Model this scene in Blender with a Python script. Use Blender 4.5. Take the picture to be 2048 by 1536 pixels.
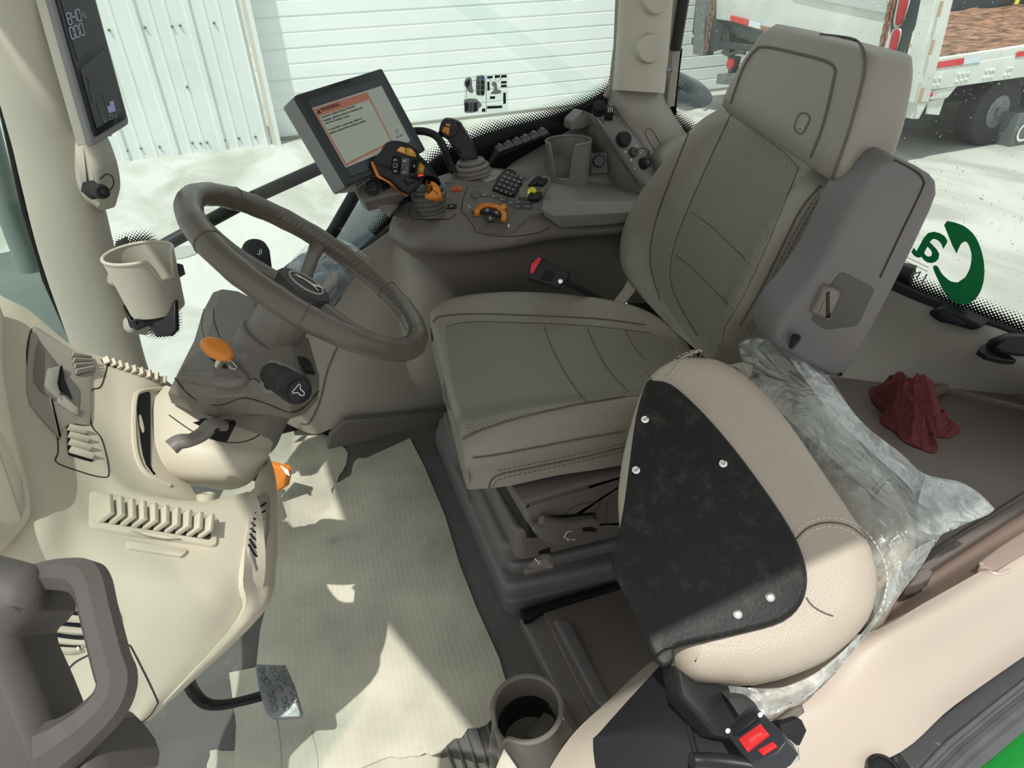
import bpy, math, random
import numpy as np
from math import sin, cos, radians, pi, tan, sqrt, atan2
from mathutils import Vector, Matrix
from mathutils.bvhtree import BVHTree
random.seed(7)
for o in list(bpy.data.objects): bpy.data.objects.remove(o)
scn = bpy.context.scene
COL = scn.collection

# ------------------------------------------------------------------ camera, sky, sun, exposure
F_PX, PITCH, ROLL, YAW, EYE = 1300.0, 32.5, 2.5, 20.4, Vector((0, 0, 1.15))
def _basis():
    p, r, y = map(radians, (PITCH, ROLL, YAW))
    f = Vector((sin(y)*cos(p), cos(y)*cos(p), -sin(p)))
    rt = Vector((cos(y), -sin(y), 0)); up = rt.cross(f)
    return rt*cos(r)-up*sin(r), rt*sin(r)+up*cos(r), f
CR, CU, CF = _basis()
cd = bpy.data.cameras.new('camera'); cam = bpy.data.objects.new('camera', cd); COL.objects.link(cam)
cd.sensor_fit = 'HORIZONTAL'; cd.sensor_width = 36; cd.lens = 36*F_PX/2048; cd.clip_start = 0.02; cd.clip_end = 300
cam.matrix_world = Matrix.Translation(EYE) @ Matrix((CR, CU, -CF)).transposed().to_4x4()
scn.camera = cam
scn.view_settings.view_transform = 'Standard'; scn.view_settings.look = 'None'
scn.view_settings.gamma = 1; scn.view_settings.use_curve_mapping = False
scn.view_settings.exposure = 0.0
world = bpy.data.worlds.new('sky'); scn.world = world; world.use_nodes = True
wn = world.node_tree; wn.nodes.clear()
wo = wn.nodes.new('ShaderNodeOutputWorld'); wb = wn.nodes.new('ShaderNodeBackground')
sk = wn.nodes.new('ShaderNodeTexSky'); sk.sky_type = 'NISHITA'; sk.sun_disc = False
sk.sun_elevation = radians(66); sk.air_density = 1.0; sk.dust_density = 2.5
wm = wn.nodes.new('ShaderNodeMix'); wm.data_type = 'RGBA'; wm.inputs[0].default_value = 0.80
wm.inputs[7].default_value = (9.4, 9.3, 9.1, 1)
wn.links.new(sk.outputs[0], wm.inputs[6]); wn.links.new(wm.outputs[2], wb.inputs[0])
wb.inputs[1].default_value = 0.110
wn.links.new(wb.outputs[0], wo.inputs[0])
SUN = Vector((0.33, 0.30, -1.0)).normalized()          # the way the sunlight travels
sk.sun_rotation = atan2(-SUN.x, -SUN.y)
sd = bpy.data.lights.new('sun', 'SUN'); sd.energy = 4.1; sd.angle = radians(0.6); sd.color = (1.0, 0.97, 0.90)
so = bpy.data.objects.new('sun', sd); COL.objects.link(so); so.location = (-2, -1, 6)
so.rotation_euler = SUN.to_track_quat('-Z', 'Y').to_euler()

# ------------------------------------------------------------------ geometry from what the eye sees
def ray(u, v): return CR*((u-1024)/F_PX) - CU*((v-768)/F_PX) + CF
def P(u, v, x=None, y=None, z=None, d=None):
    r = ray(u, v)
    if d is not None: return EYE + r*d
    if x is not None: return EYE + r*((x-EYE.x)/r.x)
    if y is not None: return EYE + r*((y-EYE.y)/r.y)
    return EYE + r*((z-EYE.z)/r.z)
def PL(u, v, p0, n):
    r = ray(u, v); return EYE + r*((p0-EYE).dot(n)/r.dot(n))
def PS(pts, **k): return [P(p[0], p[1], **k) for p in pts]
def PD(pts): return [P(p[0], p[1], d=p[2]) for p in pts]
def par(q, d):
    """four picture corners of a parallelogram -> its four corners in space, mean distance d"""
    R = [np.array(ray(*p)) for p in q]
    A = np.array([R[0], -R[1], R[2], -R[3]]).T
    t = np.linalg.svd(A)[2][-1]; t = t/t.mean()*d
    return [EYE + Vector(R[i]*t[i]) for i in range(4)]
def plane3(a, b, c):
    n = (b-a).cross(c-a).normalized()
    if n.dot(EYE-a) < 0: n = -n
    return a, n
def cr(p0, p1, p2, p3, t):
    return 0.5*((2*p1)+(p2-p0)*t+(2*p0-5*p1+4*p2-p3)*t*t+(3*p1-p0-3*p2+p3)*t*t*t)
def smooth(pts, n=6, closed=False):
    m = len(pts); out = []
    if n <= 1: return list(pts)
    for i in range(m if closed else m-1):
        if closed: q = [pts[(i+k) % m] for k in (-1, 0, 1, 2)]
        else: q = [pts[max(i-1, 0)], pts[i], pts[i+1], pts[min(i+2, m-1)]]
        for k in range(n): out.append(cr(*q, k/n))
    if not closed: out.append(pts[-1])
    return out
def rcorner(pts, r, n=5):
    """round the corners of a closed polygon"""
    out = []; m = len(pts)
    for i in range(m):
        a, b, c = pts[i-1], pts[i], pts[(i+1) % m]
        rr = r[i] if isinstance(r, (list, tuple)) else r
        l1, l2 = (a-b).length, (c-b).length
        k = min(rr, l1*.48, l2*.48)
        if k < 1e-6: out.append(b); continue
        p, q = b+(a-b).normalized()*k, b+(c-b).normalized()*k
        for j in range(n+1):
            t = j/n; out.append(p*(1-t)**2+b*2*t*(1-t)+q*t*t)
    return out

BVH = {}
def base_of(par_):
    b = Vector((0, 0, 0)); o = par_
    while o is not None: b = b+o.location; o = o.parent
    return b
def mesh(name, verts, faces, mat, parent=None, smooth_=True, uv=None, sharp=35):
    b = base_of(parent)
    me = bpy.data.meshes.new(name); me.from_pydata([tuple(v-b) for v in verts], [], faces); 
    if uv:
        l = me.uv_layers.new(name='UVMap')
        for i, lp in enumerate(me.loops): l.data[i].uv = uv[lp.vertex_index]
    me.update()
    if smooth_:
        me.polygons.foreach_set('use_smooth', [True]*len(me.polygons)); me.set_sharp_from_angle(angle=radians(sharp))
    if mat: me.materials.append(mat)
    o = bpy.data.objects.new(name, me); COL.objects.link(o)
    if parent is not None: o.parent = parent
    o['_w'] = 1
    BVH[o.name] = (verts, faces)
    return o
def bvh(o):
    v = BVH[o.name]
    if isinstance(v, tuple): v = BVH[o.name] = BVHTree.FromPolygons([tuple(a) for a in v[0]], v[1])
    return v
def on(o, u, v, off=0.0):
    """the point of o seen at picture place u, v, lifted towards its outside"""
    os_ = o if isinstance(o, (list, tuple)) else [o]
    best = None; r = ray(u, v).normalized()
    for q in os_:
        h = bvh(q).ray_cast(EYE, r)
        if h[0] is not None and (best is None or h[3] < best[3]): best = h
    if best is None:
        for q in os_:
            for k in range(1, 60):      # slide to the nearest place it is seen
                for a in range(8):
                    rr = ray(u+k*4*cos(a*pi/4), v+k*4*sin(a*pi/4)).normalized(); h = bvh(q).ray_cast(EYE, rr)
                    if h[0] is not None:
                        n = h[1] if h[1].dot(rr) < 0 else -h[1]
                        dist = (h[0]-EYE).dot(CF)
                        return EYE+ray(u, v)*dist+n*off, n
        raise RuntimeError('no surface at %s %s' % (u, v))
    n = best[1] if best[1].dot(r) < 0 else -best[1]
    return best[0]+n*off, n
def thing(name, label, cat, base, group=None):
    o = bpy.data.objects.new(name, None); COL.objects.link(o); o.location = base; o.empty_display_size = .05
    tag(o, label, cat, group); return o
def tag(o, label=None, cat=None, group=None, kind=None):
    if label: o['label'] = label
    if cat: o['category'] = cat
    if group: o['group'] = group
    if kind: o['kind'] = kind
    return o
def struct(o, label=None, cat=None):
    o['kind'] = 'structure'
    if label: o['label'] = label
    if cat: o['category'] = cat
    return o
def join(*parts):
    V = []; Fc = []
    for v, f in parts:
        k = len(V); V += list(v); Fc += [tuple(i+k for i in q) for q in f]
    return V, Fc
# ---- raw shapes: each gives (verts, faces)
def g_slab(pts, depth, r=0.004, seg=3, n=None, back_r=None):
    """solid of outline pts (front face) going back by depth, front edge rounded by r"""
    c = sum(pts, Vector())/len(pts)
    if n is None:
        n = Vector()
        for i in range(len(pts)): n += (pts[i]-c).cross(pts[(i+1) % len(pts)]-c)
        n.normalize()
        if n.dot(EYE-c) < 0: n = -n
    area = Vector()
    for i in range(len(pts)): area += (pts[i]-c).cross(pts[(i+1) % len(pts)]-c)
    if area.dot(n) < 0: pts = pts[::-1]
    m = len(pts); off = []
    for i in range(m):
        a, b, d_ = pts[i-1], pts[i], pts[(i+1) % m]
        e1 = (b-a); e2 = (d_-b)
        if e1.length < 1e-9: e1 = e2
        if e2.length < 1e-9: e2 = e1
        n1 = n.cross(e1.normalized()); n2 = n.cross(e2.normalized())
        s = (n1+n2)
        s = s.normalized() if s.length > 1e-6 else n1
        k = 1/max(s.dot(n1), .5)
        off.append(s*k)
    r = min(r, depth*.9)
    V = []; rings = 0
    for j in range(seg+1):
        a = (j/seg)*pi/2 if r > 1e-5 else pi/2
        if r <= 1e-5 and j > 0: break
        for i in range(m): V.append(pts[i]+off[i]*(r*(1-sin(a)))-n*(r*(1-cos(a)) if r > 1e-5 else 0))
        rings += 1
    br = 0 if back_r is None else back_r
    if br > 0:
        for j in range(seg+1):
            a = (j/seg)*pi/2
            for i in range(m): V.append(pts[i]+off[i]*(br*(1-cos(a)))-n*(depth-br*(1-sin(a))))
            rings += 1
    else:
        for i in range(m): V.append(pts[i]-n*depth)
        rings += 1
    Fc = [tuple(range(m))]
    for j in range(rings-1):
        for i in range(m):
            k = (i+1) % m
            Fc.append((j*m+i, (j+1)*m+i, (j+1)*m+k, j*m+k))
    Fc.append(tuple((rings-1)*m+i for i in range(m-1, -1, -1)))
    return V, Fc
def g_tube(path, r, seg=10, closed=False, flat=1.0, upv=None, caps=True):
    m = len(path); V = []; Fc = []
    rr = r if isinstance(r, (list, tuple)) else [r]*m
    if len(rr) != m: rr = list(np.interp(np.linspace(0, 1, m), np.linspace(0, 1, len(rr)), rr))
    prev = None
    for i in range(m):
        if closed: t = path[(i+1) % m]-path[i-1]
        else: t = path[min(i+1, m-1)]-path[max(i-1, 0)]
        t = t.normalized() if t.length > 1e-9 else Vector((0, 0, 1))
        if prev is None:
            u = upv or (Vector((0, 0, 1)) if abs(t.z) < .9 else Vector((1, 0, 0)))
        else: u = prev
        u = (u-t*u.dot(t)).normalized(); prev = u; w = t.cross(u)
        for j in range(seg):
            a = 2*pi*j/seg; V.append(path[i]+u*cos(a)*rr[i]*flat+w*sin(a)*rr[i])
    for i in range(m if closed else m-1):
        for j in range(seg):
            a, b = i*seg+j, i*seg+(j+1) % seg; k = ((i+1) % m)
            Fc.append((a, b, k*seg+(j+1) % seg, k*seg+j))
    if not closed and caps:
        Fc.append(tuple(range(seg-1, -1, -1))); Fc.append(tuple((m-1)*seg+j for j in range(seg)))
    return V, Fc
def g_loft(rings, caps=True):
    m = len(rings[0]); V = [p for r in rings for p in r]; Fc = []
    for i in range(len(rings)-1):
        for j in range(m):
            k = (j+1) % m; Fc.append((i*m+j, i*m+k, (i+1)*m+k, (i+1)*m+j))
    if caps:
        Fc.append(tuple(range(m-1, -1, -1))); Fc.append(tuple((len(rings)-1)*m+j for j in range(m)))
    return V, Fc
def rings_smooth(rings, n, m):
    R = [smooth(r, n, True) for r in rings]
    cols = [smooth([R[i][j] for i in range(len(R))], m) for j in range(len(R[0]))]
    return [[cols[j][i] for j in range(len(cols))] for i in range(len(cols[0]))]
def g_patch(grid, s=6, thick=0.01, away=True):
    rows = [smooth(r, s) for r in grid]
    cols = [smooth([rows[i][j] for i in range(len(rows))], s) for j in range(len(rows[0]))]
    h, w = len(cols[0]), len(cols)
    G = [[cols[j][i] for j in range(w)] for i in range(h)]
    return g_sheet(G, thick)
def g_sheet(G, thick):
    h, w = len(G), len(G[0]); N = [[None]*w for _ in range(h)]
    s = 0
    for i in range(h):
        for j in range(w):
            a = G[min(i+1, h-1)][j]-G[max(i-1, 0)][j]; b = G[i][min(j+1, w-1)]-G[i][max(j-1, 0)]
            n = a.cross(b); n = n.normalized() if n.length > 1e-12 else Vector((0, 0, 1)); N[i][j] = n; s += n.dot(EYE-G[i][j])
    sg = 1 if s > 0 else -1
    V = [G[i][j] for i in range(h) for j in range(w)]; Fc = []
    def q(a, b, c, d_): Fc.append((a, b, c, d_) if sg > 0 else (d_, c, b, a))
    for i in range(h-1):
        for j in range(w-1): q(i*w+j, (i+1)*w+j, (i+1)*w+j+1, i*w+j+1)
    if thick > 0:
        k = len(V); V += [G[i][j]-N[i][j]*sg*thick for i in range(h) for j in range(w)]
        for i in range(h-1):
            for j in range(w-1): q(k+i*w+j, k+i*w+j+1, k+(i+1)*w+j+1, k+(i+1)*w+j)
        for i in range(h-1):
            a, b = i*w, (i+1)*w; q(a, k+a, k+b, b)
            a, b = i*w+w-1, (i+1)*w+w-1; q(a, b, k+b, k+a)
        for j in range(w-1):
            q(j, j+1, k+j+1, k+j); a, b = (h-1)*w+j, (h-1)*w+j+1; q(a, k+a, k+b, b)
    return V, Fc
def g_lathe(prof, c, axis, seg=24, ref=None):
    """prof: list of (radius, height along axis)"""
    ax = axis.normalized(); u = ref or (Vector((1, 0, 0)) if abs(ax.x) < .8 else Vector((0, 1, 0)))
    u = (u-ax*u.dot(ax)).normalized(); w = ax.cross(u)
    R = [[c+ax*h+(u*cos(2*pi*j/seg)+w*sin(2*pi*j/seg))*max(r, 1e-5) for j in range(seg)] for r, h in prof]
    return g_loft(R, True)
def g_box(c, ax, ay, az, r=0.0):
    """box centred c with half axis vectors"""
    pts = [c-ax-ay+az, c+ax-ay+az, c+ax+ay+az, c-ax+ay+az]
    return g_slab(pts, (az*2).length, r, 2 if r > 0 else 1, n=az.normalized(), back_r=r if r > 0 else None)
def slab(name, pts, depth, mat, parent=None, r=0.004, seg=3, n=None, back_r=None, rc=None, sm=0):
    if sm: pts = smooth(pts, sm, True)
    if rc is not None: pts = rcorner(pts, rc)
    v, f = g_slab(pts, depth, r, seg, n, back_r); return mesh(name, v, f, mat, parent)
def tube(name, path, r, mat, parent=None, seg=10, sm=1, closed=False, flat=1.0, upv=None):
    if sm > 1: path = smooth(path, sm, closed)
    v, f = g_tube(path, r, seg, closed, flat, upv); return mesh(name, v, f, mat, parent)
def lathe(name, prof, c, axis, mat, parent=None, seg=24, ref=None):
    v, f = g_lathe(prof, c, axis, seg, ref); return mesh(name, v, f, mat, parent)
def patch(name, grid, mat, parent=None, s=6, thick=0.01):
    v, f = g_patch(grid, s, thick); return mesh(name, v, f, mat, parent)
def box(name, c, ax, ay, az, mat, parent=None, r=0.0):
    v, f = g_box(c, ax, ay, az, r); return mesh(name, v, f, mat, parent)
def multi(name, gs, mat, parent=None, sharp=35):
    v, f = join(*gs); return mesh(name, v, f, mat, parent, sharp=sharp)
# ---- things laid on a built surface
def onpts(o, pts, off=0.0): return [on(o, p[0], p[1], off)[0] for p in pts]
def seam(name, o, pts, r, mat, parent, sm=5, off=0.0, closed=False, seg=6):
    pp = smooth([Vector((p[0], p[1], 0)) for p in pts], sm, closed)
    return tube(name, [on(o, p.x, p.y, off)[0] for p in pp], r, mat, parent, seg=seg, closed=closed)
def plate_on(name, o, pts, depth, mat, parent, off=0.003, r=0.002, rc=None, sm=0, sink=True):
    q = onpts(o, pts)
    if sm: q = smooth(q, sm, True)
    if rc is not None: q = rcorner(q, rc)
    c = sum(q, Vector())/len(q); n = Vector()
    for i in range(len(q)): n += (q[i]-c).cross(q[(i+1) % len(q)]-c)
    n.normalize()
    if n.dot(EYE-c) < 0: n = -n
    q = [p+n*off for p in q]
    v, f = g_slab(q, depth+off, r, 2, n); return mesh(name, v, f, mat, parent)
def stitch(name, o, pts, mat, parent, step=.009, ln=.0055, r=.0008, off=.0006, sm=5):
    pp = [on(o, p.x, p.y, off)[0] for p in smooth([Vector((p[0], p[1], 0)) for p in pts], sm)]
    gs = []; acc = 0; L = [0]
    for i in range(1, len(pp)): L.append(L[-1]+(pp[i]-pp[i-1]).length)
    def at(s):
        for i in range(1, len(pp)):
            if L[i] >= s:
                t = (s-L[i-1])/max(L[i]-L[i-1], 1e-9); return pp[i-1].lerp(pp[i], t)
        return pp[-1]
    s = 0
    while s < L[-1]-ln:
        gs.append(g_tube([at(s), at(s+ln)], r, 5)); s += step
    return multi(name, gs, mat, parent) if gs else None
FONT = None
def text(name, s, o3, ux, uy, size, mat, parent, thick=0.0004, align='LEFT', bold=0):
    """flat lettering; o3 = start of the base line, ux = reading direction, uy = up"""
    cu = bpy.data.curves.new('t', 'FONT'); cu.body = s; cu.size = size; cu.extrude = thick; cu.align_x = align
    cu.resolution_u = 3; cu.offset = bold
    t = bpy.data.objects.new('t', cu); COL.objects.link(t)
    dg = bpy.context.evaluated_depsgraph_get(); dg.update()
    me = bpy.data.meshes.new_from_object(t.evaluated_get(dg)); bpy.data.objects.remove(t)
    ux = ux.normalized(); uy = (uy-ux*uy.dot(ux)).normalized(); n = ux.cross(uy)
    V = [o3+ux*v.co.x+uy*v.co.y+n*v.co.z for v in me.vertices]; Fc = [tuple(p.vertices) for p in me.polygons]
    bpy.data.meshes.remove(me)
    return mesh(name, V, Fc, mat, parent, smooth_=False)
# ------------------------------------------------------------------ materials (procedural)
def nt_new(name):
    m = bpy.data.materials.new(name); m.use_nodes = True; t = m.node_tree
    return m, t, t.nodes['Principled BSDF'], t.nodes['Material Output']
def N(t, kind, **k):
    n = t.nodes.new(kind)
    for a, b in k.items():
        if a.startswith('i_'): n.inputs[int(a[2:])].default_value = b
        else: setattr(n, a, b)
    return n
def mat(name, col, rough=.5, bump=None, mott=None, metal=0, spec=.5, dust=None, coat=0, wear=None):
    m, t, b, o = nt_new(name); L = t.links.new
    b.inputs['Base Color'].default_value = (*col, 1); b.inputs['Roughness'].default_value = rough
    b.inputs['Metallic'].default_value = metal; b.inputs['Specular IOR Level'].default_value = spec
    if coat: b.inputs['Coat Weight'].default_value = coat; b.inputs['Coat Roughness'].default_value = .15
    tc = N(t, 'ShaderNodeTexCoord'); csock = None
    if mott:
        sc, amt = mott
        n = N(t, 'ShaderNodeTexNoise'); n.inputs['Scale'].default_value = sc; n.inputs['Detail'].default_value = 5
        L(tc.outputs['Object'], n.inputs['Vector'])
        r = N(t, 'ShaderNodeMapRange'); r.inputs[1].default_value = .3; r.inputs[2].default_value = .7
        r.inputs[3].default_value = 1-amt; r.inputs[4].default_value = 1+amt; L(n.outputs['Fac'], r.inputs[0])
        x = N(t, 'ShaderNodeMix', data_type='RGBA', blend_type='MULTIPLY'); x.inputs[0].default_value = 1
        x.inputs[6].default_value = (*col, 1); L(r.outputs[0], x.inputs[7]); csock = x.outputs[2]
    if dust:    # light specks and smears of dust
        dc, sc, lo, amt = dust
        n = N(t, 'ShaderNodeTexNoise'); n.inputs['Scale'].default_value = sc; n.inputs['Detail'].default_value = 8
        n.inputs['Roughness'].default_value = .75; L(tc.outputs['Object'], n.inputs['Vector'])
        r = N(t, 'ShaderNodeMapRange'); r.inputs[1].default_value = lo; r.inputs[2].default_value = lo+.15
        r.inputs[3].default_value = 0; r.inputs[4].default_value = amt; L(n.outputs['Fac'], r.inputs[0])
        x = N(t, 'ShaderNodeMix', data_type='RGBA'); L(r.outputs[0], x.inputs[0])
        if csock: L(csock, x.inputs[6])
        else: x.inputs[6].default_value = (*col, 1)
        x.inputs[7].default_value = (*dc, 1); csock = x.outputs[2]
    if csock: L(csock, b.inputs['Base Color'])
    if bump:
        kind, sc, st, dist = bump
        if kind == 'noise':
            n = N(t, 'ShaderNodeTexNoise'); n.inputs['Scale'].default_value = sc; n.inputs['Detail'].default_value = 3; out = n.outputs['Fac']
        elif kind == 'leather':
            n = N(t, 'ShaderNodeTexVoronoi'); n.feature = 'F1'; n.inputs['Scale'].default_value = sc; out = n.outputs['Distance']
        elif kind == 'wave':
            n = N(t, 'ShaderNodeTexWave'); n.inputs['Scale'].default_value = sc; n.inputs['Distortion'].default_value = 6; n.inputs['Detail'].default_value = 3; out = n.outputs['Fac']
        L(tc.outputs['Object'], n.inputs['Vector'])
        u = N(t, 'ShaderNodeBump'); u.inputs['Strength'].default_value = st; u.inputs['Distance'].default_value = dist
        L(out, u.inputs['Height']); L(u.outputs[0], b.inputs['Normal'])
    return m
def mat_perf(name, col, rough, ax, ay, pitch):
    """leather with small holes on a grid along the two directions ax, ay"""
    m, t, b, o = nt_new(name); L = t.links.new
    tc = N(t, 'ShaderNodeTexCoord'); w = []
    for a in (ax, ay):
        d = N(t, 'ShaderNodeVectorMath', operation='DOT_PRODUCT'); L(tc.outputs['Object'], d.inputs[0]); d.inputs[1].default_value = a*(2*pi/pitch)
        s = N(t, 'ShaderNodeMath', operation='SINE'); L(d.outputs['Value'], s.inputs[0]); w.append(s)
    p = N(t, 'ShaderNodeMath', operation='MULTIPLY'); L(w[0].outputs[0], p.inputs[0]); L(w[1].outputs[0], p.inputs[1])
    r = N(t, 'ShaderNodeMapRange'); r.inputs[1].default_value = .35; r.inputs[2].default_value = .75; L(p.outputs[0], r.inputs[0])
    x = N(t, 'ShaderNodeMix', data_type='RGBA'); L(r.outputs[0], x.inputs[0]); x.inputs[6].default_value = (*col, 1)
    x.inputs[7].default_value = (*[c*.35 for c in col], 1); L(x.outputs[2], b.inputs['Base Color'])
    iv = N(t, 'ShaderNodeMath', operation='SUBTRACT'); iv.inputs[0].default_value = 1; L(r.outputs[0], iv.inputs[1])
    u = N(t, 'ShaderNodeBump'); u.inputs['Strength'].default_value = .5; u.inputs['Distance'].default_value = .0015
    L(iv.outputs[0], u.inputs['Height']); L(u.outputs[0], b.inputs['Normal']); b.inputs['Roughness'].default_value = rough
    return m
def mat_glass(name, tint, fac=.06, rough=.02, dirt=0):
    m, t, b, o = nt_new(name); L = t.links.new; t.nodes.remove(b)
    tr = N(t, 'ShaderNodeBsdfTransparent'); tr.inputs[0].default_value = (*tint, 1)
    gl = N(t, 'ShaderNodeBsdfGlossy'); gl.inputs['Roughness'].default_value = rough
    lw0 = N(t, 'ShaderNodeLayerWeight'); lw0.inputs[0].default_value = .5
    lp = N(t, 'ShaderNodeMath', operation='POWER'); L(lw0.outputs['Facing'], lp.inputs[0]); lp.inputs[1].default_value = 5
    lw = N(t, 'ShaderNodeMapRange'); lw.inputs[3].default_value = .02; lw.inputs[4].default_value = .6; L(lp.outputs[0], lw.inputs[0])
    mx = N(t, 'ShaderNodeMixShader'); L(lw.outputs[0], mx.inputs[0]); L(tr.outputs[0], mx.inputs[1]); L(gl.outputs[0], mx.inputs[2])
    last = mx
    if dirt:
        df = N(t, 'ShaderNodeBsdfDiffuse'); df.inputs[0].default_value = (.8, .82, .8, 1)
        tc = N(t, 'ShaderNodeTexCoord')
        n = N(t, 'ShaderNodeTexNoise'); n.inputs['Scale'].default_value = 3; n.inputs['Detail'].default_value = 6
        n2 = N(t, 'ShaderNodeTexNoise'); n2.inputs['Scale'].default_value = 130; n2.inputs['Detail'].default_value = 2
        L(tc.outputs['Object'], n.inputs['Vector']); L(tc.outputs['Object'], n2.inputs['Vector'])
        r = N(t, 'ShaderNodeMapRange'); r.inputs[1].default_value = .4; r.inputs[2].default_value = .75; r.inputs[3].default_value = .01; r.inputs[4].default_value = dirt
        r2 = N(t, 'ShaderNodeMapRange'); r2.inputs[1].default_value = .70; r2.inputs[2].default_value = .74; r2.inputs[4].default_value = .7
        L(n.outputs['Fac'], r.inputs[0]); L(n2.outputs['Fac'], r2.inputs[0])
        a = N(t, 'ShaderNodeMath', operation='ADD', use_clamp=True); L(r.outputs[0], a.inputs[0]); L(r2.outputs[0], a.inputs[1])
        m2 = N(t, 'ShaderNodeMixShader'); L(a.outputs[0], m2.inputs[0]); L(mx.outputs[0], m2.inputs[1]); L(df.outputs[0], m2.inputs[2]); last = m2
    L(last.outputs[0], o.inputs[0]); return m
def mat_frit(name, period=.0085):
    """black ceramic dots printed on glass: uv.x along the edge in metres, uv.y 0 solid .. 1 clear"""
    m, t, b, o = nt_new(name); L = t.links.new
    b.inputs['Base Color'].default_value = (.006, .007, .008, 1); b.inputs['Roughness'].default_value = .35
    uv = N(t, 'ShaderNodeUVMap'); sp = N(t, 'ShaderNodeSeparateXYZ'); L(uv.outputs[0], sp.inputs[0])
    def M(op, a, b_=None, clamp=False):
        n = N(t, 'ShaderNodeMath', operation=op, use_clamp=clamp)
        for i, q in enumerate((a, b_)):
            if q is None: continue
            if isinstance(q, (int, float)): n.inputs[i].default_value = q
            else: L(q, n.inputs[i])
        return n.outputs[0]
    k = 2*pi/period
    sx = M('SINE', M('MULTIPLY', sp.outputs[0], k))
    # first map: metres along the edge, fraction across; second map: metres across
    uv2 = N(t, 'ShaderNodeUVMap', uv_map='dist'); s2 = N(t, 'ShaderNodeSeparateXYZ'); L(uv2.outputs[0], s2.inputs[0])
    sy = M('SINE', M('MULTIPLY', s2.outputs[1], k))
    pr = M('MULTIPLY', sx, sy)                      # checker of round-ish dots, -1..1
    thr = M('SUBTRACT', M('MULTIPLY', sp.outputs[1], 2.0), 1.0)
    fac = M('GREATER_THAN', pr, thr)
    tr = N(t, 'ShaderNodeBsdfTransparent'); mx = N(t, 'ShaderNodeMixShader')
    L(fac, mx.inputs[0]); L(tr.outputs[0], mx.inputs[1]); L(b.outputs[0], mx.inputs[2]); L(mx.outputs[0], o.inputs[0])
    return m
def mat_film(name, tint=(.93, .96, .95), milk=.22, gl=.35):
    """thin creased polythene film"""
    m, t, b, o = nt_new(name); L = t.links.new; t.nodes.remove(b)
    tc = N(t, 'ShaderNodeTexCoord')
    n = N(t, 'ShaderNodeTexNoise'); n.inputs['Scale'].default_value = 22; n.inputs['Detail'].default_value = 6; n.inputs['Distortion'].default_value = 2.2
    L(tc.outputs['Object'], n.inputs['Vector'])
    u = N(t, 'ShaderNodeBump'); u.inputs['Strength'].default_value = .9; u.inputs['Distance'].default_value = .012; L(n.outputs['Fac'], u.inputs['Height'])
    tr = N(t, 'ShaderNodeBsdfTransparent'); tr.inputs[0].default_value = (*tint, 1)
    df = N(t, 'ShaderNodeBsdfTranslucent'); df.inputs[0].default_value = (.75, .80, .79, 1)
    dd = N(t, 'ShaderNodeBsdfDiffuse'); dd.inputs[0].default_value = (.75, .80, .79, 1)
    a = N(t, 'ShaderNodeMixShader'); a.inputs[0].default_value = .55; L(df.outputs[0], a.inputs[1]); L(dd.outputs[0], a.inputs[2])
    g = N(t, 'ShaderNodeBsdfGlossy'); g.inputs['Roughness'].default_value = .12; L(u.outputs[0], g.inputs['Normal'])
    g.inputs[0].default_value = (.9, .95, .95, 1)
    m1 = N(t, 'ShaderNodeMixShader')
    r = N(t, 'ShaderNodeMapRange'); r.inputs[1].default_value = .42; r.inputs[2].default_value = .68; r.inputs[3].default_value = milk*.5; r.inputs[4].default_value = milk*1.7
    L(n.outputs['Fac'], r.inputs[0]); L(r.outputs[0], m1.inputs[0]); L(tr.outputs[0], m1.inputs[1]); L(a.outputs[0], m1.inputs[2])
    fr = N(t, 'ShaderNodeFresnel'); fr.inputs[0].default_value = 1.45; L(u.outputs[0], fr.inputs[1])
    ml = N(t, 'ShaderNodeMath', operation='MULTIPLY', use_clamp=True); L(fr.outputs[0], ml.inputs[0]); ml.inputs[1].default_value = gl*6
    m2 = N(t, 'ShaderNodeMixShader'); L(ml.outputs[0], m2.inputs[0]); L(m1.outputs[0], m2.inputs[1]); L(g.outputs[0], m2.inputs[2])
    L(m2.outputs[0], o.inputs[0]); return m
def mat_emit(name, col, s):
    m, t, b, o = nt_new(name)
    b.inputs['Base Color'].default_value = (.01, .01, .01, 1); b.inputs['Emission Color'].default_value = (*col, 1); b.inputs['Emission Strength'].default_value = s
    b.inputs['Roughness'].default_value = .25; return m
def mat_card(name, col):
    m = mat(name, col, .85, None, (6, .20), dust=((.17, .155, .125), 13, .58, .55)); t = m.node_tree; L = t.links.new; b = t.nodes['Principled BSDF']
    tc = N(t, 'ShaderNodeTexCoord'); mp = N(t, 'ShaderNodeMapping'); mp.inputs['Rotation'].default_value = (0, 0, radians(4))
    L(tc.outputs['Object'], mp.inputs['Vector'])
    w = N(t, 'ShaderNodeTexWave'); w.inputs['Scale'].default_value = 26; w.inputs['Distortion'].default_value = 2.5; w.inputs['Detail Scale'].default_value = .4
    L(mp.outputs[0], w.inputs['Vector'])
    n = N(t, 'ShaderNodeTexNoise'); n.inputs['Scale'].default_value = 7; L(tc.outputs['Object'], n.inputs['Vector'])
    ml = N(t, 'ShaderNodeMath', operation='MULTIPLY'); L(w.outputs['Fac'], ml.inputs[0]); L(n.outputs['Fac'], ml.inputs[1])
    u = N(t, 'ShaderNodeBump'); u.inputs['Strength'].default_value = .35; u.inputs['Distance'].default_value = .001; L(ml.outputs[0], u.inputs['Height']); L(u.outputs[0], b.inputs['Normal'])
    return m
M_ = {}
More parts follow.
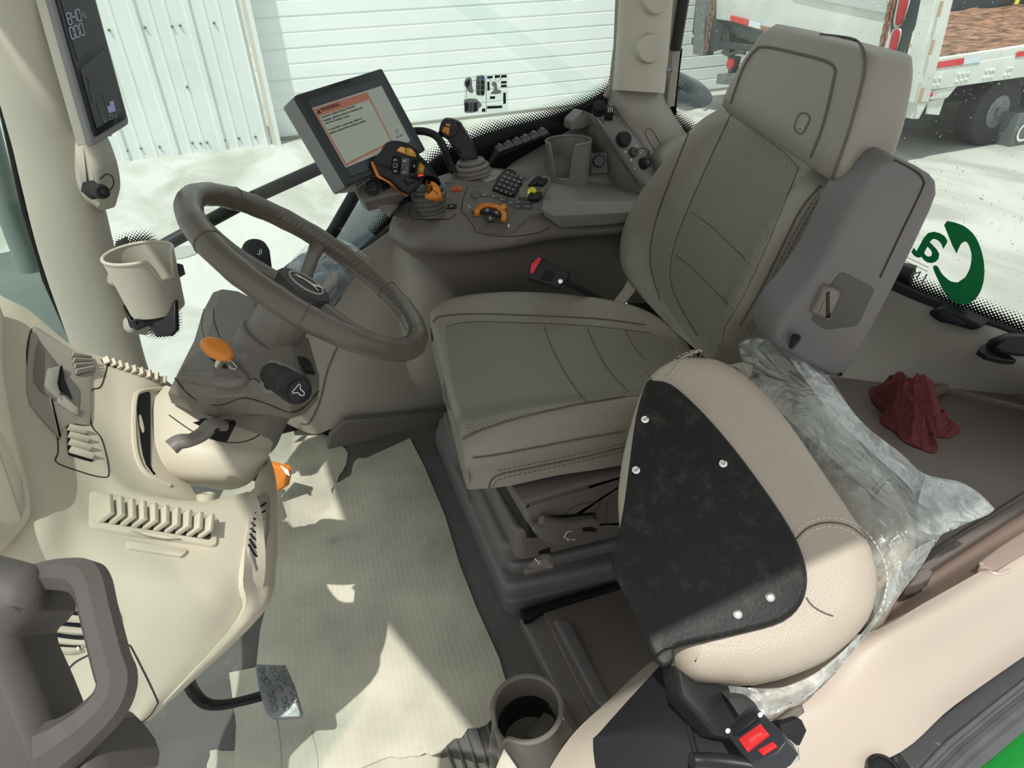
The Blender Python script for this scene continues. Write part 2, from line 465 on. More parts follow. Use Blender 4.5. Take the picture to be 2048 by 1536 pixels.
def setup():
    g = M_
    g['tan'] = mat('tan_plastic', (.47, .435, .345), .5, ('noise', 700, .12, .001), (5, .04), dust=((.72, .69, .6), 16, .72, .35))
    g['tan2'] = mat('tan_pillar_plastic', (.43, .405, .34), .55, ('noise', 600, .15, .001), (4, .05))
    g['grey'] = mat('warm_grey_plastic', (.145, .130, .112), .48, ('noise', 600, .15, .001), (6, .05))
    g['grey2'] = mat('mid_grey_plastic', (.27, .25, .215), .5, ('noise', 600, .12, .001), (6, .05))
    g['brown'] = mat('brown_grey_plastic', (.135, .120, .108), .42, ('noise', 500, .15, .001), (5, .06))
    g['slate'] = mat('slate_plastic', (.122, .115, .116), .45, ('noise', 500, .12, .001), (5, .06))
    g['panel'] = mat('side_panel_plastic', (.31, .285, .245), .45, ('noise', 600, .1, .001), (4, .04))
    g['wheel'] = mat('leather_rim', (.095, .080, .064), .34, ('leather', 260, .10, .001))
    g['black'] = mat('black_plastic', (.012, .0125, .014), .42, ('noise', 500, .1, .001), spec=.3)
    g['blackm'] = mat('black_rubber', (.014, .015, .016), .6, ('noise', 300, .3, .001), spec=.25)
    g['shell'] = mat('black_shell', (.008, .0085, .009), .5, ('noise', 220, .3, .0012), dust=((.34, .32, .27), 34, .52, .07), spec=.3)
    g['matblk'] = mat('black_mat', (.012, .0125, .014), .7, ('noise', 500, .5, .001), dust=((.5, .47, .40), 210, .66, .8), spec=.25)
    g['leather'] = mat('seat_leather', (.232, .212, .176), .38, ('leather', 420, .35, .0016), (7, .05))
    g['leather2'] = mat('light_leather', (.40, .35, .29), .45, ('leather', 480, .3, .0014), (7, .04))
    g['leather3'] = mat('light_leather_creased', (.44, .39, .325), .45, ('wave', 42, .35, .0022), (7, .04))
    sw = radians(10); la = Vector((sin(sw), cos(sw), 0)); re = Vector((cos(sw), -sin(sw), 0)); rc = radians(10)
    g['perf'] = mat_perf('perforated_leather', (.222, .203, .168), .42, la, re, .0085)
    g['perfb'] = mat_perf('perforated_leather_upright', (.222, .203, .168), .42, la, re*sin(rc)+Vector((0, 0, cos(rc))), .0085)
    g['line'] = mat('dark_joint', (.02, .018, .016), .8)
    g['thread'] = mat('pale_thread', (.62, .56, .47), .8)
    g['thread2'] = mat('grey_thread', (.10, .09, .075), .8)
    g['orange'] = mat('orange_plastic', (.62, .20, .022), .42, ('noise', 300, .08, .001))
    g['amber'] = mat('amber_plastic', (.70, .34, .04), .4)
    g['yellow'] = mat('yellow_plastic', (.75, .70, .06), .45)
    g['red'] = mat('red_plastic', (.62, .02, .025), .4)
    g['cream'] = mat('cream_plastic', (.52, .49, .42), .45, ('noise', 600, .1, .001))
    g['silver'] = mat('bezel_grey', (.20, .205, .205), .45, ('noise', 900, .1, .001))
    g['bezel'] = mat('bezel_dark', (.024, .027, .033), .4, spec=.35)
    g['chrome'] = mat('chrome', (.75, .75, .74), .2, metal=1)
    g['steel'] = mat('worn_steel', (.20, .215, .22), .42, ('noise', 120, .4, .002), (20, .3), metal=.6)
    g['white'] = mat('white_print', (.8, .8, .78), .6)
    g['greyp'] = mat('grey_print', (.36, .37, .38), .6)
    g['glass'] = mat_glass('tinted_glass', (.915, .97, .95), .06, .01, 0)
    g['glassr'] = mat_glass('dusty_glass', (.93, .97, .955), .06, .01, .12)
    g['frit'] = mat_frit('dot_border')
    g['film'] = mat_film('clear_film')
    g['film2'] = mat_film('clear_film_folded', milk=.5, gl=.5)
    g['card'] = mat_card('cardboard', (.47, .455, .375))
    g['floor'] = mat('floor_rubber', (.10, .098, .092), .55, ('noise', 260, .3, .001), (9, .15), dust=((.35, .33, .28), 14, .60, .45))
    g['greenp'] = mat('green_paint', (.012, .21, .035), .3, None, (8, .1), coat=.5)
    g['greend'] = mat('green_vinyl', (.002, .20, .06), .45)
    g['rust'] = mat('rusty_chain', (.24, .13, .085), .8, ('noise', 60, .6, .004))
    g['navy'] = mat('dark_paint', (.008, .009, .012), .5, spec=.2)
setup()
# writing shared by several builders
def deer(o3, ux, uy, s, mt, parent, name='emblem'):
    """leaping deer as a flat relief, width s"""
    pts = [(0, .28), (.10, .36), (.24, .40), (.36, .46), (.50, .50), (.62, .55), (.70, .66), (.76, .74), (.70, .86), (.74, .88), (.80, .80), (.88, .92), (.91, .90), (.86, .77),
           (.97, .72), (.98, .68), (.86, .66), (.80, .52), (.78, .42), (.90, .34), (1.0, .22), (.98, .19), (.86, .28), (.70, .34), (.60, .34), (.44, .33), (.30, .30), (.20, .16), (.06, .05), (.03, .08), (.14, .18), (.18, .28), (.08, .26)]
    ux = ux.normalized(); uy = (uy-ux*uy.dot(ux)).normalized(); n = ux.cross(uy)
    q = [o3+ux*(x*s)+uy*(y*s)+n*.0006 for x, y in pts]
    return slab(name, q, .0006, mt, parent, r=0, n=n)
# ------------------------------------------------------------------ the yard and the building outside
GZ, WY = -1.55, 14.05
def mat_yard():
    m, t, b, o = nt_new('yard_concrete'); L = t.links.new
    tc = N(t, 'ShaderNodeTexCoord'); n = N(t, 'ShaderNodeTexNoise'); n.inputs['Scale'].default_value = 1.1; n.inputs['Detail'].default_value = 9; n.inputs['Distortion'].default_value = .6
    mp = N(t, 'ShaderNodeMapping'); mp.inputs['Scale'].default_value = (1, .45, 1); L(tc.outputs['Object'], mp.inputs[0]); L(mp.outputs[0], n.inputs['Vector'])
    r = N(t, 'ShaderNodeValToRGB'); e = r.color_ramp.elements
    e[0].position = .38; e[0].color = (.36, .36, .325, 1); e[1].position = .56; e[1].color = (.50, .505, .475, 1)
    L(n.outputs['Fac'], r.inputs[0]); L(r.outputs[0], b.inputs['Base Color']); b.inputs['Roughness'].default_value = .9
    u = N(t, 'ShaderNodeBump'); u.inputs['Strength'].default_value = .3; u.inputs['Distance'].default_value = .03; L(n.outputs['Fac'], u.inputs['Height']); L(u.outputs[0], b.inputs['Normal'])
    return m
V3 = Vector
g = V3((8, 12, GZ)); yard = box('floor_yard', g-V3((0, 0, .1)), V3((40, 0, 0)), V3((0, 30, 0)), V3((0, 0, .1)), mat_yard()); struct(yard)
steelw = mat('white_painted_steel', (.66, .70, .69), .55, None, (.6, .04))
# corrugated wall left of the overhead door
def rib_profile(x0, x1, per):
    out = []; x = x0
    prof = [(0, 0), (.06, 0), (.09, .045), (.17, .045), (.20, 0), (.36, 0), (.38, .012), (.41, .012), (.43, 0), (.60, 0), (.62, .012), (.65, .012), (.67, 0)]
    while x < x1:
        for a, h in prof:
            if x+a < x1: out.append((x+a, h))
        x += per
    out.append((x1, 0)); return out
pf = rib_profile(-14.0, .43, .84); Vv = []; Ff = []
for i, (x, h) in enumerate(pf): Vv += [V3((x, WY-h, GZ)), V3((x, WY-h, 5.0))]
for i in range(len(pf)-1): Ff.append((2*i, 2*i+2, 2*i+3, 2*i+1))
wl = mesh('wall_corrugated', Vv, Ff, steelw, smooth_=False); struct(wl)
scr = mat('screw_grey', (.16, .17, .16), .5, metal=.5)
for u_, v_ in [(218, 60), (290, 55), (344, 53), (360, 51), (428, 46), (374, 174), (254, 302), (282, 297), (319, 294), (350, 290), (385, 286), (401, 287), (414, 285), (450, 281), (478, 277), (511, 274)]:
    c = P(u_, v_, y=WY-.02); lathe('screw', [(.022, -.02), (.022, .01), (.012, .018), (.0, .02)], c, V3((0, -1, 0)), scr, wl, 10)
jm = mat('cream_trim', (.55, .53, .46), .6)
tr = box('trim_1', V3((.50, WY-.07, 1.7)), V3((.035, 0, 0)), V3((0, .07, 0)), V3((0, 0, 3.25)), jm); struct(tr)
tr = box('trim_2', V3((.575, WY+.08, 1.7)), V3((.04, 0, 0)), V3((0, .22, 0)), V3((0, 0, 3.25)), steelw); struct(tr)
# the sectional overhead door
DY = WY+.28; pf = []; z = GZ+.0
k = 0
while z < 5.2:
    dd = .012 if k % 2 else .022
    pf += [(z, 0), (z+.012, dd), (z+.03, dd), (z+.045, 0)]; z += .262; k += 1
Vv = []; Ff = []
for z_, h in pf: Vv += [V3((.55, DY+h, z_)), V3((13.5, DY+h, z_))]
for i in range(len(pf)-1): Ff.append((2*i, 2*i+1, 2*i+3, 2*i+2))
dr = mesh('door_1', Vv, Ff, mat('white_door_steel', (.76, .80, .79), .5, None, (.5, .03)), smooth_=False); struct(dr)
bs = box('trim_3', V3((7, DY-.02, GZ+.03)), V3((6.5, 0, 0)), V3((0, .03, 0)), V3((0, 0, .03)), mat('door_seal', (.30, .31, .27), .8)); struct(bs)
w2 = box('wall_building_right', V3((20, WY, 1.7)), V3((6.4, 0, 0)), V3((0, .02, 0)), V3((0, 0, 3.3)), steelw); struct(w2)
# drain cover seen past the wheel
dc = lathe('drain_cover', [(.22, 0), (.22, .012), (.19, .014), (.0, .014)], P(362, 506, z=GZ), V3((0, 0, 1)), mat('iron_grey', (.32, .33, .31), .8), None, 28)
tag(dc, 'small round drain cover set in the pale concrete yard left of the steering wheel', 'drain cover')

# ---- flatbed truck behind the rear window
TX, TY = 9.05, 7.06
tk = thing('flatbed_truck', 'white flatbed truck with red reflective tape parked in front of the overhead door', 'truck', V3((TX, TY, GZ)))
wh = mat('truck_white', (.62, .66, .62), .45, ('noise', 30, .2, .004), (2.5, .08), dust=((.33, .27, .2), 5, .66, .5))
dk = mat('truck_black', (.03, .04, .042), .4, None, (4, .2))
chips = mat('wood_chip_load', (.36, .19, .12), .95, ('noise', 9, 1.0, .25), (5, .75), dust=((.06, .04, .035), 9, .52, .8))
rl = [P(1853, 140, y=TY), P(2250, 76, y=TY), P(2250, 126, y=TY), P(1842, 183, y=TY)]
rail = slab('side_rail', rl, .08, wh, tk, r=.01, n=V3((0, -1, 0)))
r2 = [P(1870, 118, y=TY+.01), P(2250, 62, y=TY+.01), P(2250, 80, y=TY+.01), P(1865, 143, y=TY+.01)]
slab('upper_rail', r2, .1, wh, tk, r=.01, n=V3((0, -1, 0)))
for q, c_ in (([(1877, 124), (1929, 116), (1926, 129), (1874, 136)], 'red'), ([(2036, 104), (2080, 98), (2076, 109), (2031, 114)], 'red')):
    slab('reflective_tape', PS(q, y=TY-.012), .008, M_['red'], tk, r=0, n=V3((0, -1, 0)))
slab('reflective_tape', PS([(1930, 116), (1963, 111), (1960, 124), (1927, 129)], y=TY-.012), .008, mat('tape_white', (.6, .72, .78), .4), tk, r=0, n=V3((0, -1, 0)))
for i, (u_, v_) in enumerate([(1870, 157), (1880, 156), (1866, 171), (1876, 170), (1918, 148), (1927, 147), (1936, 146), (1913, 163), (1923, 161), (1932, 159), (1973, 141), (1981, 141), (1987, 140), (1968, 155), (1976, 154), (1983, 153), (2016, 137), (2023, 136), (2010, 150), (2018, 149)]):
    c = P(u_, v_, y=TY-.002); lathe('rivet', [(.03, -.01), (.028, .012), (.015, .02), (0, .022)], c, V3((0, -1, 0)), wh, tk, 8)
po = [(1884, -60), (1922, -60), (1858, 205), (1828, 205)]
slab('corner_post', PS(po, y=TY-.05), .22, wh, tk, r=.02, n=V3((0, -1, 0)))
slab('post_foot', PS([(1836, 205), (1856, 205), (1838, 238), (1826, 238)], y=TY-.03), .15, wh, tk, r=.01, n=V3((0, -1, 0)))
rg = mat('rust_bracket', (.42, .30, .2), .8)
for v_ in (18, 95, 190):
    u_ = 1888-v_*.22; c = P(u_-4, v_, y=TY-.12); tube('hinge', [c-V3((0, 0, .09)), c+V3((0, 0, .09))], .022, rg, tk, 8)
slab('marker_bracket', PS([(1850, 184), (1915, 172), (1895, 196), (1862, 200)], y=TY+.02), .1, wh, tk, r=.01, n=V3((0, -1, 0)))
lathe('marker_lamp', [(.03, 0), (.03, .02), (.0, .03)], P(1861, 189, y=TY), V3((0, -1, 0)), M_['red'], tk, 10)
slab('mud_flap', PS([(1858, 202), (1890, 196), (1878, 230), (1853, 228)], y=TY+.06), .02, wh, tk, r=0, n=V3((0, -1, 0)))
z0 = P(1842, 183, y=TY).z
load = P(1872, 118, y=TY).z-.02
v_, f_ = g_sheet([[V3((TX+.2+i*.35, TY+.1+j*.35, load+.05+random.uniform(-.03, .03)+.03*j*.1)) for j in range(16)] for i in range(30)], .1)
tag(mesh('load', v_, f_, chips, tk), 'reddish brown wood chips')
hb = P(1908, 22, x=TX+1.2)
box('headboard', V3((TX+5.5, TY+5.6, load+1.0)), V3((5.5, 0, 0)), V3((0, .1, 0)), V3((0, 0, 1.0)), dk, tk)
yb = P(2040, 10, y=TY+5.4)
tube('strap', [P(2022, 28, y=TY+5.4), P(2045, -20, y=TY+5.4)], .05, M_['yellow'], tk, 6)
# rear frame with lamps, tailgate, plates
rx = TX+.03
def RX(q, dx=0): return PS(q, x=rx-dx)
slab('rear_corner_panel', RX([(1800, -90), (1892, -90), (1836, 145), (1786, 150), (1762, 130)]), .12, dk, tk, r=.01, n=V3((-1, 0, 0)))
lampr = mat('lamp_red', (.45, .02, .03), .25)
for q in ([(1795, 12), (1800, -8), (1813, -10), (1813, 8), (1801, 46), (1790, 47)], [(1781, 75), (1788, 60), (1797, 62), (1795, 80), (1786, 108), (1777, 106)]):
    c_ = sum((V3((a, b, 0)) for a, b in q), V3())/6
    big = [((a-c_.x)*1.38+c_.x, (b-c_.y)*1.16+c_.y) for a, b in q]
    slab('lamp_surround', RX(big, .02), .03, wh, tk, r=.01, n=V3((-1, 0, 0)), sm=3)
    slab('tail_lamp', RX(q, .05), .03, lampr, tk, r=.01, n=V3((-1, 0, 0)), sm=3)
pl = slab('notice_plate', RX([(1826, 62), (1850, 60), (1827, 138), (1808, 138)], .02), .01, M_['white'], tk, r=0, n=V3((-1, 0, 0)))
slab('notice_stripe', RX([(1832, 64), (1850, 61), (1849, 66), (1830, 69)], .03), .004, mat('notice_orange', (.6, .2, .08), .6), pl, r=0, n=V3((-1, 0, 0)))
slab('notice_stripe', RX([(1821, 88), (1842, 84), (1841, 88), (1820, 92)], .03), .004, mat('notice_orange2', (.6, .2, .08), .6), pl, r=0, n=V3((-1, 0, 0)))
slab('notice_print', RX([(1831, 70), (1847, 67), (1843, 82), (1827, 84)], .03), .003, mat('notice_grey', (.25, .27, .28), .7), pl, r=0, n=V3((-1, 0, 0)))
slab('notice_plate', RX([(1832, 48), (1850, 46), (1846, 60), (1828, 62)], .02), .01, M_['white'], tk, r=0, n=V3((-1, 0, 0)))
tg = slab('tailgate', RX([(1434, -90), (1780, -90), (1768, 100), (1640, 70), (1432, 38)], .1), .1, wh, tk, r=.01, n=V3((-1, 0, 0)))
slab('tread_plate', RX([(1560, -60), (1778, -60), (1771, 26), (1758, 24), (1590, -10)], .14), .04, mat('tread_aluminium', (.5, .54, .52), .5, ('leather', 60, .8, .01)), tg, r=0, n=V3((-1, 0, 0)))
slab('reflective_tape', RX([(1461, 31), (1497, 40), (1496, 52), (1460, 41)], .13), .02, M_['red'], tk, r=0, n=V3((-1, 0, 0)))
slab('reflective_tape', RX([(1498, 40), (1520, 46), (1519, 58), (1497, 52)], .13), .02, mat('tape_white2', (.6, .72, .78), .4), tk, r=0, n=V3((-1, 0, 0)))
slab('hitch_channel', RX([(1396, -90), (1415, -90), (1406, 112), (1385, 108)], .1), .25, M_['steel'], tk, r=.01, n=V3((-1, 0, 0)))
slab('crossmember', RX([(1406, 25), (1440, 45), (1456, 60), (1459, 110), (1446, 108), (1443, 60), (1438, 98), (1407, 106)], .02), .2, dk, tk, r=.01, n=V3((-1, 0, 0)))
slab('underframe', RX([(1440, 44), (1520, 66), (1530, 80), (1500, 84), (1458, 62)], -.05), .2, dk, tk, r=.01, n=V3((-1, 0, 0)))
tube('hook_arm', [P(a, b, x=rx-.1) for a, b in ((1445, 104), (1460, 110), (1475, 104), (1490, 106))], .035, dk, tk, 8, sm=4)
slab('light_box', RX([(1455, 112), (1470, 114), (1462, 145), (1456, 150)], .1), .15, dk, tk, r=.01, n=V3((-1, 0, 0)))
lathe('tail_lamp', [(.09, 0), (.09, .05), (.0, .06)], P(1463, 128, x=rx-.12), V3((-1, 0, 0)), lampr, tk, 14)
slab('bump_stop', RX([(1434, 148), (1470, 146), (1462, 170), (1432, 168)], .1), .2, M_['steel'], tk, r=.01, n=V3((-1, 0, 0)))
def chain(u0, v0, u1, v1, n, w, par_):
    gs = []
    for i in range(n):
        t = (i+.5)/n; c = P(u0+(u1-u0)*t, v0+(v1-v0)*t, x=rx-.22); h = w*.85
        s = V3((0, 1, 0)) if i % 2 else V3((1, .3, 0)).normalized()
        pth = [c+s*(w*.45*cos(a*pi/4))+V3((0, 0, h*sin(a*pi/4))) for a in range(8)]
        gs.append(g_tube(pth, w*.16, 6, True))
    return multi('chain', gs, M_['rust'], par_)
chain(1427, -8, 1412, 100, 10, .10, tk); chain(1786, -4, 1764, 92, 9, .10, tk)
tyre = mat('tyre_black', (.02, .02, .021), .8)
for cx in (TX+2.1, TX+3.4, TX+8.5):
    w_ = thing_w = lathe('wheel', [(.22, .0), (.5, .0), (.52, .05), (.52, .25), (.5, .3), (.22, .3)], V3((cx, TY+.35, GZ+.52)), V3((0, 1, 0)), tyre, tk, 32)
    lathe('hub', [(.24, -.02), (.2, .03), (.06, .03), (.06, -.05), (0, -.05)], V3((cx, TY+.35, GZ+.52)), V3((0, 1, 0)), M_['steel'], w_, 20)
box('chassis', V3((TX+6, TY+1.6, -.78)), V3((6, 0, 0)), V3((0, .6, 0)), V3((0, 0, .18)), dk, tk)
box('deck', V3((TX+6, TY+2.9, load-.12)), V3((6, 0, 0)), V3((0, 2.8, 0)), V3((0, 0, .06)), dk, tk)
tb = mat('toolbox_grey', (.10, .12, .12), .5)
bx_ = slab('tool_box', PS([(2040, 228), (2140, 215), (2140, 300), (2018, 298)], y=TY+.1), .5, tb, tk, r=.02, n=V3((0, -1, 0)))
text('lettering', 'C', P(2028, 290, y=TY+.08), V3((1, 0, .25)), V3((0, 0, 1)), .42, M_['white'], bx_)
# ------------------------------------------------------------------ the cab shell
YR = 1.72                                            # plane of the right-hand glass
def pillar(name, rows, mt, parent=None, k=1.0, seg=20, s=5, push=True):
    """rows: picture places of the left and right outline of a round post and its distance"""
    rings = []
    for (a, b, c, e, d) in rows:
        l, r = (P(a, b, d=d), P(c, e, d=d)) if d > 0 else (P(a, b, y=-d), P(c, e, y=-d)); m = (l+r)/2; h = (r-l)/2
        vd = (m-EYE).normalized(); vd = (vd-h.normalized()*vd.dot(h.normalized())).normalized()*h.length*k
        rings.append([m+h*cos(2*pi*j/seg)+vd*sin(2*pi*j/seg) for j in range(seg)])
    cols = [smooth([rg[j] for rg in rings], s) for j in range(seg)]
    rings = [[cols[j][i] for j in range(seg)] for i in range(len(cols[0]))]
    v, f = g_loft(rings); 
    return mesh(name, v, f, mt, parent)
fl = box('floor_cab', V3((.45, .98, -.03)), V3((1.15, 0, 0)), V3((0, .76, 0)), V3((0, 0, .03)), M_['floor']); struct(fl)
rf = [V3(p) for p in ((-.64, .9, 1.92), (-.615, .45, 1.92), (-.60, .36, 1.92), (-.495, .03, 1.92), (-.44, -.03, 1.92), (1.45, -.03, 1.92), (1.45, 1.80, 1.92), (-.60, 1.80, 1.92), (-.64, 1.3, 1.92))]
roof = slab('ceiling', rf, .12, M_['cream'], n=V3((0, 0, -1)), r=.02); struct(roof)
# right wall below the glass
edge = [(1228, 178), (1180, 208), (1100, 238), (1000, 264), (930, 290), (880, 318), (830, 366), (780, 440), (735, 492), (640, 575), (540, 650), (430, 740), (330, 830)]
E3 = smooth(PS(edge, y=YR), 3)
lo = [V3((p.x, YR, -.05)) for p in (E3[-1], E3[0])]
wr = slab('wall_right', E3+[lo[0], lo[1]], .03, M_['navy'], n=V3((0, -1, 0)), r=0); struct(wr)
pane = [V3((1.02, YR+.01, 1.90)), V3((.93, YR+.01, .80))]+[p+V3((0, .01, -.02)) for p in E3]+[V3((-.62, YR+.01, .28)), V3((-.62, YR+.01, 1.90))]
w1 = slab('window_1', pane, .004, M_['glass'], n=V3((0, -1, 0)), r=0); struct(w1)
def frit(name, path, inward, width, parent, solid=.35):
    """printed border: solid black strip then dots fading out; path on the glass, inward = direction to the clear side"""
    Vv, Ff, u1, u2 = [], [], [], []; s = 0
    for i, p in enumerate(path):
        if i: s += (p-path[i-1]).length
        t = (path[min(i+1, len(path)-1)]-path[max(i-1, 0)]).normalized(); w = (inward-t*inward.dot(t)).normalized()
        for fr in (-solid/(1-solid), 0, 1):
            Vv.append(p+w*fr*width); u1.append((s, max(fr, 0))); u2.append((0, max(fr, 0)*width))
    for i in range(len(path)-1):
        for k in (0, 1): Ff.append((3*i+k, 3*i+k+1, 3*i+k+4, 3*i+k+3))
    o = mesh(name, Vv, Ff, M_['frit'], parent, smooth_=False, uv=u1)
    l = o.data.uv_layers.new(name='dist')
    for i, lp in enumerate(o.data.loops): l.data[i].uv = u2[lp.vertex_index]
    o.data.uv_layers['UVMap'].active = True
    return o
frit('dot_border', [p+V3((0, -.004, 0)) for p in E3[:24]], V3((-.25, 0, 1)), .045, w1)
ns = V3((0, -1, 0))
# windscreen, bowed
ws = [[V3((-.46, 1.74, z)), V3((-.60, 1.45, z)), V3((-.72, 1.0, z)), V3((-.74, .6, z)), V3((-.66, .2, z))] for z in (.30, .8, 1.4, 1.92)]
v, f = g_patch(ws, 4, .004); w2_ = mesh('window_2', v, f, M_['glass']); struct(w2_)
# rear glass in a plane that leans away to the right
R0, R1 = V3((1.12, YR, 0)), V3((1.40, .60, 0)); RD = (R1-R0).normalized(); RN = RD.cross(V3((0, 0, 1)))
if RN.dot(EYE-R0) < 0: RN = -RN
def PR(u, v, off=0): return PL(u, v, R0+RN*off, RN)
re_px = [(1350, 96), (1338, 215), (1352, 246), (1385, 268), (1450, 320), (1560, 420), (1680, 500), (1790, 563), (1900, 608), (2030, 660), (2120, 700), (2300, 790)]
RE = smooth([PR(*p) for p in re_px], 3)
pane = RE+[RE[-1]+V3((0, 0, 1.4)), RE[0]+V3((0, 0, .95))]
w3 = slab('window_3', [p-RN*.01 for p in pane], .004, M_['glassr'], n=RN, r=0); struct(w3)
frit('dot_border', [p-RN*.006 for p in RE], V3((0, 0, 1))-RD*.6, .04, w3)
# dark rubber and frame strips round the glass
fr_ = tube('trim_4', smooth([PR(a, b, .01) for a, b in ((1356, -120), (1340, 110), (1330, 215), (1345, 246), (1385, 272), (1450, 326), (1560, 426), (1680, 507), (1790, 572), (1900, 618), (2030, 670), (2140, 715), (2310, 800))], 4), .012, M_['blackm'], seg=6); struct(fr_)
st = slab('trim_5', [PR(*p, .03) for p in ((1352, -120), (1368, -120), (1334, 215), (1318, 215))], .03, M_['grey2'], n=RN); struct(st)
lg = tube('trim_6', PS([(1248, -120), (1240, 0), (1236, 90), (1226, 170), (1212, 196)], y=YR-.01), .013, M_['grey2'], seg=8); struct(lg)
lg2 = tube('trim_7', PS([(1258, -120), (1250, 0), (1240, 90), (1232, 170), (1226, 210)], y=YR-.03), .006, M_['blackm'], seg=6); struct(lg2)
gs_ = tube('gas_strut', [PR(1372, -120, .02), PR(1366, 0, .02), PR(1350, 100, .02)], .016, M_['black'], seg=10)
tag(gs_, 'thick black strut beside the rear window behind the round rear pillar', 'gas strut')
sealA = tube('trim_8', PS([(-8, 150), (0, 200), (48, 420), (90, 560), (152, 700)], y=1.66), .006, M_['blackm'], seg=6); struct(sealA)
# front right pillar
pa = pillar('trim_9', [(-95, -130, 66, -130, -1.6), (-52, 0, 92, 0, -1.6), (-10, 170, 150, 170, -1.6), (12, 250, 170, 262, -1.6), (26, 300, 186, 330, -1.6), (40, 360, 200, 390, -1.6), (60, 440, 213, 425, -1.6), (82, 520, 232, 505, -1.6),
            (112, 610, 262, 600, -1.6), (146, 705, 290, 715, -1.6), (180, 800, 330, 830, -1.6)], M_['tan2'], k=.7); struct(pa)
# rear right pillar: round cream tube above a flared grey foot
pb = pillar('trim_10', [(1248, -120, 1346, -120, -1.62), (1242, 0, 1340, 0, -1.62), (1236, 100, 1332, 100, -1.62), (1229, 180, 1323, 186, -1.62)], M_['tan2'], k=.8, s=3); struct(pb)
c = P(1298, 97, y=1.558); nn = (EYE-c).normalized()
lathe('cover_cap', [(.034, -.02), (.034, .004), (.030, .012), (0, .013)], c+CR*.0, (nn+CR*.35).normalized(), M_['tan2'], pb, 28)
lathe('cover_cap', [(.034, -.02), (.034, .004), (.030, .012), (0, .013)], P(1312, -2, y=1.558), (nn+CR*.35).normalized(), M_['tan2'], pb, 28)
cl = thing('coat_hook', 'small grey peg standing out of the round rear pillar', 'hook', P(1324, 142, y=1.6))
ax = (CR*1.0+CF*-.2).normalized()
lathe('rosette', [(.022, -.02), (.022, 0), (.016, .008), (.0, .008)], P(1318, 142, y=1.60), ax, M_['tan2'], cl, 20)
lathe('peg', [(.009, 0), (.009, .022), (.007, .024), (.007, .03), (0, .03)], P(1321, 141, y=1.60), ax, M_['steel'], cl, 14)
# flared foot and the panel it grows out of
def Yq(l): return [P(a, b, y=y) if y > 0 else PR(a, b, -y) for a, b, y in l]
ft = patch('trim_11', [
    Yq([(1228, 150, 1.70), (1252, 160, 1.63), (1290, 168, 1.61), (1312, 166, 1.63), (1326, 150, -.015)]),
    Yq([(1216, 205, 1.70), (1246, 216, 1.60), (1290, 224, 1.575), (1320, 216, 1.60), (1336, 205, -.015)]),
    Yq([(1195, 255, 1.69), (1240, 270, 1.60), (1290, 278, 1.58), (1335, 268, 1.58), (1362, 250, -.015)]),
    Yq([(1190, 310, 1.66), (1245, 325, 1.58), (1305, 332, 1.55), (1365, 318, 1.55), (1410, 296, -.015)]),
    Yq([(1210, 370, 1.62), (1270, 390, 1.55), (1330, 400, 1.52), (1400, 385, 1.5), (1460, 345, -.015)]),
    Yq([(1250, 470, 1.58), (1310, 500, 1.5), (1370, 500, 1.48), (1440, 480, 1.45), (1520, 430, -.015)])], M_['grey2'], thick=.015); struct(ft)
bm = slab('trim_12', Yq([(1325, 320, 1.50), (1328, 295, 1.51), (1345, 275, 1.52), (1368, 268, 1.52), (1392, 275, 1.52), (1420, 330, 1.48), (1360, 360, 1.47)]), .06, M_['grey2'], r=.02, sm=4); struct(bm)
lw = [V3((1.06, 1.71, -.02)), V3((1.33, .95, -.02)), V3((1.33, .95, .55)), V3((1.06, 1.71, .55))]
lw_ = slab('wall_rear_lower', lw, .02, M_['navy'], r=0); struct(lw_)
# right wheel-arch panel
wp = thing('wheel_arch_panel', 'beige grey moulded panel over the right wheel arch between the steering column and the seat', 'panel', P(750, 750, y=1.6))
P1 = patch('panel', [
    [P(470, 640, y=1.672), P(560, 585, y=1.672), P(650, 545, y=1.672), P(733, 497, y=1.672), P(790, 455, y=1.672)],
    [P(500, 690, y=1.672), P(580, 650, y=1.670), P(670, 620, y=1.660), P(750, 560, y=1.660), P(830, 520, y=1.670)],
    [P(530, 750, y=1.672), P(600, 730, y=1.670), P(690, 700, y=1.640), P(765, 650, y=1.640), P(860, 620, y=1.660)],
    [P(540, 800, y=1.672), P(600, 800, y=1.670), P(690, 780, y=1.630), P(770, 740, y=1.630), P(880, 720, y=1.650)],
    [P(560, 840, y=1.672), P(625, 868, y=1.670), P(675, 855, y=1.630), P(770, 845, y=1.620), P(900, 835, y=1.640)]], M_['panel'], wp, thick=.02)
P2 = patch('bulge', [
    [P(762, 500, y=1.71), P(800, 480, y=1.67), P(870, 470, y=1.65), P(960, 480, y=1.65), P(1060, 500, y=1.65), P(1170, 520, y=1.67)],
    [P(768, 560, y=1.69), P(815, 560, y=1.60), P(880, 560, y=1.58), P(960, 560, y=1.58), P(1060, 570, y=1.58), P(1170, 600, y=1.58)],
    [P(778, 660, y=1.69), P(830, 660, y=1.60), P(890, 660, y=1.58), P(960, 660, y=1.58), P(1060, 670, y=1.58), P(1170, 680, y=1.58)],
    [P(788, 740, y=1.69), P(835, 760, y=1.62), P(890, 760, y=1.60), P(960, 760, y=1.60), P(1060, 760, y=1.60), P(1170, 760, y=1.60)],
    [P(830, 800, y=1.69), P(860, 812, y=1.67), P(900, 815, y=1.65), P(960, 815, y=1.65), P(1060, 815, y=1.65), P(1170, 815, y=1.65)]], M_['panel'], wp, thick=.02)
seam('joint', P1, [(676, 690), (655, 740), (640, 800), (620, 842), (600, 845)], .0035, M_['grey'], wp)
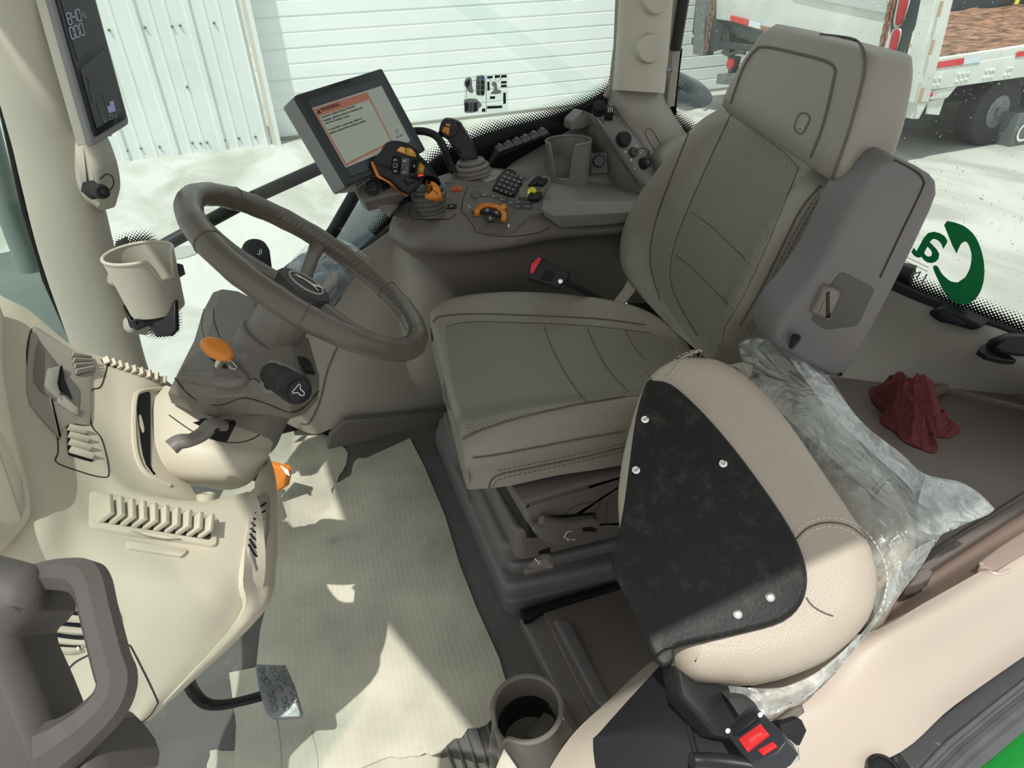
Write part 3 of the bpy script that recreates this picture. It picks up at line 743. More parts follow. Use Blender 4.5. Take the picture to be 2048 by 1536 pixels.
kp = slab('kick_panel', PS([(660, 872), (690, 842), (740, 838), (860, 828), (900, 826), (900, 1000), (640, 1000)], y=1.585), .02, M_['brown'], r=.004, n=ns); struct(kp, 'dark kick panel', None); kp.name = 'baseboard_right'
# glass edge bar by the monitor foot
eb = tube('trim_13', PS([(790, 448), (760, 476), (730, 500), (600, 610)], y=YR-.03), .012, M_['black'], seg=6); struct(eb)
# outside: handrail and mudguard
hr = thing('hand_rail', 'black tubular guard rail outside the right window behind the monitor', 'hand rail', P(500, 420, y=2.1))
tube('rail_tube', PS([(300, 508), (345, 482), (500, 398), (640, 335), (700, 305)], y=2.1), .020, M_['black'], hr, 12)
tube('rail_strut', PS([(640, 500), (668, 460), (720, 370), (750, 320)], y=2.06), .020, M_['black'], hr, 12)
mg = mat('mudguard_plastic', (.10, .125, .15), .32)
pf_ = patch('mudguard', [[P(700, 640, y=1.80), P(780, 520, y=1.80), P(900, 430, y=1.80)], [P(600, 620, y=2.0), P(690, 500, y=2.0), P(800, 400, y=2.0)], [P(520, 640, y=2.35), P(600, 520, y=2.35), P(720, 395, y=2.35)], [P(530, 690, y=2.6), P(620, 560, y=2.6), P(740, 440, y=2.6)]], mg, None, thick=.02)
tag(pf_, 'blue-grey curved mudguard outside the right window below the monitor', 'mudguard')
hood = slab('engine_hood', PS([(-260, 520), (0, 503), (80, 487), (96, 500), (175, 760), (-260, 760)], z=.15), .4, mat('hood_green_grey', (.075, .085, .08), .3, None, (4, .15)), r=.03, n=V3((0, 0, 1)))
tag(hood, 'dark green-grey engine hood seen through the windscreen left of the front pillar', 'hood')
ex = tube('exhaust_stack', PS([(-30, 250), (10, 400), (48, 500), (60, 540)], y=2.0), .03, mat('stack_grey', (.16, .18, .17), .5), seg=14)
tag(ex, 'grey post standing outside the windscreen at the far left', 'post')
# work lamp outside the rear pillar
wl_ = thing('work_lamp', 'dark round-nosed work lamp with an emblem outside the rear window', 'lamp', P(1360, 170, d=2.2))
lampm = mat('lamp_grey', (.09, .12, .13), .3)
body = slab('lamp_body', PD([(1322, 140, 2.3), (1345, 137, 2.25), (1372, 155, 2.2), (1386, 178, 2.2), (1378, 193, 2.2), (1350, 202, 2.22), (1325, 202, 2.3)]), .1, lampm, wl_, r=.03, sm=4)
tube('mount_arm', [P(1330, 170, d=2.25), V3((1.25, 1.82, .78)), V3((1.13, 1.745, .76))], .012, M_['black'], wl_)
c0 = on(body, 1360, 178, .002)[0]
slab('badge', [c0+CR*a+CU*b for a, b in ((-.008, -.01), (.008, -.01), (.009, .008), (0, .012), (-.009, .008))], .002, M_['black'], wl_, r=0, n=-CF)
for k in range(5):
    a = (1330+k*1, 146+k*5.5); b = (1352+k*5, 151+k*6)
    seam('rib', body, [a, b], .0035, mat('rib_pale_%d' % k, (.22, .26, .27), .4), wl_, sm=2)
for k in range(3): seam('printed_line', body, [(1346+k, 188+k*3.5), (1368+k, 190+k*3.5)], .0009, M_['black'], wl_, sm=1, off=.001)
rp = tube('trim_22', [V3((1.47, .36, 1.95)), V3((1.46, .36, .9)), V3((1.44, .36, -.02))], .05, M_['tan2'], seg=18, sm=3); struct(rp)

# ------------------------------------------------------------------ operator seat
SW = radians(10); LAT = V3((sin(SW), cos(SW), 0)); REAR = V3((cos(SW), -sin(SW), 0)); UPZ = V3((0, 0, 1))
REC = radians(10); BUP = REAR*sin(REC)+UPZ*cos(REC); BN = LAT.cross(BUP)
if BN.dot(-REAR) < 0: BN = -BN
B0 = V3((.815, 1.10, .45))
def SB(u, v, off=0.0): return PL(u, v, B0+BN*off, BN)
seat = thing('operator_seat', 'grey-brown leather operator seat with tall backrest facing the steering wheel', 'seat', V3((.55, 1.05, 0)))
LE = M_['leather']
# --- cushion: rings from front to rear; each ring given by its far and near outline
def cushion_ring(far, near, ztop, zbot, bol, sag, wid=1.0):
    """far, near: outline corners in space (top height ztop)"""
    d = far-near; L_ = d.length; e = d.normalized(); out = []
    prof = [(-.0, 0, 0), (-.012, .35, 0), (-.006, .75, 0), (.025, .97, 0), (.07, 1.0, bol), (.12, .98, bol*.7), (.165, .95, 0), (.24, .93, -sag*.5), (.5, .93, -sag), (.76, .93, -sag*.5), (.835, .95, 0), (.88, .98, bol*.7), (.93, 1.0, bol), (.975, .97, 0), (1.006, .75, 0), (1.012, .35, 0), (1.0, 0, 0), (.75, -.02, 0), (.5, -.02, 0), (.25, -.02, 0)]
    for t, h, b in prof: out.append(near+e*(t*L_)+UPZ*(zbot-near.z+(ztop-zbot)*h+b))
    return out
cr_ = []
stations = [  # far px, near px, ztop, zbot, bolster, sag, forward push
    ((866, 655), (935, 935), .425, .40, 0, 0), ((858, 640), (925, 905), .452, .375, .004, 0), ((862, 615), (936, 890), .470, .372, .010, .004), ((905, 592), (1010, 878), .478, .375, .014, .008),
    ((1000, 582), (1110, 860), .480, .38, .016, .012), ((1120, 588), (1230, 845), .478, .38, .018, .015), ((1230, 606), (1370, 820), .472, .38, .018, .016), ((1300, 630), (1450, 795), .46, .38, .012, .014), ((1355, 668), (1490, 778), .44, .385, .0, .01)]
for f_px, n_px, zt, zb, bo, sg in stations:
    far = P(*f_px, z=zt); near = P(*n_px, z=zt); cr_.append(cushion_ring(far, near, zt, zb, bo, sg))
rg = rings_smooth(cr_, 3, 6)
v, f = g_loft(rg); cush = mesh('cushion', v, f, LE, seat, sharp=60)
# perforated middle laid over the cushion
def inlay(name, o, rows, mt, par_, off=.0015, s=8, thick=.001):
    G = [smooth([V3((a, b, 0)) for a, b in r], s) for r in rows]
    cols = [smooth([G[i][j] for i in range(len(G))], s) for j in range(len(G[0]))]
    GG = [[on(o, cols[j][i].x, cols[j][i].y, off)[0] for j in range(len(cols))] for i in range(len(cols[0]))]
    v, f = g_sheet(GG, thick); return mesh(name, v, f, mt, par_, sharp=60)
inlay('perforated_panel', cush, [[(893, 655), (940, 646), (1060, 648), (1180, 654), (1300, 668), (1345, 685)], [(898, 715), (960, 705), (1080, 705), (1200, 705), (1300, 708), (1352, 712)], [(912, 790), (985, 780), (1100, 770), (1220, 760), (1320, 750), (1380, 742)], [(938, 868), (1010, 842), (1120, 815), (1250, 795), (1350, 778), (1420, 765)]], M_['perf'], seat)
for i, q in enumerate(([(1088, 654), (1105, 700), (1135, 755), (1172, 805)], [(1175, 660), (1195, 705), (1222, 748), (1258, 785)], [(1250, 662), (1268, 695), (1292, 722)])): seam('quilt_seam', cush, q, .0014, M_['thread2'], seat, off=.0018)
seam('edge_seam', cush, [(866, 644), (885, 632), (960, 628), (1080, 632), (1200, 638), (1290, 650)], .0018, M_['thread2'], seat, off=.001)
seam('edge_seam', cush, [(893, 655), (940, 645), (1060, 647), (1180, 653), (1300, 667)], .0014, M_['thread2'], seat, off=.0015)
seam('edge_seam', cush, [(926, 878), (960, 862), (1010, 844), (1120, 816), (1250, 794)], .0018, M_['thread2'], seat, off=.0015)
seam('edge_seam', cush, [(946, 915), (1000, 908), (1120, 885), (1250, 862)], .0018, M_['thread2'], seat, off=.001)
seam('edge_seam', cush, [(982, 1004), (979, 968), (1000, 949), (1060, 936), (1160, 915), (1250, 893)], .0016, M_['thread2'], seat, off=.0008)
stitch('stitching', cush, [(987, 1004), (986, 972), (1004, 957), (1060, 944), (1160, 923), (1250, 901)], M_['thread2'], seat)
stitch('stitching', cush, [(996, 941), (1060, 928), (1160, 907), (1250, 886)], M_['thread2'], seat)
# --- suspension and base
SL = M_['slate']
def zslab(name, px, z, h, mt, par_, r=.012, rc=.03, back_r=None):
    q = [P(a, b, z=z) for a, b in px]; return slab(name, q, h, mt, par_, r=r, n=V3((0, 0, 1)), rc=rc, back_r=back_r)
zslab('base_plate', [(866, 858), (1012, 1205), (1250, 1150), (1420, 980), (1200, 760)], .055, .05, SL, seat, r=.012)
zslab('base_skirt', [(868, 848), (1008, 1178), (1245, 1125), (1400, 950), (1200, 730)], .10, .04, SL, seat, r=.014)
zslab('bellows_step', [(880, 822), (1000, 1096), (1248, 1040), (1380, 900), (1180, 700)], .17, .085, SL, seat, r=.014)
zslab('suspension_box', [(888, 790), (1030, 1066), (1250, 1010), (1390, 850), (1180, 690)], .23, .08, M_['brown'], seat, r=.01)
zslab('suspension_top', [(900, 770), (1046, 990), (1250, 930), (1390, 830), (1180, 690)], .33, .12, M_['black'], seat, r=.006)
for q in ([(885, 768), (893, 765), (912, 812), (902, 822), (886, 800)], [(902, 828), (915, 822), (935, 880), (922, 878)]):
    slab('rail_pad', PD([(a, b, 1.32) for a, b in q]), .02, SL, seat, r=.004, sm=3)
bst_ = zslab('skirt_step', [(872, 836), (1020, 1136), (1246, 1082), (1390, 930), (1190, 715)], .125, .035, SL, seat, r=.010)
ta, na = on(bst_, 905, 930, .0012); tb, nb = on(bst_, 975, 1075, .0012)
text('maker_lettering', 'GRAMMER', ta, tb-ta, na.cross(tb-ta), .030, mat('emboss_slate', (.155, .148, .148), .5), bst_)
# side housing with the levers, below the cushion
hp = slab('lever_housing', PS([(1043, 1008), (1120, 985), (1240, 948), (1300, 930), (1300, 1050), (1243, 1064), (1200, 1066), (1110, 1062), (1090, 1085), (1056, 1050)], y=.785), .12, M_['brown'], seat, r=.012, n=ns, rc=.006)
slab('lever_recess', PS([(1082, 1034), (1190, 1026), (1194, 1064), (1150, 1062), (1086, 1052)], y=.783), .004, M_['black'], seat, r=0, n=ns)
tube('lift_handle', PS([(1082, 1040), (1100, 1045), (1140, 1049), (1180, 1044), (1192, 1048)], y=.772), .0085, M_['brown'], seat, sm=4, flat=1.0)
slab('handle_web', PS([(1082, 1036), (1130, 1042), (1190, 1036), (1192, 1056), (1178, 1050), (1100, 1054), (1084, 1058)], y=.775), .01, M_['brown'], seat, r=.004, n=ns)
kn = slab('slide_lever', PS([(1066, 1056), (1110, 1052), (1165, 1056), (1160, 1080), (1140, 1090), (1110, 1092), (1082, 1080)], y=.765), .012, M_['brown'], seat, r=.005, n=ns, sm=4)
for a, b, c_, e in ((1128, 1074, 1134, 1064), (1134, 1064, 1144, 1062), (1128, 1074, 1138, 1080), (1144, 1062, 1140, 1046)): seam('printed_mark', kn, [(a, b), (c_, e)], .0007, M_['white'], seat, sm=1)
for a in (1137, 1147): seam('printed_mark', kn, [(a-3, 1080), (a+3, 1079)], .0009, M_['white'], seat, sm=1)
seam('pocket_line', hp, [(1130, 1028), (1150, 1012), (1195, 1002), (1198, 1014), (1185, 1026)], .0008, M_['line'], seat, sm=3)
seam('pocket_line', hp, [(1222, 1000), (1213, 1006), (1212, 1050), (1240, 1044)], .0008, M_['line'], seat, sm=1)
lv = slab('tilt_lever', PD([(1055, 1132, 1.17), (1070, 1118, 1.17), (1082, 1107, 1.18), (1100, 1106, 1.18), (1110, 1118, 1.18), (1108, 1135, 1.17), (1090, 1138, 1.17), (1062, 1145, 1.16), (1053, 1142, 1.16)]), .03, M_['brown'], seat, r=.006, sm=3)
slab('lever_slot', PD([(1078, 1104, 1.195), (1101, 1096, 1.2), (1101, 1110, 1.2), (1078, 1116, 1.195)]), .006, M_['black'], seat, r=0)
for q in ([(1070, 1117), (1074, 1123)], [(1074, 1123), (1080, 1122)], [(1075, 1127), (1079, 1127)]): seam('printed_mark', lv, q, .0012, M_['white'], seat, sm=1)

# --- backrest: rings from bottom to top
def back_ring(fp, np_, bol, depth, off=0.0, cx=.05):
    far, near = SB(*fp, off), SB(*np_, off); d = far-near; L_ = d.length; e = d.normalized()
    prof = [(0, -.6, 0), (-.01, -.3, 0), (0.0, -.05, .5), (.035, .0, 1.0), (.085, .0, 1.0), (.14, 0, .6), (.2, 0, .12), (.35, 0, 0), (.5, 0, -.08), (.65, 0, 0), (.8, 0, .12), (.86, 0, .6), (.915, 0, 1.0), (.965, 0, 1.0), (1.0, -.05, .5), (1.01, -.3, 0), (1.0, -.6, 0), (.8, -1.0, 0), (.5, -1.05, 0), (.2, -1.0, 0)]
    return [near+e*(t*L_)+BN*(depth*h+bol*b) for t, h, b in prof]
bst = [((1392, 700), (1440, 738), .0, .05, 0), ((1340, 640), (1456, 716), .02, .07, 0), ((1290, 575), (1494, 674), .035, .09, 0), ((1268, 530), (1530, 632), .045, .085, 0), ((1268, 470), (1562, 572), .045, .085, 0),
       ((1295, 405), (1594, 512), .045, .085, 0), ((1335, 345), (1626, 454), .04, .085, 0), ((1372, 292), (1650, 410), .034, .085, 0), ((1412, 240), (1668, 380), .02, .09, 0), ((1440, 215), (1672, 358), .0, .06, 0)]
rg = rings_smooth([back_ring(*b) for b in bst], 3, 6)
v, f = g_loft(rg); back = mesh('backrest', v, f, LE, seat, sharp=60)
inlay('perforated_panel', back, [[(1462, 232), (1510, 262), (1560, 298), (1598, 335)], [(1420, 320), (1480, 345), (1535, 385), (1570, 405)], [(1380, 410), (1430, 440), (1495, 490), (1528, 505)], [(1345, 500), (1395, 540), (1455, 590), (1482, 602)], [(1345, 570), (1390, 610), (1430, 645), (1450, 655)], [(1378, 640), (1400, 665), (1430, 695), (1445, 700)]], M_['perfb'], seat)
for q in ([(1384, 424), (1430, 458), (1500, 528)], [(1354, 510), (1400, 550), (1466, 618)]): seam('quilt_seam', back, q, .0014, M_['thread2'], seat, off=.0018)
seam('edge_seam', back, [(1462, 230), (1425, 310), (1385, 400), (1350, 490), (1342, 560), (1365, 620), (1395, 670)], .0018, M_['thread2'], seat, off=.0015)
seam('edge_seam', back, [(1640, 372), (1600, 420), (1560, 500), (1520, 580), (1480, 650)], .0018, M_['thread2'], seat, off=.001)
seam('edge_seam', back, [(1378, 265), (1340, 360), (1312, 440), (1300, 520), (1320, 600)], .0016, M_['thread2'], seat, off=.001)
stitch('stitching', back, [(1655, 372), (1618, 430), (1580, 500), (1540, 590), (1500, 670)], M_['thread2'], seat)
stitch('stitching', back, [(1645, 372), (1608, 430), (1570, 500), (1530, 590), (1492, 665)], M_['thread2'], seat)
# --- headrest
def head_ring(fp, np_, fo, dp, rr=.03):
    far, near = SB(*fp, fo), SB(*np_, fo); e = (far-near).normalized(); L_ = (far-near).length
    o = [near, far, far-BN*dp-e*.02, near-BN*dp+e*.02]
    return rcorner([o[0], o[1], o[2], o[3]], [rr*.8, rr, .03, .03], 5)
hst = [((1450, 222), (1655, 352), .045, .06, .02), ((1436, 206), (1672, 366), .06, .09, .028), ((1440, 185), (1690, 330), .07, .10, .03), ((1462, 140), (1712, 250), .07, .105, .03), ((1492, 92), (1730, 160), .066, .105, .03), ((1512, 64), (1738, 115), .06, .10, .03), ((1530, 52), (1730, 96), .05, .10, .03), ((1545, 46), (1715, 88), .03, .06, .02)]
R_ = [head_ring(*h) for h in hst]
cols = [smooth([r[j] for r in R_], 4) for j in range(len(R_[0]))]
v, f = g_loft([[cols[j][i] for j in range(len(cols))] for i in range(len(cols[0]))]); head = mesh('headrest', v, f, LE, seat, sharp=60)
seam('edge_seam', head, [(1462, 206), (1474, 170), (1490, 130), (1510, 102), (1530, 94), (1590, 106), (1650, 122), (1670, 138), (1668, 160), (1655, 220), (1640, 270), (1622, 315)], .002, M_['thread2'], seat, off=.0008)
seam('edge_seam', head, [(1640, 70), (1700, 78), (1722, 92), (1730, 120), (1726, 160), (1705, 240), (1682, 310), (1664, 358)], .002, M_['thread2'], seat, off=.0008)
seam('badge_rim', head, [(1592, 262), (1590, 250), (1597, 232), (1606, 226), (1617, 230), (1620, 240), (1612, 258), (1602, 268)], .0011, M_['thread2'], seat, closed=True, off=.0005)
pz, nz = on(head, 1593, 262, .001)
deer(pz, SB(1620, 268)-SB(1595, 256), SB(1603, 226)-SB(1595, 256), .021, mat('emboss_pale', (.30, .28, .235), .5), seat)
# --- switch panel in the side of the backrest
sp = plate_on('switch_bezel', back, [(1590, 582), (1584, 574), (1590, 545), (1622, 478), (1638, 470), (1652, 474), (1656, 486), (1630, 545), (1608, 580)], .006, M_['grey'], seat, off=.004, r=.002, sm=2)
for q in ([(1628, 486), (1646, 489), (1633, 528), (1614, 524)], [(1608, 536), (1627, 540), (1614, 572), (1597, 566)]):
    s_ = plate_on('rocker_switch', sp, q, .006, M_['black'], seat, off=.003, r=.0015)
    cx_, cy_ = sum(a for a, b in q)/4, sum(b for a, b in q)/4
    seam('printed_mark', s_, [(cx_-2, cy_-5), (cx_+4, cy_-5)], .0005, M_['white'], s_, sm=1, off=.0003); seam('printed_mark', s_, [(cx_-5, cy_+7), (cx_+1, cy_+7)], .0005, M_['white'], s_, sm=1, off=.0003)
# --- left armrest swung up beside the backrest
A0, AN = plane3(P(1800, 335, y=.625), P(1560, 690, y=.665), P(1690, 740, y=.635))

def AR(u, v, off=0.0): return PL(u, v, A0+AN*off, AN)
arm = slab('armrest', [AR(*p) for p in ((1788, 318), (1812, 322), (1868, 352), (1879, 378), (1866, 425), (1780, 600), (1695, 748), (1640, 742), (1560, 700), (1545, 688), (1556, 650), (1575, 618), (1600, 590), (1650, 520), (1700, 420), (1752, 340))], .075, M_['slate'], seat, r=.012, n=AN, sm=2)
rec = slab('armrest_recess', [AR(*p, .001) for p in ((1668, 560), (1684, 543), (1752, 578), (1740, 600), (1716, 652), (1650, 660), (1622, 640))], .004, M_['navy'] if False else mat('recess_shade', (.055, .052, .052), .5), arm, r=.0005, n=AN, rc=.008)  # recess coloured darker than the arm to stand for its shade
ka, kb = AR(1640, 612, .012), AR(1664, 590, .012)
slab('adjuster_knob', [AR(*p, .012) for p in ((1626, 630), (1652, 575), (1672, 578), (1685, 586), (1682, 600), (1658, 645))], .03, M_['grey'], arm, r=.008, n=AN, rc=.004)
seam('groove', arm, [(1788, 320), (1830, 342), (1846, 360), (1843, 380), (1800, 470), (1760, 555)], .0015, M_['line'], arm)
tube('release_lever', [AR(1583, 694, .0), AR(1590, 682, .012), AR(1592, 674, .014)], [.004, .006, .007], M_['black'], arm, 10)
slab('hinge_cover', [AR(*p, -.012) for p in ((1545, 690), (1580, 640), (1650, 620), (1700, 700), (1690, 760), (1600, 745))], .05, M_['slate'], seat, r=.01, n=AN, rc=.01)
# --- latch of the belt on the far side
bk = thing('belt_buckle', 'black red-tipped belt buckle standing beyond the far edge of the seat cushion', 'buckle', P(1150, 590, y=1.36))
bb = slab('buckle_body', PD([(1055, 545, 1.50), (1062, 520, 1.50), (1080, 512, 1.50), (1138, 540, 1.50), (1142, 552, 1.50), (1120, 578, 1.50), (1058, 558, 1.50)]), .03, M_['black'], bk, r=.005, rc=.006)
slab('release_button', PD([(1060, 545, 1.495), (1062, 528, 1.495), (1078, 514, 1.495), (1084, 517, 1.495), (1066, 548, 1.495)]), .008, M_['red'], bk, r=.002)
slab('window_frame', PD([(1092, 538, 1.495), (1110, 546, 1.495), (1102, 562, 1.495), (1080, 558, 1.495)]), .004, M_['navy'], bk, r=.001)
lathe('rivet', [(.006, 0), (.006, .003), (.004, .004), (0, .004)], P(1121, 563, d=1.492), EYE-P(1121, 563, d=1.5), M_['chrome'], bk, 14)
tube('stalk', PD([(1125, 562, 1.51), (1160, 578, 1.53), (1200, 598, 1.55)]), .013, M_['blackm'], bk, flat=.5, sm=3)
wb_ = tube('belt_strap', PD([(1268, 560, 1.66), (1258, 580, 1.62), (1238, 606, 1.6)]), .016, mat('webbing_beige', (.33, .30, .25), .8), None, flat=.15)
tag(wb_, 'beige strap hanging between the backrest foot and the cushion', 'strap')
# ------------------------------------------------------------------ folded passenger seat by the door
def dI(u, v, k=0): return .97-.17*(v-740)/580-.03*(u-1400)/300+k
def PI_(pts, k=0): return [P(a, b, d=dI(a, b, k)) for a, b in pts]
inst = thing('passenger_seat', 'folded passenger seat with black back shell and light leather rim by the door', 'seat', V3((.5, .45, .3)))
L2 = M_['leather2']
outer = [(1237, 1010), (1240, 930), (1256, 850), (1284, 760), (1312, 722), (1352, 700), (1402, 696), (1455, 706), (1520, 750), (1590, 830), (1660, 930), (1722, 1020), (1760, 1085), (1776, 1160), (1755, 1235), (1700, 1295), (1640, 1332), (1540, 1364), (1420, 1366), (1368, 1350), (1346, 1305), (1320, 1270), (1262, 1150)]
O3 = smooth(PI_(outer, .005), 3, True)
v, f = g_slab(O3, .13, .042, 6, back_r=.03); rim = mesh('seat_pad', v, f, L2, inst, sharp=60)
shell_px = [(1292, 762), (1310, 758), (1334, 762), (1360, 778), (1412, 828), (1470, 895), (1530, 975), (1580, 1050), (1608, 1110), (1617, 1160), (1606, 1205), (1570, 1240), (1500, 1262), (1400, 1284), (1352, 1296), (1340, 1322), (1318, 1326), (1300, 1300), (1262, 1210), (1223, 1130), (1232, 1085), (1246, 1020), (1258, 930), (1272, 830)]
shell = slab('back_shell', smooth(PI_(shell_px, -.012), 3, True), .03, M_['shell'], inst, r=.007, seg=4, back_r=.004)
slab('shell_lip', PI_([(1318, 1326), (1310, 1312), (1328, 1296), (1348, 1296), (1346, 1322), (1330, 1332)], -.016), .02, M_['shell'], inst, r=.004, sm=3)
for a, b in ((1290, 840), (1272, 941), (1446, 928), (1540, 1195), (1475, 1229)):
    c, n_ = on(shell, a, b, .0); lathe('screw', [(.0056, 0), (.0056, .002), (.003, .0035), (.0028, .0015), (0, .0015)], c, n_, M_['chrome'], inst, 14)
seam('pad_seam', rim, [(1332, 752), (1345, 735), (1366, 715), (1400, 700)], .0016, M_['leather2'], inst, off=.0004)
stitch('stitching', rim, [(1338, 756), (1352, 737), (1374, 716), (1408, 701)], M_['thread'], inst, r=.0006)
stitch('stitching', rim, [(1328, 748), (1340, 731), (1360, 712), (1390, 700)], M_['thread'], inst, r=.0006)
stitch('stitching', rim, [(1588, 1070), (1610, 1048), (1650, 1036), (1700, 1044), (1735, 1068), (1762, 1110), (1774, 1150), (1768, 1200), (1755, 1230)], M_['thread'], inst, step=.008)
seam('pad_seam', rim, [(1592, 1078), (1616, 1056), (1654, 1045), (1698, 1052), (1730, 1076)], .0013, M_['thread2'], inst)
stitch('stitching', rim, [(1598, 1086), (1620, 1064), (1656, 1053), (1694, 1060), (1722, 1082)], M_['thread'], inst, step=.008)
seam('crease', rim, [(1612, 1195), (1625, 1212), (1648, 1226), (1666, 1232)], .0012, M_['thread2'], inst)
seam('crease', rim, [(1290, 738), (1300, 755), (1312, 770)], .0012, M_['thread2'], inst)
# second pad, lying behind the first (the seat proper)
sec = [(1440, 722, 1.06), (1480, 706, 1.08), (1560, 712, 1.10), (1640, 760, 1.09), (1720, 850, 1.05), (1800, 950, 1.0), (1850, 1030, .96), (1856, 1110, .93), (1822, 1190, .90), (1770, 1260, .88), (1680, 1200, .92), (1600, 1000, 1.0), (1500, 830, 1.05)]
S3 = smooth(PD([(a, b, d) for a, b, d in sec]), 3, True)
v, f = g_slab(S3, .12, .05, 6, back_r=.03); pad2 = mesh('seat_cushion', v, f, L2, inst, sharp=60)
stitch('stitching', pad2, [(1736, 990), (1760, 960), (1790, 940), (1806, 936)], M_['thread2'], inst)
seam('pad_seam', pad2, [(1742, 1000), (1768, 968), (1796, 950), (1812, 950)], .0014, M_['thread2'], inst)
# foot bracket and lower black box
slab('hinge_bracket', PD([(1350, 1330, .80), (1400, 1365, .80), (1460, 1372, .80), (1490, 1420, .79), (1480, 1480, .77), (1430, 1470, .77), (1362, 1395, .79)]), .05, M_['black'], inst, r=.006)
# film over the pads
film = thing('plastic_cover', 'clear polythene cover draped over the passenger seat pads', 'cover', P(1700, 900, d=1.0))
def wob(G, a, fq, seed=1):
    rnd = random.Random(seed); ph = [rnd.uniform(0, 6.28) for _ in range(12)]
    out = []
    for i, row in enumerate(G):
        r = []
        for j, p in enumerate(row):
            s = sin(p.x*fq+ph[0]+2*sin(p.y*fq*.7+ph[1]))*.5+sin((p.y+p.z)*fq*1.9+ph[2]+sin(p.x*fq*2.1+ph[3]))*.35+sin((p.x*1.3-p.z)*fq*3.7+ph[4])*.2
            n = (EYE-p).normalized(); r.append(p+n*(s*a))
        out.append(r)
    return out
def sheet(name, grid, s, amp, fq, mt, par_, seed=1):
    rows = [smooth(PD(r), s) for r in grid]
    cols = [smooth([rows[i][j] for i in range(len(rows))], s) for j in range(len(rows[0]))]
    G = [[cols[j][i] for j in range(len(cols))] for i in range(len(cols[0]))]
    v, f = g_sheet(wob(G, amp, fq, seed), 0); return mesh(name, v, f, mt, par_, sharp=180)
sheet('draped_sheet', [[(1478, 700, 1.04), (1500, 690, 1.05), (1560, 690, 1.06), (1625, 704, 1.06)], [(1500, 760, 1.0), (1560, 765, 1.01), (1640, 785, 1.04), (1690, 800, 1.04)], [(1560, 840, .98), (1620, 855, .97), (1700, 870, 1.0), (1752, 890, 1.0)],
    [(1640, 940, .95), (1700, 950, .93), (1790, 950, .95), (1850, 968, .95)], [(1700, 1030, .91), (1760, 1040, .89), (1850, 1030, .91), (1905, 1040, .92)], [(1750, 1120, .88), (1800, 1130, .86), (1850, 1115, .88), (1872, 1080, .90)], [(1745, 1240, .85), (1770, 1225, .84), (1800, 1190, .85), (1830, 1130, .88)]], 7, .005, 38, M_['film'], film, 2)
sheet('folded_edge', [[(1476, 688, 1.05), (1510, 676, 1.06), (1560, 684, 1.07), (1600, 700, 1.07), (1625, 712, 1.06)], [(1484, 712, 1.03), (1515, 706, 1.04), (1560, 712, 1.05), (1600, 730, 1.05), (1640, 750, 1.05)]], 8, .007, 55, M_['film2'], film, 5)
sheet('folded_edge', [[(1590, 705, 1.04), (1660, 768, 1.03), (1730, 850, 1.0), (1800, 905, .98), (1850, 948, .96), (1930, 968, .96), (1988, 1018, .95)], [(1578, 716, 1.035), (1630, 785, 1.02), (1690, 855, .99), (1760, 920, .97), (1810, 965, .94), (1870, 1030, .92), (1940, 1044, .92)]], 8, .004, 40, M_['film2'], film, 7)
sheet('folded_edge', [[(1850, 955, .95), (1900, 965, .95), (1950, 980, .95), (1990, 1018, .95)], [(1835, 1010, .92), (1880, 1020, .92), (1930, 1030, .93), (1975, 1030, .94)], [(1835, 1060, .90), (1870, 1070, .90), (1900, 1062, .92), (1935, 1046, .93)]], 8, .009, 60, M_['film2'], film, 9)
sheet('hanging_edge', [[(1778, 1150, .84), (1800, 1130, .85), (1835, 1095, .87), (1880, 1075, .9)], [(1745, 1240, .83), (1762, 1225, .84), (1790, 1195, .85), (1815, 1160, .86)], [(1640, 1340, .80), (1660, 1345, .80), (1700, 1300, .82), (1740, 1262, .83)], [(1560, 1375, .79), (1600, 1400, .78), (1640, 1370, .79), (1670, 1345, .80)], [(1456, 1372, .79), (1480, 1420, .77), (1540, 1430, .77), (1600, 1400, .78)]], 7, .005, 45, M_['film2'], film, 3)
# ------------------------------------------------------------------ steering wheel
g0 = P(627.1, 542.7, d=1.0)
vw = (EYE-g0).normalized(); im = (CR*.537+CU*.843); im = (im-vw*im.dot(vw)).normalized()
WN = V3((.652, -.053, .756)).normalized()
W0 = g0; WRAD = .1906
def wpt(a, r=WRAD, h=0.0):
    return W0+WX*(r*cos(a))+WY_*(r*sin(a))+WN*h
WX = (CR*.843-CU*.537); WX = (WX-WN*WX.dot(WN)).normalized(); WY_ = WN.cross(WX)
sw_ = thing('steering_wheel', 'brown leather three-spoke steering wheel with a round emblem on its black hub', 'steering wheel', W0)
WH = M_['wheel']
NS = 120; pth = [wpt(2*pi*i/NS) for i in range(NS)]
def rimr(i):
    a = 2*pi*i/NS; return .0172+.0009*max(0, sin(a*22))*(1 if True else 0)
v, f = g_tube(pth, [rimr(i) for i in range(NS)], 18, True); rimw = mesh('rim', v, f, WH, sw_, sharp=180)
def ang_of(u, v):
    p = PL(u, v, W0, WN)-W0; return atan2(p.dot(WY_), p.dot(WX))
hubc = W0-WN*.036
spk = [(642, 478), (795, 672), (404, 418)]
for u_, v_ in spk:
    a = ang_of(u_, v_); q = [hubc+(wpt(a)-W0).normalized()*.035, hubc+(wpt(a)-W0).normalized()*.10+WN*.004, wpt(a, WRAD*.80, -.020), wpt(a, WRAD*.95, -.006)]
    sp_ = tube('spoke', q, [.0135, .012, .012, .015], WH, sw_, 12, sm=5, flat=.55, upv=WN)
    e_ = [wpt(a+k*.045, WRAD, 0) for k in (-1.6, -.8, 0, .8, 1.6)]
    tube('spoke_wrap', e_, .0178, WH, sp_, 16, sm=2)
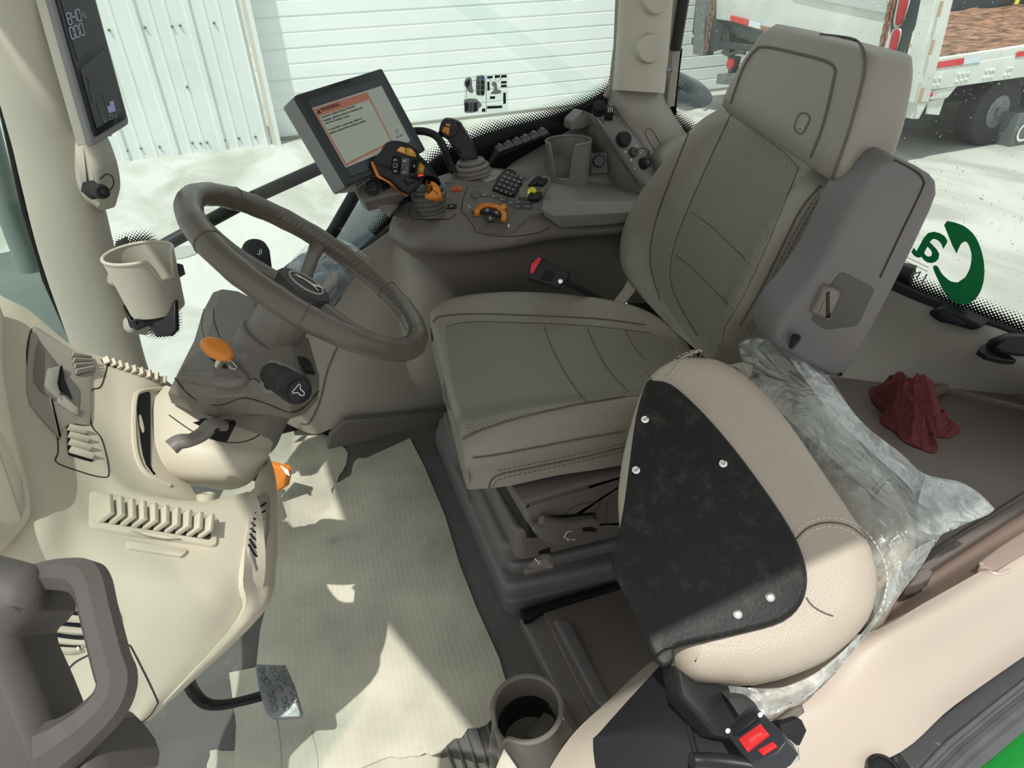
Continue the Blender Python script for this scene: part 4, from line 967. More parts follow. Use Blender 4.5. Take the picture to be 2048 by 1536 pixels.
for a in (ang_of(446, 378), ang_of(808, 590), ang_of(604, 640), ang_of(360, 470)):
    ri = [wpt(a, WRAD+.0184*cos(t), .0184*sin(t)) for t in [2*pi*k/20 for k in range(20)]]
    tube('leather_joint', ri, .0007, M_['thread2'], sw_, 5, closed=True)
gs = []; 
for k in range(230):
    a = 2*pi*k/230; t0 = wpt(a, WRAD-.0172, .0055+.004*(1 if k % 2 else -1)); t1 = wpt(a+.02, WRAD-.0182, .0005)
    gs.append(g_tube([t0, t1], .0007, 4))
multi('inner_stitching', gs, M_['thread2'], sw_)
lathe('hub_cap', [(.046, -.012), (.046, 0), (.042, .007), (.034, .009), (0, .009)], hubc+WN*.004, WN, mat('hub_grain', (.02, .02, .02), .55, ('leather', 500, .6, .001)), sw_, 40)
lathe('emblem_ring', [(.0295, .0085), (.0295, .0112), (.0275, .0112), (.0275, .0085)], hubc+WN*.004, WN, mat('ring_silver', (.5, .5, .46), .35, metal=.3), sw_, 40)
lathe('emblem_disc', [(.0275, .008), (.0275, .0102), (0, .0106)], hubc+WN*.004, WN, M_['black'], sw_, 32)
hx = (PL(620, 604, hubc, WN)-PL(577, 572, hubc, WN)).normalized()
deer(hubc+WN*.0152-hx*.022-(WN.cross(hx))*.012, hx, WN.cross(hx), .045, mat('emblem_pale', (.55, .56, .5), .4), sw_)
lathe('hub_boot', [(.050, -.125), (.050, -.098), (.047, -.094), (.041, -.093), (.0425, -.075), (.0425, -.055), (.040, -.035), (.037, -.004)], hubc, WN, M_['grey'], sw_, 36)

# ------------------------------------------------------------------ steering column
scl = thing('steering_column', 'grey steering column pod with an orange knob, horn stalk and tilt lever', 'steering column', P(430, 950, z=.2))
GB = M_['grey']
pod = patch('pod_shell', [
    PD([(425, 584, 1.10), (445, 577, 1.10), (475, 581, 1.09), (510, 598, 1.06), (545, 640, 1.05), (590, 662, 1.06), (618, 676, 1.10)]),
    PD([(404, 625, 1.09), (428, 622, 1.05), (470, 635, 1.03), (505, 655, 1.01), (540, 680, 1.0), (585, 692, 1.01), (628, 712, 1.07)]),
    PD([(388, 680, 1.07), (410, 690, 1.02), (450, 705, 1.0), (490, 720, .985), (530, 728, .985), (585, 722, .99), (640, 752, 1.05)]),
    PD([(352, 752, 1.03), (372, 745, .98), (425, 745, .965), (480, 755, .975), (515, 760, .965), (570, 765, .96), (640, 775, 1.02)]),
    PD([(335, 786, 1.03), (370, 795, .97), (430, 795, .955), (490, 790, .97), (530, 790, .955), (580, 800, .955), (637, 800, 1.02)]),
    PD([(342, 806, 1.06), (385, 824, 1.0), (432, 838, .99), (490, 826, 1.0), (532, 830, .99), (580, 838, .99), (612, 828, 1.03)]),
    PD([(400, 812, 1.12), (410, 828, 1.08), (440, 840, 1.06), (490, 832, 1.06), (530, 832, 1.06), (570, 835, 1.07), (590, 820, 1.1)])], GB, scl, s=1, thick=.006)
bv = pod.modifiers.new('b', 'BEVEL'); bv.width = .007; bv.segments = 3; bv.limit_method = 'ANGLE'; bv.angle_limit = radians(12)
wnm = pod.modifiers.new('w', 'WEIGHTED_NORMAL'); wnm.keep_sharp = True
# top face of the knob box, raised
kb_ = slab('lever_box', PD([(372, 716, .985), (410, 692, .985), (437, 700, .975), (482, 738, .965), (493, 757, .962), (455, 772, .952), (424, 773, .955), (378, 764, .965), (350, 754, .985)]), .03, GB, scl, r=.008, seg=4, sm=2)
slab('lever_slot', onpts(kb_, [(420, 716), (432, 714), (455, 732), (454, 738), (440, 736)], .0006), .002, M_['navy'], kb_, r=0)
seam('shell_joint', pod, [(350, 756), (370, 782), (400, 804), (428, 810), (450, 808), (487, 796), (530, 806), (577, 824), (607, 816), (638, 782)], .0011, M_['line'], scl)
seam('shell_joint', pod, [(486, 740), (494, 758), (508, 757), (520, 765)], .0009, M_['line'], scl)
seam('shell_joint', pod, [(408, 618), (404, 650), (412, 690)], .0009, M_['line'], scl)
seam('shell_joint', pod, [(428, 600), (428, 640), (440, 675)], .0009, M_['line'], scl)
kc = P(437, 730, d=.955); kt = P(447, 706, d=.93)
ks = tube('knob_stem', [kc, kt], .0062, M_['chrome'], scl, 14)
kn_c = P(434, 698, d=.925); kax = (CU*.62+CR*.38-CF*.68).normalized(); kx = (CR*.8-CU*.5); kx = (kx-kax*kx.dot(kax)).normalized(); ky = kax.cross(kx)
rk = []
for t in range(-6, 7):
    a = t*pi/12.5; rr_ = cos(a)**.75; rk.append([kn_c+kax*(sin(a)*.010)+kx*(cos(b)*.0255*rr_)+ky*(sin(b)*.0165*rr_) for b in [2*pi*j/24 for j in range(24)]])
v, f = g_loft(rk); mesh('orange_knob', v, f, M_['orange'], scl, sharp=180)
for q in ([(456, 724), (462, 722), (468, 728), (474, 735)], [(458, 731), (464, 738), (472, 738)]): seam('printed_mark', kb_, q, .0007, M_['white'], scl, sm=2, off=.0005)
# horn stalk
def rod(name, u0, v0, d0, u1, v1, d1, prof, mt, par_, seg=28):
    a, b = P(u0, v0, d=d0), P(u1, v1, d=d1); L_ = (b-a).length
    return lathe(name, [(r, h*L_) for r, h in prof], a, b-a, mt, par_, seg)
slab('stalk_bezel', PD([(516, 768, .95), (536, 722, .955), (546, 716, .955), (586, 732, .95), (594, 748, .945), (588, 770, .94), (534, 786, .94), (520, 780, .945)]), .02, mat('bezel_worn', (.16, .16, .155), .6), scl, r=.004, sm=2)
slab('stalk_gaiter', PD([(521, 766, .944), (538, 727, .949), (548, 722, .949), (582, 736, .944), (589, 750, .94), (583, 766, .935), (536, 780, .935), (524, 776, .94)]), .03, M_['blackm'], scl, r=.012, sm=3)
hs = rod('horn_stalk', 543, 748, .93, 598, 782, .855, [(.0165, 0), (.0165, .28), (.0195, .32), (.0198, .62), (.0185, .66), (.0205, .70), (.0205, .93), (.018, 1.0), (.0, 1.0)], M_['blackm'], scl)
a, b = P(543, 748, d=.93), P(598, 782, d=.855); hax = (b-a).normalized()
hb_ = lathe('horn_button', [(.0150, -.002), (.0150, .0018), (.0135, .0028), (0, .0030)], b, hax, M_['black'], hs, 28)
hx_ = (CR*.8-CU*.6); hx_ = (hx_-hax*hx_.dot(hax)).normalized(); hy_ = hax.cross(hx_)
hp_ = [(-.9, .8), (-.7, .8), (-.2, .3), (.55, .3), (.8, .05), (.7, -.25), (.3, -.35), (-.2, -.3), (-.7, -.8), (-.9, -.8)]
o_ = b+hax*.0036
gs = [g_tube([o_+hx_*(x*.009)+hy_*(y*.009) for x, y in hp_], .0006, 4, True)]
multi('horn_mark', gs, M_['white'], hb_)
# rocker on the right of the pod
rb_ = slab('rocker_bezel', onpts(pod, [(593, 712), (612, 716), (622, 728), (630, 748), (612, 742), (600, 732)], .002), .004, M_['black'], scl, r=.001)
slab('rocker_switch', PD([(606, 726, 1.0), (626, 732, 1.0), (627, 742, .995), (609, 738, .995)]), .012, M_['black'], scl, r=.002)
# turn signal stalk beyond the wheel
ts = rod('signal_stalk', 520, 600, 1.09, 510, 494, 1.15, [(.018, 0), (.020, .3), (.0225, .32), (.0245, .5), (.0240, .9), (.020, 1.0), (.0, 1.03)], M_['blackm'], scl)
for q in ([(512, 548), (520, 551)], [(518, 500), (520, 510), (514, 508)], [(522, 498), (523, 508)]): seam('printed_mark', ts, q, .0006, M_['white'], ts, sm=1, off=.0004)
# collar, sleeve and foot
pillar('column_collar', [(385, 800, 600, 808, 1.12), (384, 840, 572, 846, 1.12), (388, 868, 552, 890, 1.12), (400, 880, 540, 905, 1.13)], GB, scl, k=.7, s=3)
TN = M_['tan']
sl_ = pillar('column_sleeve', [(330, 770, 560, 850, 1.14), (300, 800, 552, 870, 1.12), (291, 840, 542, 895, 1.10), (290, 885, 532, 915, 1.08), (298, 925, 515, 945, 1.07), (330, 955, 497, 966, 1.07), (380, 970, 470, 978, 1.09), (410, 974, 440, 980, 1.12)], TN, scl, k=.55, s=4, seg=28)
seam('shell_joint', sl_, [(338, 830), (395, 868), (455, 885), (500, 880), (535, 858)], .001, M_['line'], scl)
# tilt lever
slab('lever_pocket', PD([(385, 845, .99), (398, 842, .985), (400, 838, .985), (462, 842, .975), (464, 850, .975), (446, 885, .98), (414, 874, .985), (412, 858, .985)]), .01, M_['navy'], scl, r=0)
tl = tube('tilt_lever', PD([(452, 852, .965), (425, 850, .95), (405, 868, .94), (382, 880, .93), (358, 884, .925), (342, 895, .92)]), [.010, .014, .0125, .0115, .0135, .0145], M_['brown'], scl, 14, sm=5, flat=.7)
lathe('screw', [(.004, 0), (.004, .002), (0, .0022)], on(tl, 433, 861, .0)[0], EYE-P(433, 861, d=1), M_['navy'], scl, 12)
# orange pedal and brake pedal
pdl = thing('orange_pedal', 'orange pedal pad under the steering column on the cardboard', 'pedal', P(552, 985, z=0.0))
slab('pad', [P(a, b, z=c) for a, b, c in ((534, 928, .12), (572, 938, .12), (576, 944, .115), (570, 975, .06), (548, 988, .05), (538, 984, .05))], .02, M_['orange'], pdl, r=.004)
tube('arm', [P(534, 960, z=.07), P(500, 950, z=.12), P(470, 960, z=.2)], .012, M_['black'], pdl)
slab('torn_sticker', [P(a, b, z=c) for a, b, c in ((560, 930, .125), (576, 940, .12), (580, 952, .11), (572, 948, .115))], .001, M_['white'], pdl, r=0)
bp = thing('brake_pedal', 'black studded brake pedal on a curved arm above the cardboard', 'pedal', P(560, 1400, z=0))
pq = [P(a, b, z=c) for a, b, c in ((508, 1328, .17), (568, 1330, .17), (586, 1370, .155), (604, 1428, .135), (600, 1436, .132), (542, 1438, .135), (530, 1425, .14), (517, 1380, .155))]
pad_ = slab('pedal_pad', pq, .012, M_['steel'], bp, r=.004, rc=.006)
for a, b in ((522, 1340), (545, 1338), (567, 1337), (525, 1356), (552, 1352), (571, 1351), (533, 1367), (578, 1364), (540, 1387), (585, 1386), (544, 1402), (568, 1400), (588, 1399), (548, 1418), (572, 1414)):
    c, n_ = on(pad_, a, b, 0); lathe('stud', [(.0058, 0), (.0052, .0035), (.0034, .0035), (.003, .0015), (0, .0015)], c, n_, M_['steel'], bp, 12)
seam('cast_mark', pad_, [(541, 1372), (556, 1362), (570, 1370)], .0018, M_['steel'], bp)
seam('cast_mark', pad_, [(556, 1374), (564, 1382)], .003, M_['steel'], bp, sm=1)
tube('pedal_arm', [P(330, 1280, z=.40), P(372, 1350, z=.24), P(385, 1380, z=.19), P(408, 1405, z=.16), P(440, 1410, z=.15), P(485, 1402, z=.14), P(530, 1390, z=.135)], [.018, .017, .014, .012, .011, .012], M_['black'], bp, 12, sm=5, flat=.6)
# ------------------------------------------------------------------ dashboard
da = thing('dashboard', 'tan moulded dashboard with storage pocket and louvred vents left of the steering column', 'dashboard', P(250, 1200, d=.9))
T_ = M_['tan']
dm = patch('dash_body', [
    PD([(-120, 520, .96), (0, 590, .97), (60, 622, .99), (140, 688, 1.02), (210, 716, 1.06), (300, 742, 1.10), (345, 770, 1.13)]),
    PD([(-120, 700, .90), (8, 720, .93), (90, 720, .97), (165, 760, 1.0), (225, 800, 1.02), (290, 840, 1.04), (345, 880, 1.10)]),
    PD([(-120, 860, .85), (30, 850, .88), (120, 870, .93), (195, 910, .95), (245, 950, .96), (330, 985, .99), (410, 1010, 1.02)]),
    PD([(-120, 980, .80), (60, 985, .83), (140, 995, .87), (210, 1010, .90), (300, 1010, .91), (420, 1010, .94), (505, 985, .99)]),
    PD([(-120, 1100, .76), (60, 1060, .79), (150, 1060, .83), (230, 1075, .85), (330, 1100, .87), (440, 1115, .90), (530, 1090, .95)]),
    PD([(-120, 1230, .73), (40, 1160, .77), (140, 1170, .80), (230, 1170, .82), (330, 1180, .84), (430, 1195, .87), (522, 1190, .93)]),
    PD([(-80, 1380, .74), (60, 1310, .77), (140, 1290, .79), (220, 1285, .81), (300, 1285, .83), (390, 1290, .86), (475, 1262, .90)]),
    PD([(0, 1480, .76), (90, 1420, .78), (160, 1400, .79), (220, 1390, .80), (270, 1385, .82), (330, 1370, .84), (395, 1348, .87)]),
    PD([(60, 1600, .79), (120, 1540, .79), (175, 1500, .79), (215, 1480, .80), (245, 1470, .81), (275, 1452, .82), (300, 1440, .84)])], T_, da, s=7, thick=.015)
side = patch('dash_side', [
    PD([(497, 992, .99), (520, 960, 1.02), (534, 930, 1.08), (538, 910, 1.2)]),
    PD([(505, 985, .985), (528, 975, 1.02), (549, 978, 1.08), (552, 960, 1.2)]),
    PD([(492, 1080, .93), (520, 1060, .96), (550, 1055, 1.02), (556, 1050, 1.15)]),
    PD([(486, 1160, .90), (514, 1160, .93), (545, 1140, .98), (552, 1130, 1.1)]),
    PD([(478, 1240, .89), (500, 1240, .90), (524, 1228, .93), (530, 1218, 1.0)]),
    PD([(300, 1436, .835), (330, 1410, .85), (350, 1395, .87), (360, 1385, .9)])], T_, da, s=5, thick=.01)
# lower leg of the dash going down to the floor
slab('dash_leg', PD([(205, 1480, .80), (262, 1432, .82), (298, 1440, .835), (282, 1470, .84), (304, 1560, .80), (180, 1560, .76), (170, 1500, .79)]), .03, T_, da, r=.006)
# raised left shoulder
sh = slab('dash_shoulder', PD([(-90, 1010, .70), (-90, 700, .82), (-60, 590, .90), (-10, 590, .93), (20, 640, .92), (18, 720, .89), (30, 800, .86), (45, 880, .83), (62, 950, .81), (72, 1010, .80), (60, 1050, .79), (-20, 1110, .72)]), .03, T_, da, r=.012, seg=4, sm=2)
# storage bezel and pocket
bz = plate_on('storage_bezel', dm, [(64, 658), (80, 660), (150, 706), (185, 716), (190, 745), (180, 762), (182, 780), (181, 830), (176, 852), (150, 850), (128, 856), (120, 880), (112, 872), (70, 825), (54, 790), (56, 700)], .006, M_['grey2'], da, off=.004, r=.003, sm=2)
pk = plate_on('pocket_mouth', bz, [(74, 690), (82, 688), (100, 712), (120, 736), (150, 770), (158, 790), (155, 820), (130, 810), (98, 795), (66, 762)], .004, M_['grey'], da, off=.002, r=.001, sm=2)
plate_on('pocket_deep', pk, [(118, 734), (124, 732), (128, 760), (144, 800), (130, 788), (110, 772)], .003, M_['navy'], da, off=.002, r=0)
plate_on('pocket_flap', pk, [(94, 740), (118, 734), (112, 770), (120, 802), (94, 780), (88, 772)], .008, M_['grey2'], da, off=.006, r=.002)
plate_on('pocket_ledge', pk, [(118, 790), (128, 792), (150, 812), (156, 815), (156, 832), (140, 826), (112, 806)], .008, M_['grey2'], da, off=.007, r=.002)
seam('panel_joint', dm, [(56, 745), (54, 700), (64, 658), (80, 668), (124, 704), (126, 698), (150, 706)], .0012, M_['line'], da)
seam('panel_joint', dm, [(75, 805), (100, 840), (114, 872), (116, 905), (112, 924), (150, 940), (200, 954), (218, 946), (204, 880), (183, 850), (181, 800), (184, 780), (202, 772), (215, 730)], .0011, M_['line'], da)
# upper and lower louvres in the bezel
def louvre(name, o, quad, n, mt, dark, par_, off=.004, tw=.0022, dep=.006, vertical=True):
    """opening with n slats; quad = picture corners TL,TR,BR,BL; slats run from the top edge to the bottom edge"""
    bk_ = plate_on(name, o, quad, .003, dark, par_, off=off*.6, r=0, rc=.004)
    q = [V3((a, b, 0)) for a, b in quad]
    for i in range(n):
        t = (i+.5)/n
        if vertical: a, b = q[0].lerp(q[1], t), q[3].lerp(q[2], t)
        else: a, b = q[0].lerp(q[3], t), q[1].lerp(q[2], t)
        pa, na = on(o, a.x, a.y, 0); pb, nb = on(o, b.x, b.y, 0); e = (pb-pa).normalized(); w = na.cross(e).normalized()
        dn = (na*.8+w*.6).normalized()
        c = (pa+pb)/2+na*(off+dep*.4)
        box('slat', c, (pb-pa)/2, dn*dep, dn.cross(e)*tw, mt, bk_, r=.0012)
    return bk_
louvre('upper_louvre', bz, [(140, 706), (178, 716), (186, 742), (150, 752)], 4, M_['grey2'], M_['grey'], da, off=.003, vertical=False, dep=.004)
louvre('lower_louvre', dm, [(134, 850), (170, 858), (186, 925), (136, 910)], 4, M_['tan'], M_['navy'], da, off=.003, vertical=False, dep=.005)
# defrost slot along the top
louvre('defrost_slot', dm, [(200, 716), (330, 756), (328, 770), (206, 728)], 9, T_, M_['line'], da, off=.003, dep=.005, tw=.0026)
# wide vent
vb = plate_on('vent_frame', dm, [(178, 990), (186, 984), (430, 1038), (435, 1046), (433, 1092), (424, 1096), (186, 1060), (176, 1050)], .006, T_, da, off=.006, r=.003, rc=.004)
louvre('wide_vent', vb, [(197, 1006), (424, 1048), (420, 1080), (200, 1044)], 10, T_, M_['line'], da, off=.004, dep=.012, tw=.0034)
plate_on('vent_wheel', vb, [(262, 1062), (290, 1063), (330, 1070), (362, 1078), (330, 1079), (295, 1073)], .006, T_, da, off=.006, r=.002)
plate_on('finger_ramp', dm, [(252, 1082), (372, 1100), (374, 1106), (362, 1117), (254, 1100), (250, 1090)], .006, T_, da, off=.005, r=.003, rc=.003)
# side vent
sf = plate_on('side_vent_frame', side, [(512, 995), (530, 985), (538, 1000), (536, 1060), (520, 1135), (508, 1145), (495, 1110), (492, 1090)], .005, M_['grey2'], da, off=.004, r=.002, rc=.004)
for k in range(8):
    t = k/7; a0, b0, a1, b1 = 506-9*t, 1010+75*t, 531-13*t, 1006+112*t; seam('vent_slot', sf, [(a0, b0+4), ((a0+a1)/2, (b0+b1)/2+6), (a1, b1)], .0017, M_['navy'], da, sm=2, off=.0003)
# round grille low on the face
gr = plate_on('round_grille', dm, [(52, 1300), (40, 1270), (50, 1235), (95, 1205), (150, 1196), (210, 1200), (238, 1222), (243, 1245), (232, 1268), (180, 1290), (120, 1308), (80, 1312)], .004, T_, da, off=.003, r=.002, sm=3)
for q in ([(115, 1215), (140, 1207), (170, 1206), (218, 1214), (224, 1226)], [(66, 1232), (96, 1222), (160, 1230), (228, 1236)], [(50, 1252), (60, 1243), (150, 1252), (230, 1256)], [(55, 1268), (68, 1265), (150, 1276), (210, 1274)], [(68, 1292), (100, 1290), (146, 1292), (160, 1288)]):
    g1 = seam('grille_slot', gr, q, .0042, M_['navy'], da, off=-.0015); seam('grille_fin', gr, [(a, b+8) for a, b in q], .0045, T_, da, off=.0)
# access cover and its button
seam('cover_joint', dm, [(232, 1292), (256, 1290), (268, 1305), (312, 1395), (312, 1412), (290, 1440), (230, 1472), (205, 1474), (165, 1420), (134, 1360), (132, 1348), (150, 1325), (190, 1305)], .0011, M_['line'], da, closed=True)
c, n_ = on(dm, 106, 1342, 0); lathe('fastener_cap', [(.010, 0), (.010, .005), (.007, .006), (.007, .004), (0, .004)], c, n_, T_, da, 20)
c, n_ = on(dm, 412, 994, 0); bs_ = lathe('screw_boss', [(.013, -.01), (.013, .004), (.009, .006), (.008, .003), (0, .003)], c, n_, T_, da, 20); lathe('screw', [(.004, .003), (.004, .005), (0, .0055)], c, n_, M_['navy'], bs_, 10)
# dark plate painting the shade in the gap beside the column
gp = plate_on('column_gap_shade', dm, [(272, 800), (285, 780), (300, 790), (300, 930), (310, 948), (292, 930), (280, 880)], .001, M_['navy'], da, off=.0015, r=0, sm=2)
seam('gap_edge', dm, [(330, 778), (285, 782), (270, 800), (268, 870), (276, 920), (296, 950), (340, 972)], .004, T_, da)

# ------------------------------------------------------------------ corner post display
cp = thing('corner_post_display', 'tall narrow digital readout on the front pillar showing 840 and 0.00', 'display', P(190, 250, d=1.38))
fq = [(88, -75), (166, -95), (258, 245), (190, 287)]
Q = par(fq, 1.22); fn = (Q[1]-Q[0]).cross(Q[3]-Q[0]).normalized(); fn = fn if fn.dot(EYE-Q[0]) > 0 else -fn
def CP(a, b, off=0): return Q[0]+(Q[1]-Q[0])*a+(Q[3]-Q[0])*b+fn*off
def rq(f_, pts, off): return [f_(a, b, off) for a, b in pts]
hs1 = slab('rear_housing', rq(CP, [(-.05, 0), (1.0, 0), (1.0, .99), (-.05, .99)], -.014), .022, M_['cream'], cp, r=.004, n=fn, rc=.006)
slab('mount_wedge', PD([(84, -60, 1.27), (110, -60, 1.26), (185, 262, 1.26), (164, 262, 1.27), (122, 216, 1.29)]), .04, M_['tan'], cp, r=.004)
hs2 = slab('front_housing', rq(CP, [(-.06, 0), (1.04, 0), (1.04, 1.01), (-.06, 1.01)], -.002), .012, M_['silver'], cp, r=.003, n=fn, rc=.01)
scrn = slab('black_glass', rq(CP, [(.03, .01), (.97, .01), (.97, .97), (.03, .97)], .001), .003, mat('screen_black', (.008, .009, .011), .12), cp, r=.001, n=fn, rc=.008)
dk1 = mat('readout_grey', (.025, .03, .032), .2)
slab('readout_upper', rq(CP, [(.12, .05), (.86, .03), (.86, .50), (.12, .54)], .0022), .001, dk1, cp, r=0, n=fn); slab('readout_lower', rq(CP, [(.12, .59), (.86, .54), (.88, .92), (.12, .93)], .0022), .001, dk1, cp, r=0, n=fn)
em = mat_emit('digit_lilac', (.52, .55, .68), .30)
ux_, uy_ = (Q[1]-Q[0]).normalized(), -(Q[3]-Q[0]).normalized()
def seg7(s, o, w, h, mt, par_):
    S = {'0': 'abcdef', '8': 'abcdefg', '4': 'fgbc', '1': 'bc'}; x = 0
    gs = []
    for ch in s:
        if ch == '.': gs.append(g_tube([o+ux_*(x-w*.15), o+ux_*(x-w*.15)+uy_*.001], .001, 5)); continue
        L_ = {'a': ((0, h), (w, h)), 'b': ((w, h), (w, h/2)), 'c': ((w, h/2), (w, 0)), 'd': ((0, 0), (w, 0)), 'e': ((0, 0), (0, h/2)), 'f': ((0, h/2), (0, h)), 'g': ((0, h/2), (w, h/2))}
        for k in S[ch]:
            (a, b), (c_, d_) = L_[k]; p0, p1 = o+ux_*(x+a)+uy_*b, o+ux_*(x+c_)+uy_*d_; e = (p1-p0)*.08; gs.append(g_tube([p0+e, p1-e], .0009, 5))
        x += w*1.45
    return multi('digits', gs, mt, par_)
def CPx(u, v, off=.0035): return PL(u, v, Q[0]+fn*off, fn)
seg7('840', CPx(138, 50), .0095, .019, em, cp); seg7('0.00', CPx(144, 79), .0095, .019, em, cp)
lathe('gear_icon', [(.006, 0), (.006, .0006), (.0048, .0006), (.0048, 0)], CPx(168, 31, .003), fn, dk1 if False else mat_emit('icon_dim', (.3, .32, .4), .2), cp, 14)
text('letter', 'P', CPx(181, 168), ux_, uy_, .018, mat_emit('p_amber', (.5, .25, .05), .12), cp)
gl_ = mat_emit('bar_green', (.1, .3, .2), .15)
for q in ([(220, 184), (206, 188), (214, 214)], [(195, 206), (203, 235), (211, 232)], [(178, 165), (186, 205)]): tube('scale_line', [CPx(*p) for p in q], .0006, gl_, cp, 4)
bl = mat_emit('bar_lilac', (.36, .36, .62), .4)
slab('fuel_bar', [CPx(*p) for p in ((214, 213), (220, 211), (219, 203), (227, 201), (232, 222), (218, 226))], .0006, bl, cp, r=0, n=fn)
for q in ([(207, 238), (210, 244), (213, 243)], [(219, 231), (224, 229), (225, 238), (221, 240), (219, 231)], [(230, 229), (234, 233), (229, 236)]): tube('icon', [CPx(*p) for p in q], .0006, mat_emit('icon_lilac', (.4, .4, .5), .3), cp, 4)
# bulge with the accessory socket
so_ = thing('accessory_socket', 'small dark threaded socket with a hanging cap ring on the front pillar', 'socket', P(190, 385, d=1.42))
bl_ = slab('trim_14', PD([(140, 290, 1.28), (155, 262, 1.27), (178, 275, 1.26), (200, 330, 1.28), (208, 375, 1.31), (204, 400, 1.32), (196, 424, 1.34), (180, 415, 1.33), (160, 400, 1.32), (142, 360, 1.30)]), .05, M_['tan2'], None, r=.02, seg=5, sm=3); struct(bl_)
rod('nut', 181, 378, 1.30, 192, 384, 1.28, [(.018, 0), (.018, .6), (.014, .8), (.014, 1)], M_['black'], so_, 6)
rod('barrel', 188, 380, 1.28, 207, 384, 1.25, [(.013, 0), (.013, .4), (.0145, .45), (.0145, .8), (.012, 1.0), (0, 1.0)], M_['blackm'], so_, 18)
rod('wing', 203, 384, 1.25, 213, 385, 1.24, [(.004, 0), (.004, 1), (0, 1)], M_['black'], so_, 8)
tube('cap_ring', PD([(200, 358, 1.28), (214, 348, 1.27), (226, 356, 1.27), (226, 372, 1.26), (216, 384, 1.25)]), .0014, M_['black'], so_, 6, sm=5)
# cup holder hung on the pillar
ch = thing('pillar_cup_holder', 'tan open-sided cup holder bracketed to the front pillar', 'cup holder', P(290, 630, d=1.25))
cc_top = P(276, 506, d=1.26); cc_bot = cc_top-V3((0, 0, .118))
ax_c = (cc_bot-cc_top); ax_n = ax_c.normalized(); 
def cupshell(name, top, bot, r0, r1, notch_dir, notch_w, notch_h, mt, par_, th=.004, seg=48, nz=14, floor_=True, rimr=.0035):
    axx = (top-bot); H_ = axx.length; axx = axx.normalized(); e1 = (notch_dir-axx*notch_dir.dot(axx)).normalized(); e2 = axx.cross(e1)
    def topz(a):
        a = (a+pi) % (2*pi)-pi; t = abs(a)/notch_w
        if t >= 1.25: return 1.0
        if t <= .75: return 1-notch_h
        s = (t-.75)/.5; return 1-notch_h*(1-(3*s*s-2*s**3))
    G = []
    for i in range(nz+1):
        row = []
        for j in range(seg):
            a = 2*pi*j/seg; h = topz(a)*i/nz; r = r1+(r0-r1)*h
            row.append(bot+axx*(H_*h)+(e1*cos(a)+e2*sin(a))*r)
        G.append(row)
    Gi = []
    for i in range(nz, -1, -1):
        row = []
        for j in range(seg):
            a = 2*pi*j/seg; h = max(topz(a)*i/nz, .03); r = r1+(r0-r1)*h-th
            row.append(bot+axx*(H_*h)+(e1*cos(a)+e2*sin(a))*r)
        Gi.append(row)
    v, f = g_loft(G+Gi, True); o = mesh(name, v, f, mt, par_)
    tube('cup_rim', [(p+q)/2 for p, q in zip(G[-1], Gi[0])], rimr, mt, o, 8, closed=True)
    return o
cupshell('cup_body', cc_top, cc_bot, .064, .051, (CR*.95-CF*.45), .38, .40, M_['tan2'], ch)
slab('bracket', PD([(245, 610, 1.30), (262, 640, 1.30), (300, 636, 1.29), (350, 600, 1.29), (352, 660, 1.29), (340, 672, 1.29), (312, 674, 1.29), (295, 650, 1.30), (270, 660, 1.30), (258, 655, 1.31)]), .01, M_['black'], ch, r=.003)
slab('bracket_arm', PD([(338, 530, 1.30), (356, 526, 1.30), (361, 545, 1.30), (342, 556, 1.30)]), .02, M_['black'], ch, r=.003)
slab('clip_plate', PD([(232, 482, 1.30), (255, 472, 1.31), (258, 510, 1.31), (226, 508, 1.30)]), .006, M_['black'], ch, r=.002)
lathe('bolt', [(.008, 0), (.008, .006), (.004, .006), (.004, .003), (0, .003)], P(276, 646, d=1.285), EYE-P(276, 646, d=1.3), M_['blackm'], ch, 14)
for a, b in ((256, 650), (222, 556)): slab('pillar_boss', smooth(PD([(a-12, b-14, 1.42), (a+8, b-16, 1.42), (a+14, b+2, 1.42), (a+4, b+16, 1.42), (a-12, b+8, 1.42)]), 3, True), .06, M_['tan2'], ch, r=.01)
# black dot patch on the glass behind the holder
dp = mat_frit('dot_patch', .009)
def fritring(pts, w, par_):
    c_ = sum(pts, V3())/len(pts); Vv, Ff, u1, u2 = [c_], [], [(0, 0)], [(0, 0)]; s = 0
    for i, p in enumerate(pts):
        if i: s += (p-pts[i-1]).length
        d_ = (p-c_).normalized()
        Vv += [p-d_*w, p]; u1 += [(s, 0), (s, 1)]; u2 += [(0, 0), (0, w)]
    n_ = len(pts)
    for i in range(n_):
        j = (i+1) % n_; Ff += [(0, 1+2*i, 1+2*j), (1+2*i, 2+2*i, 2+2*j, 1+2*j)]
    o = mesh('dot_border', Vv, Ff, M_['frit'], par_, smooth_=False, uv=u1); l = o.data.uv_layers.new(name='dist')
    for i, lp in enumerate(o.data.loops): l.data[i].uv = u2[lp.vertex_index]
    o.data.uv_layers['UVMap'].active = True; o.data.uv_layers['UVMap'].active_render = True
fritring(smooth(PS([(215, 490), (240, 466), (280, 456), (310, 466), (340, 520), (360, 580), (368, 640), (362, 668), (330, 682), (290, 676), (262, 640), (230, 560)], y=YR-.004), 3, True), .035, w1)
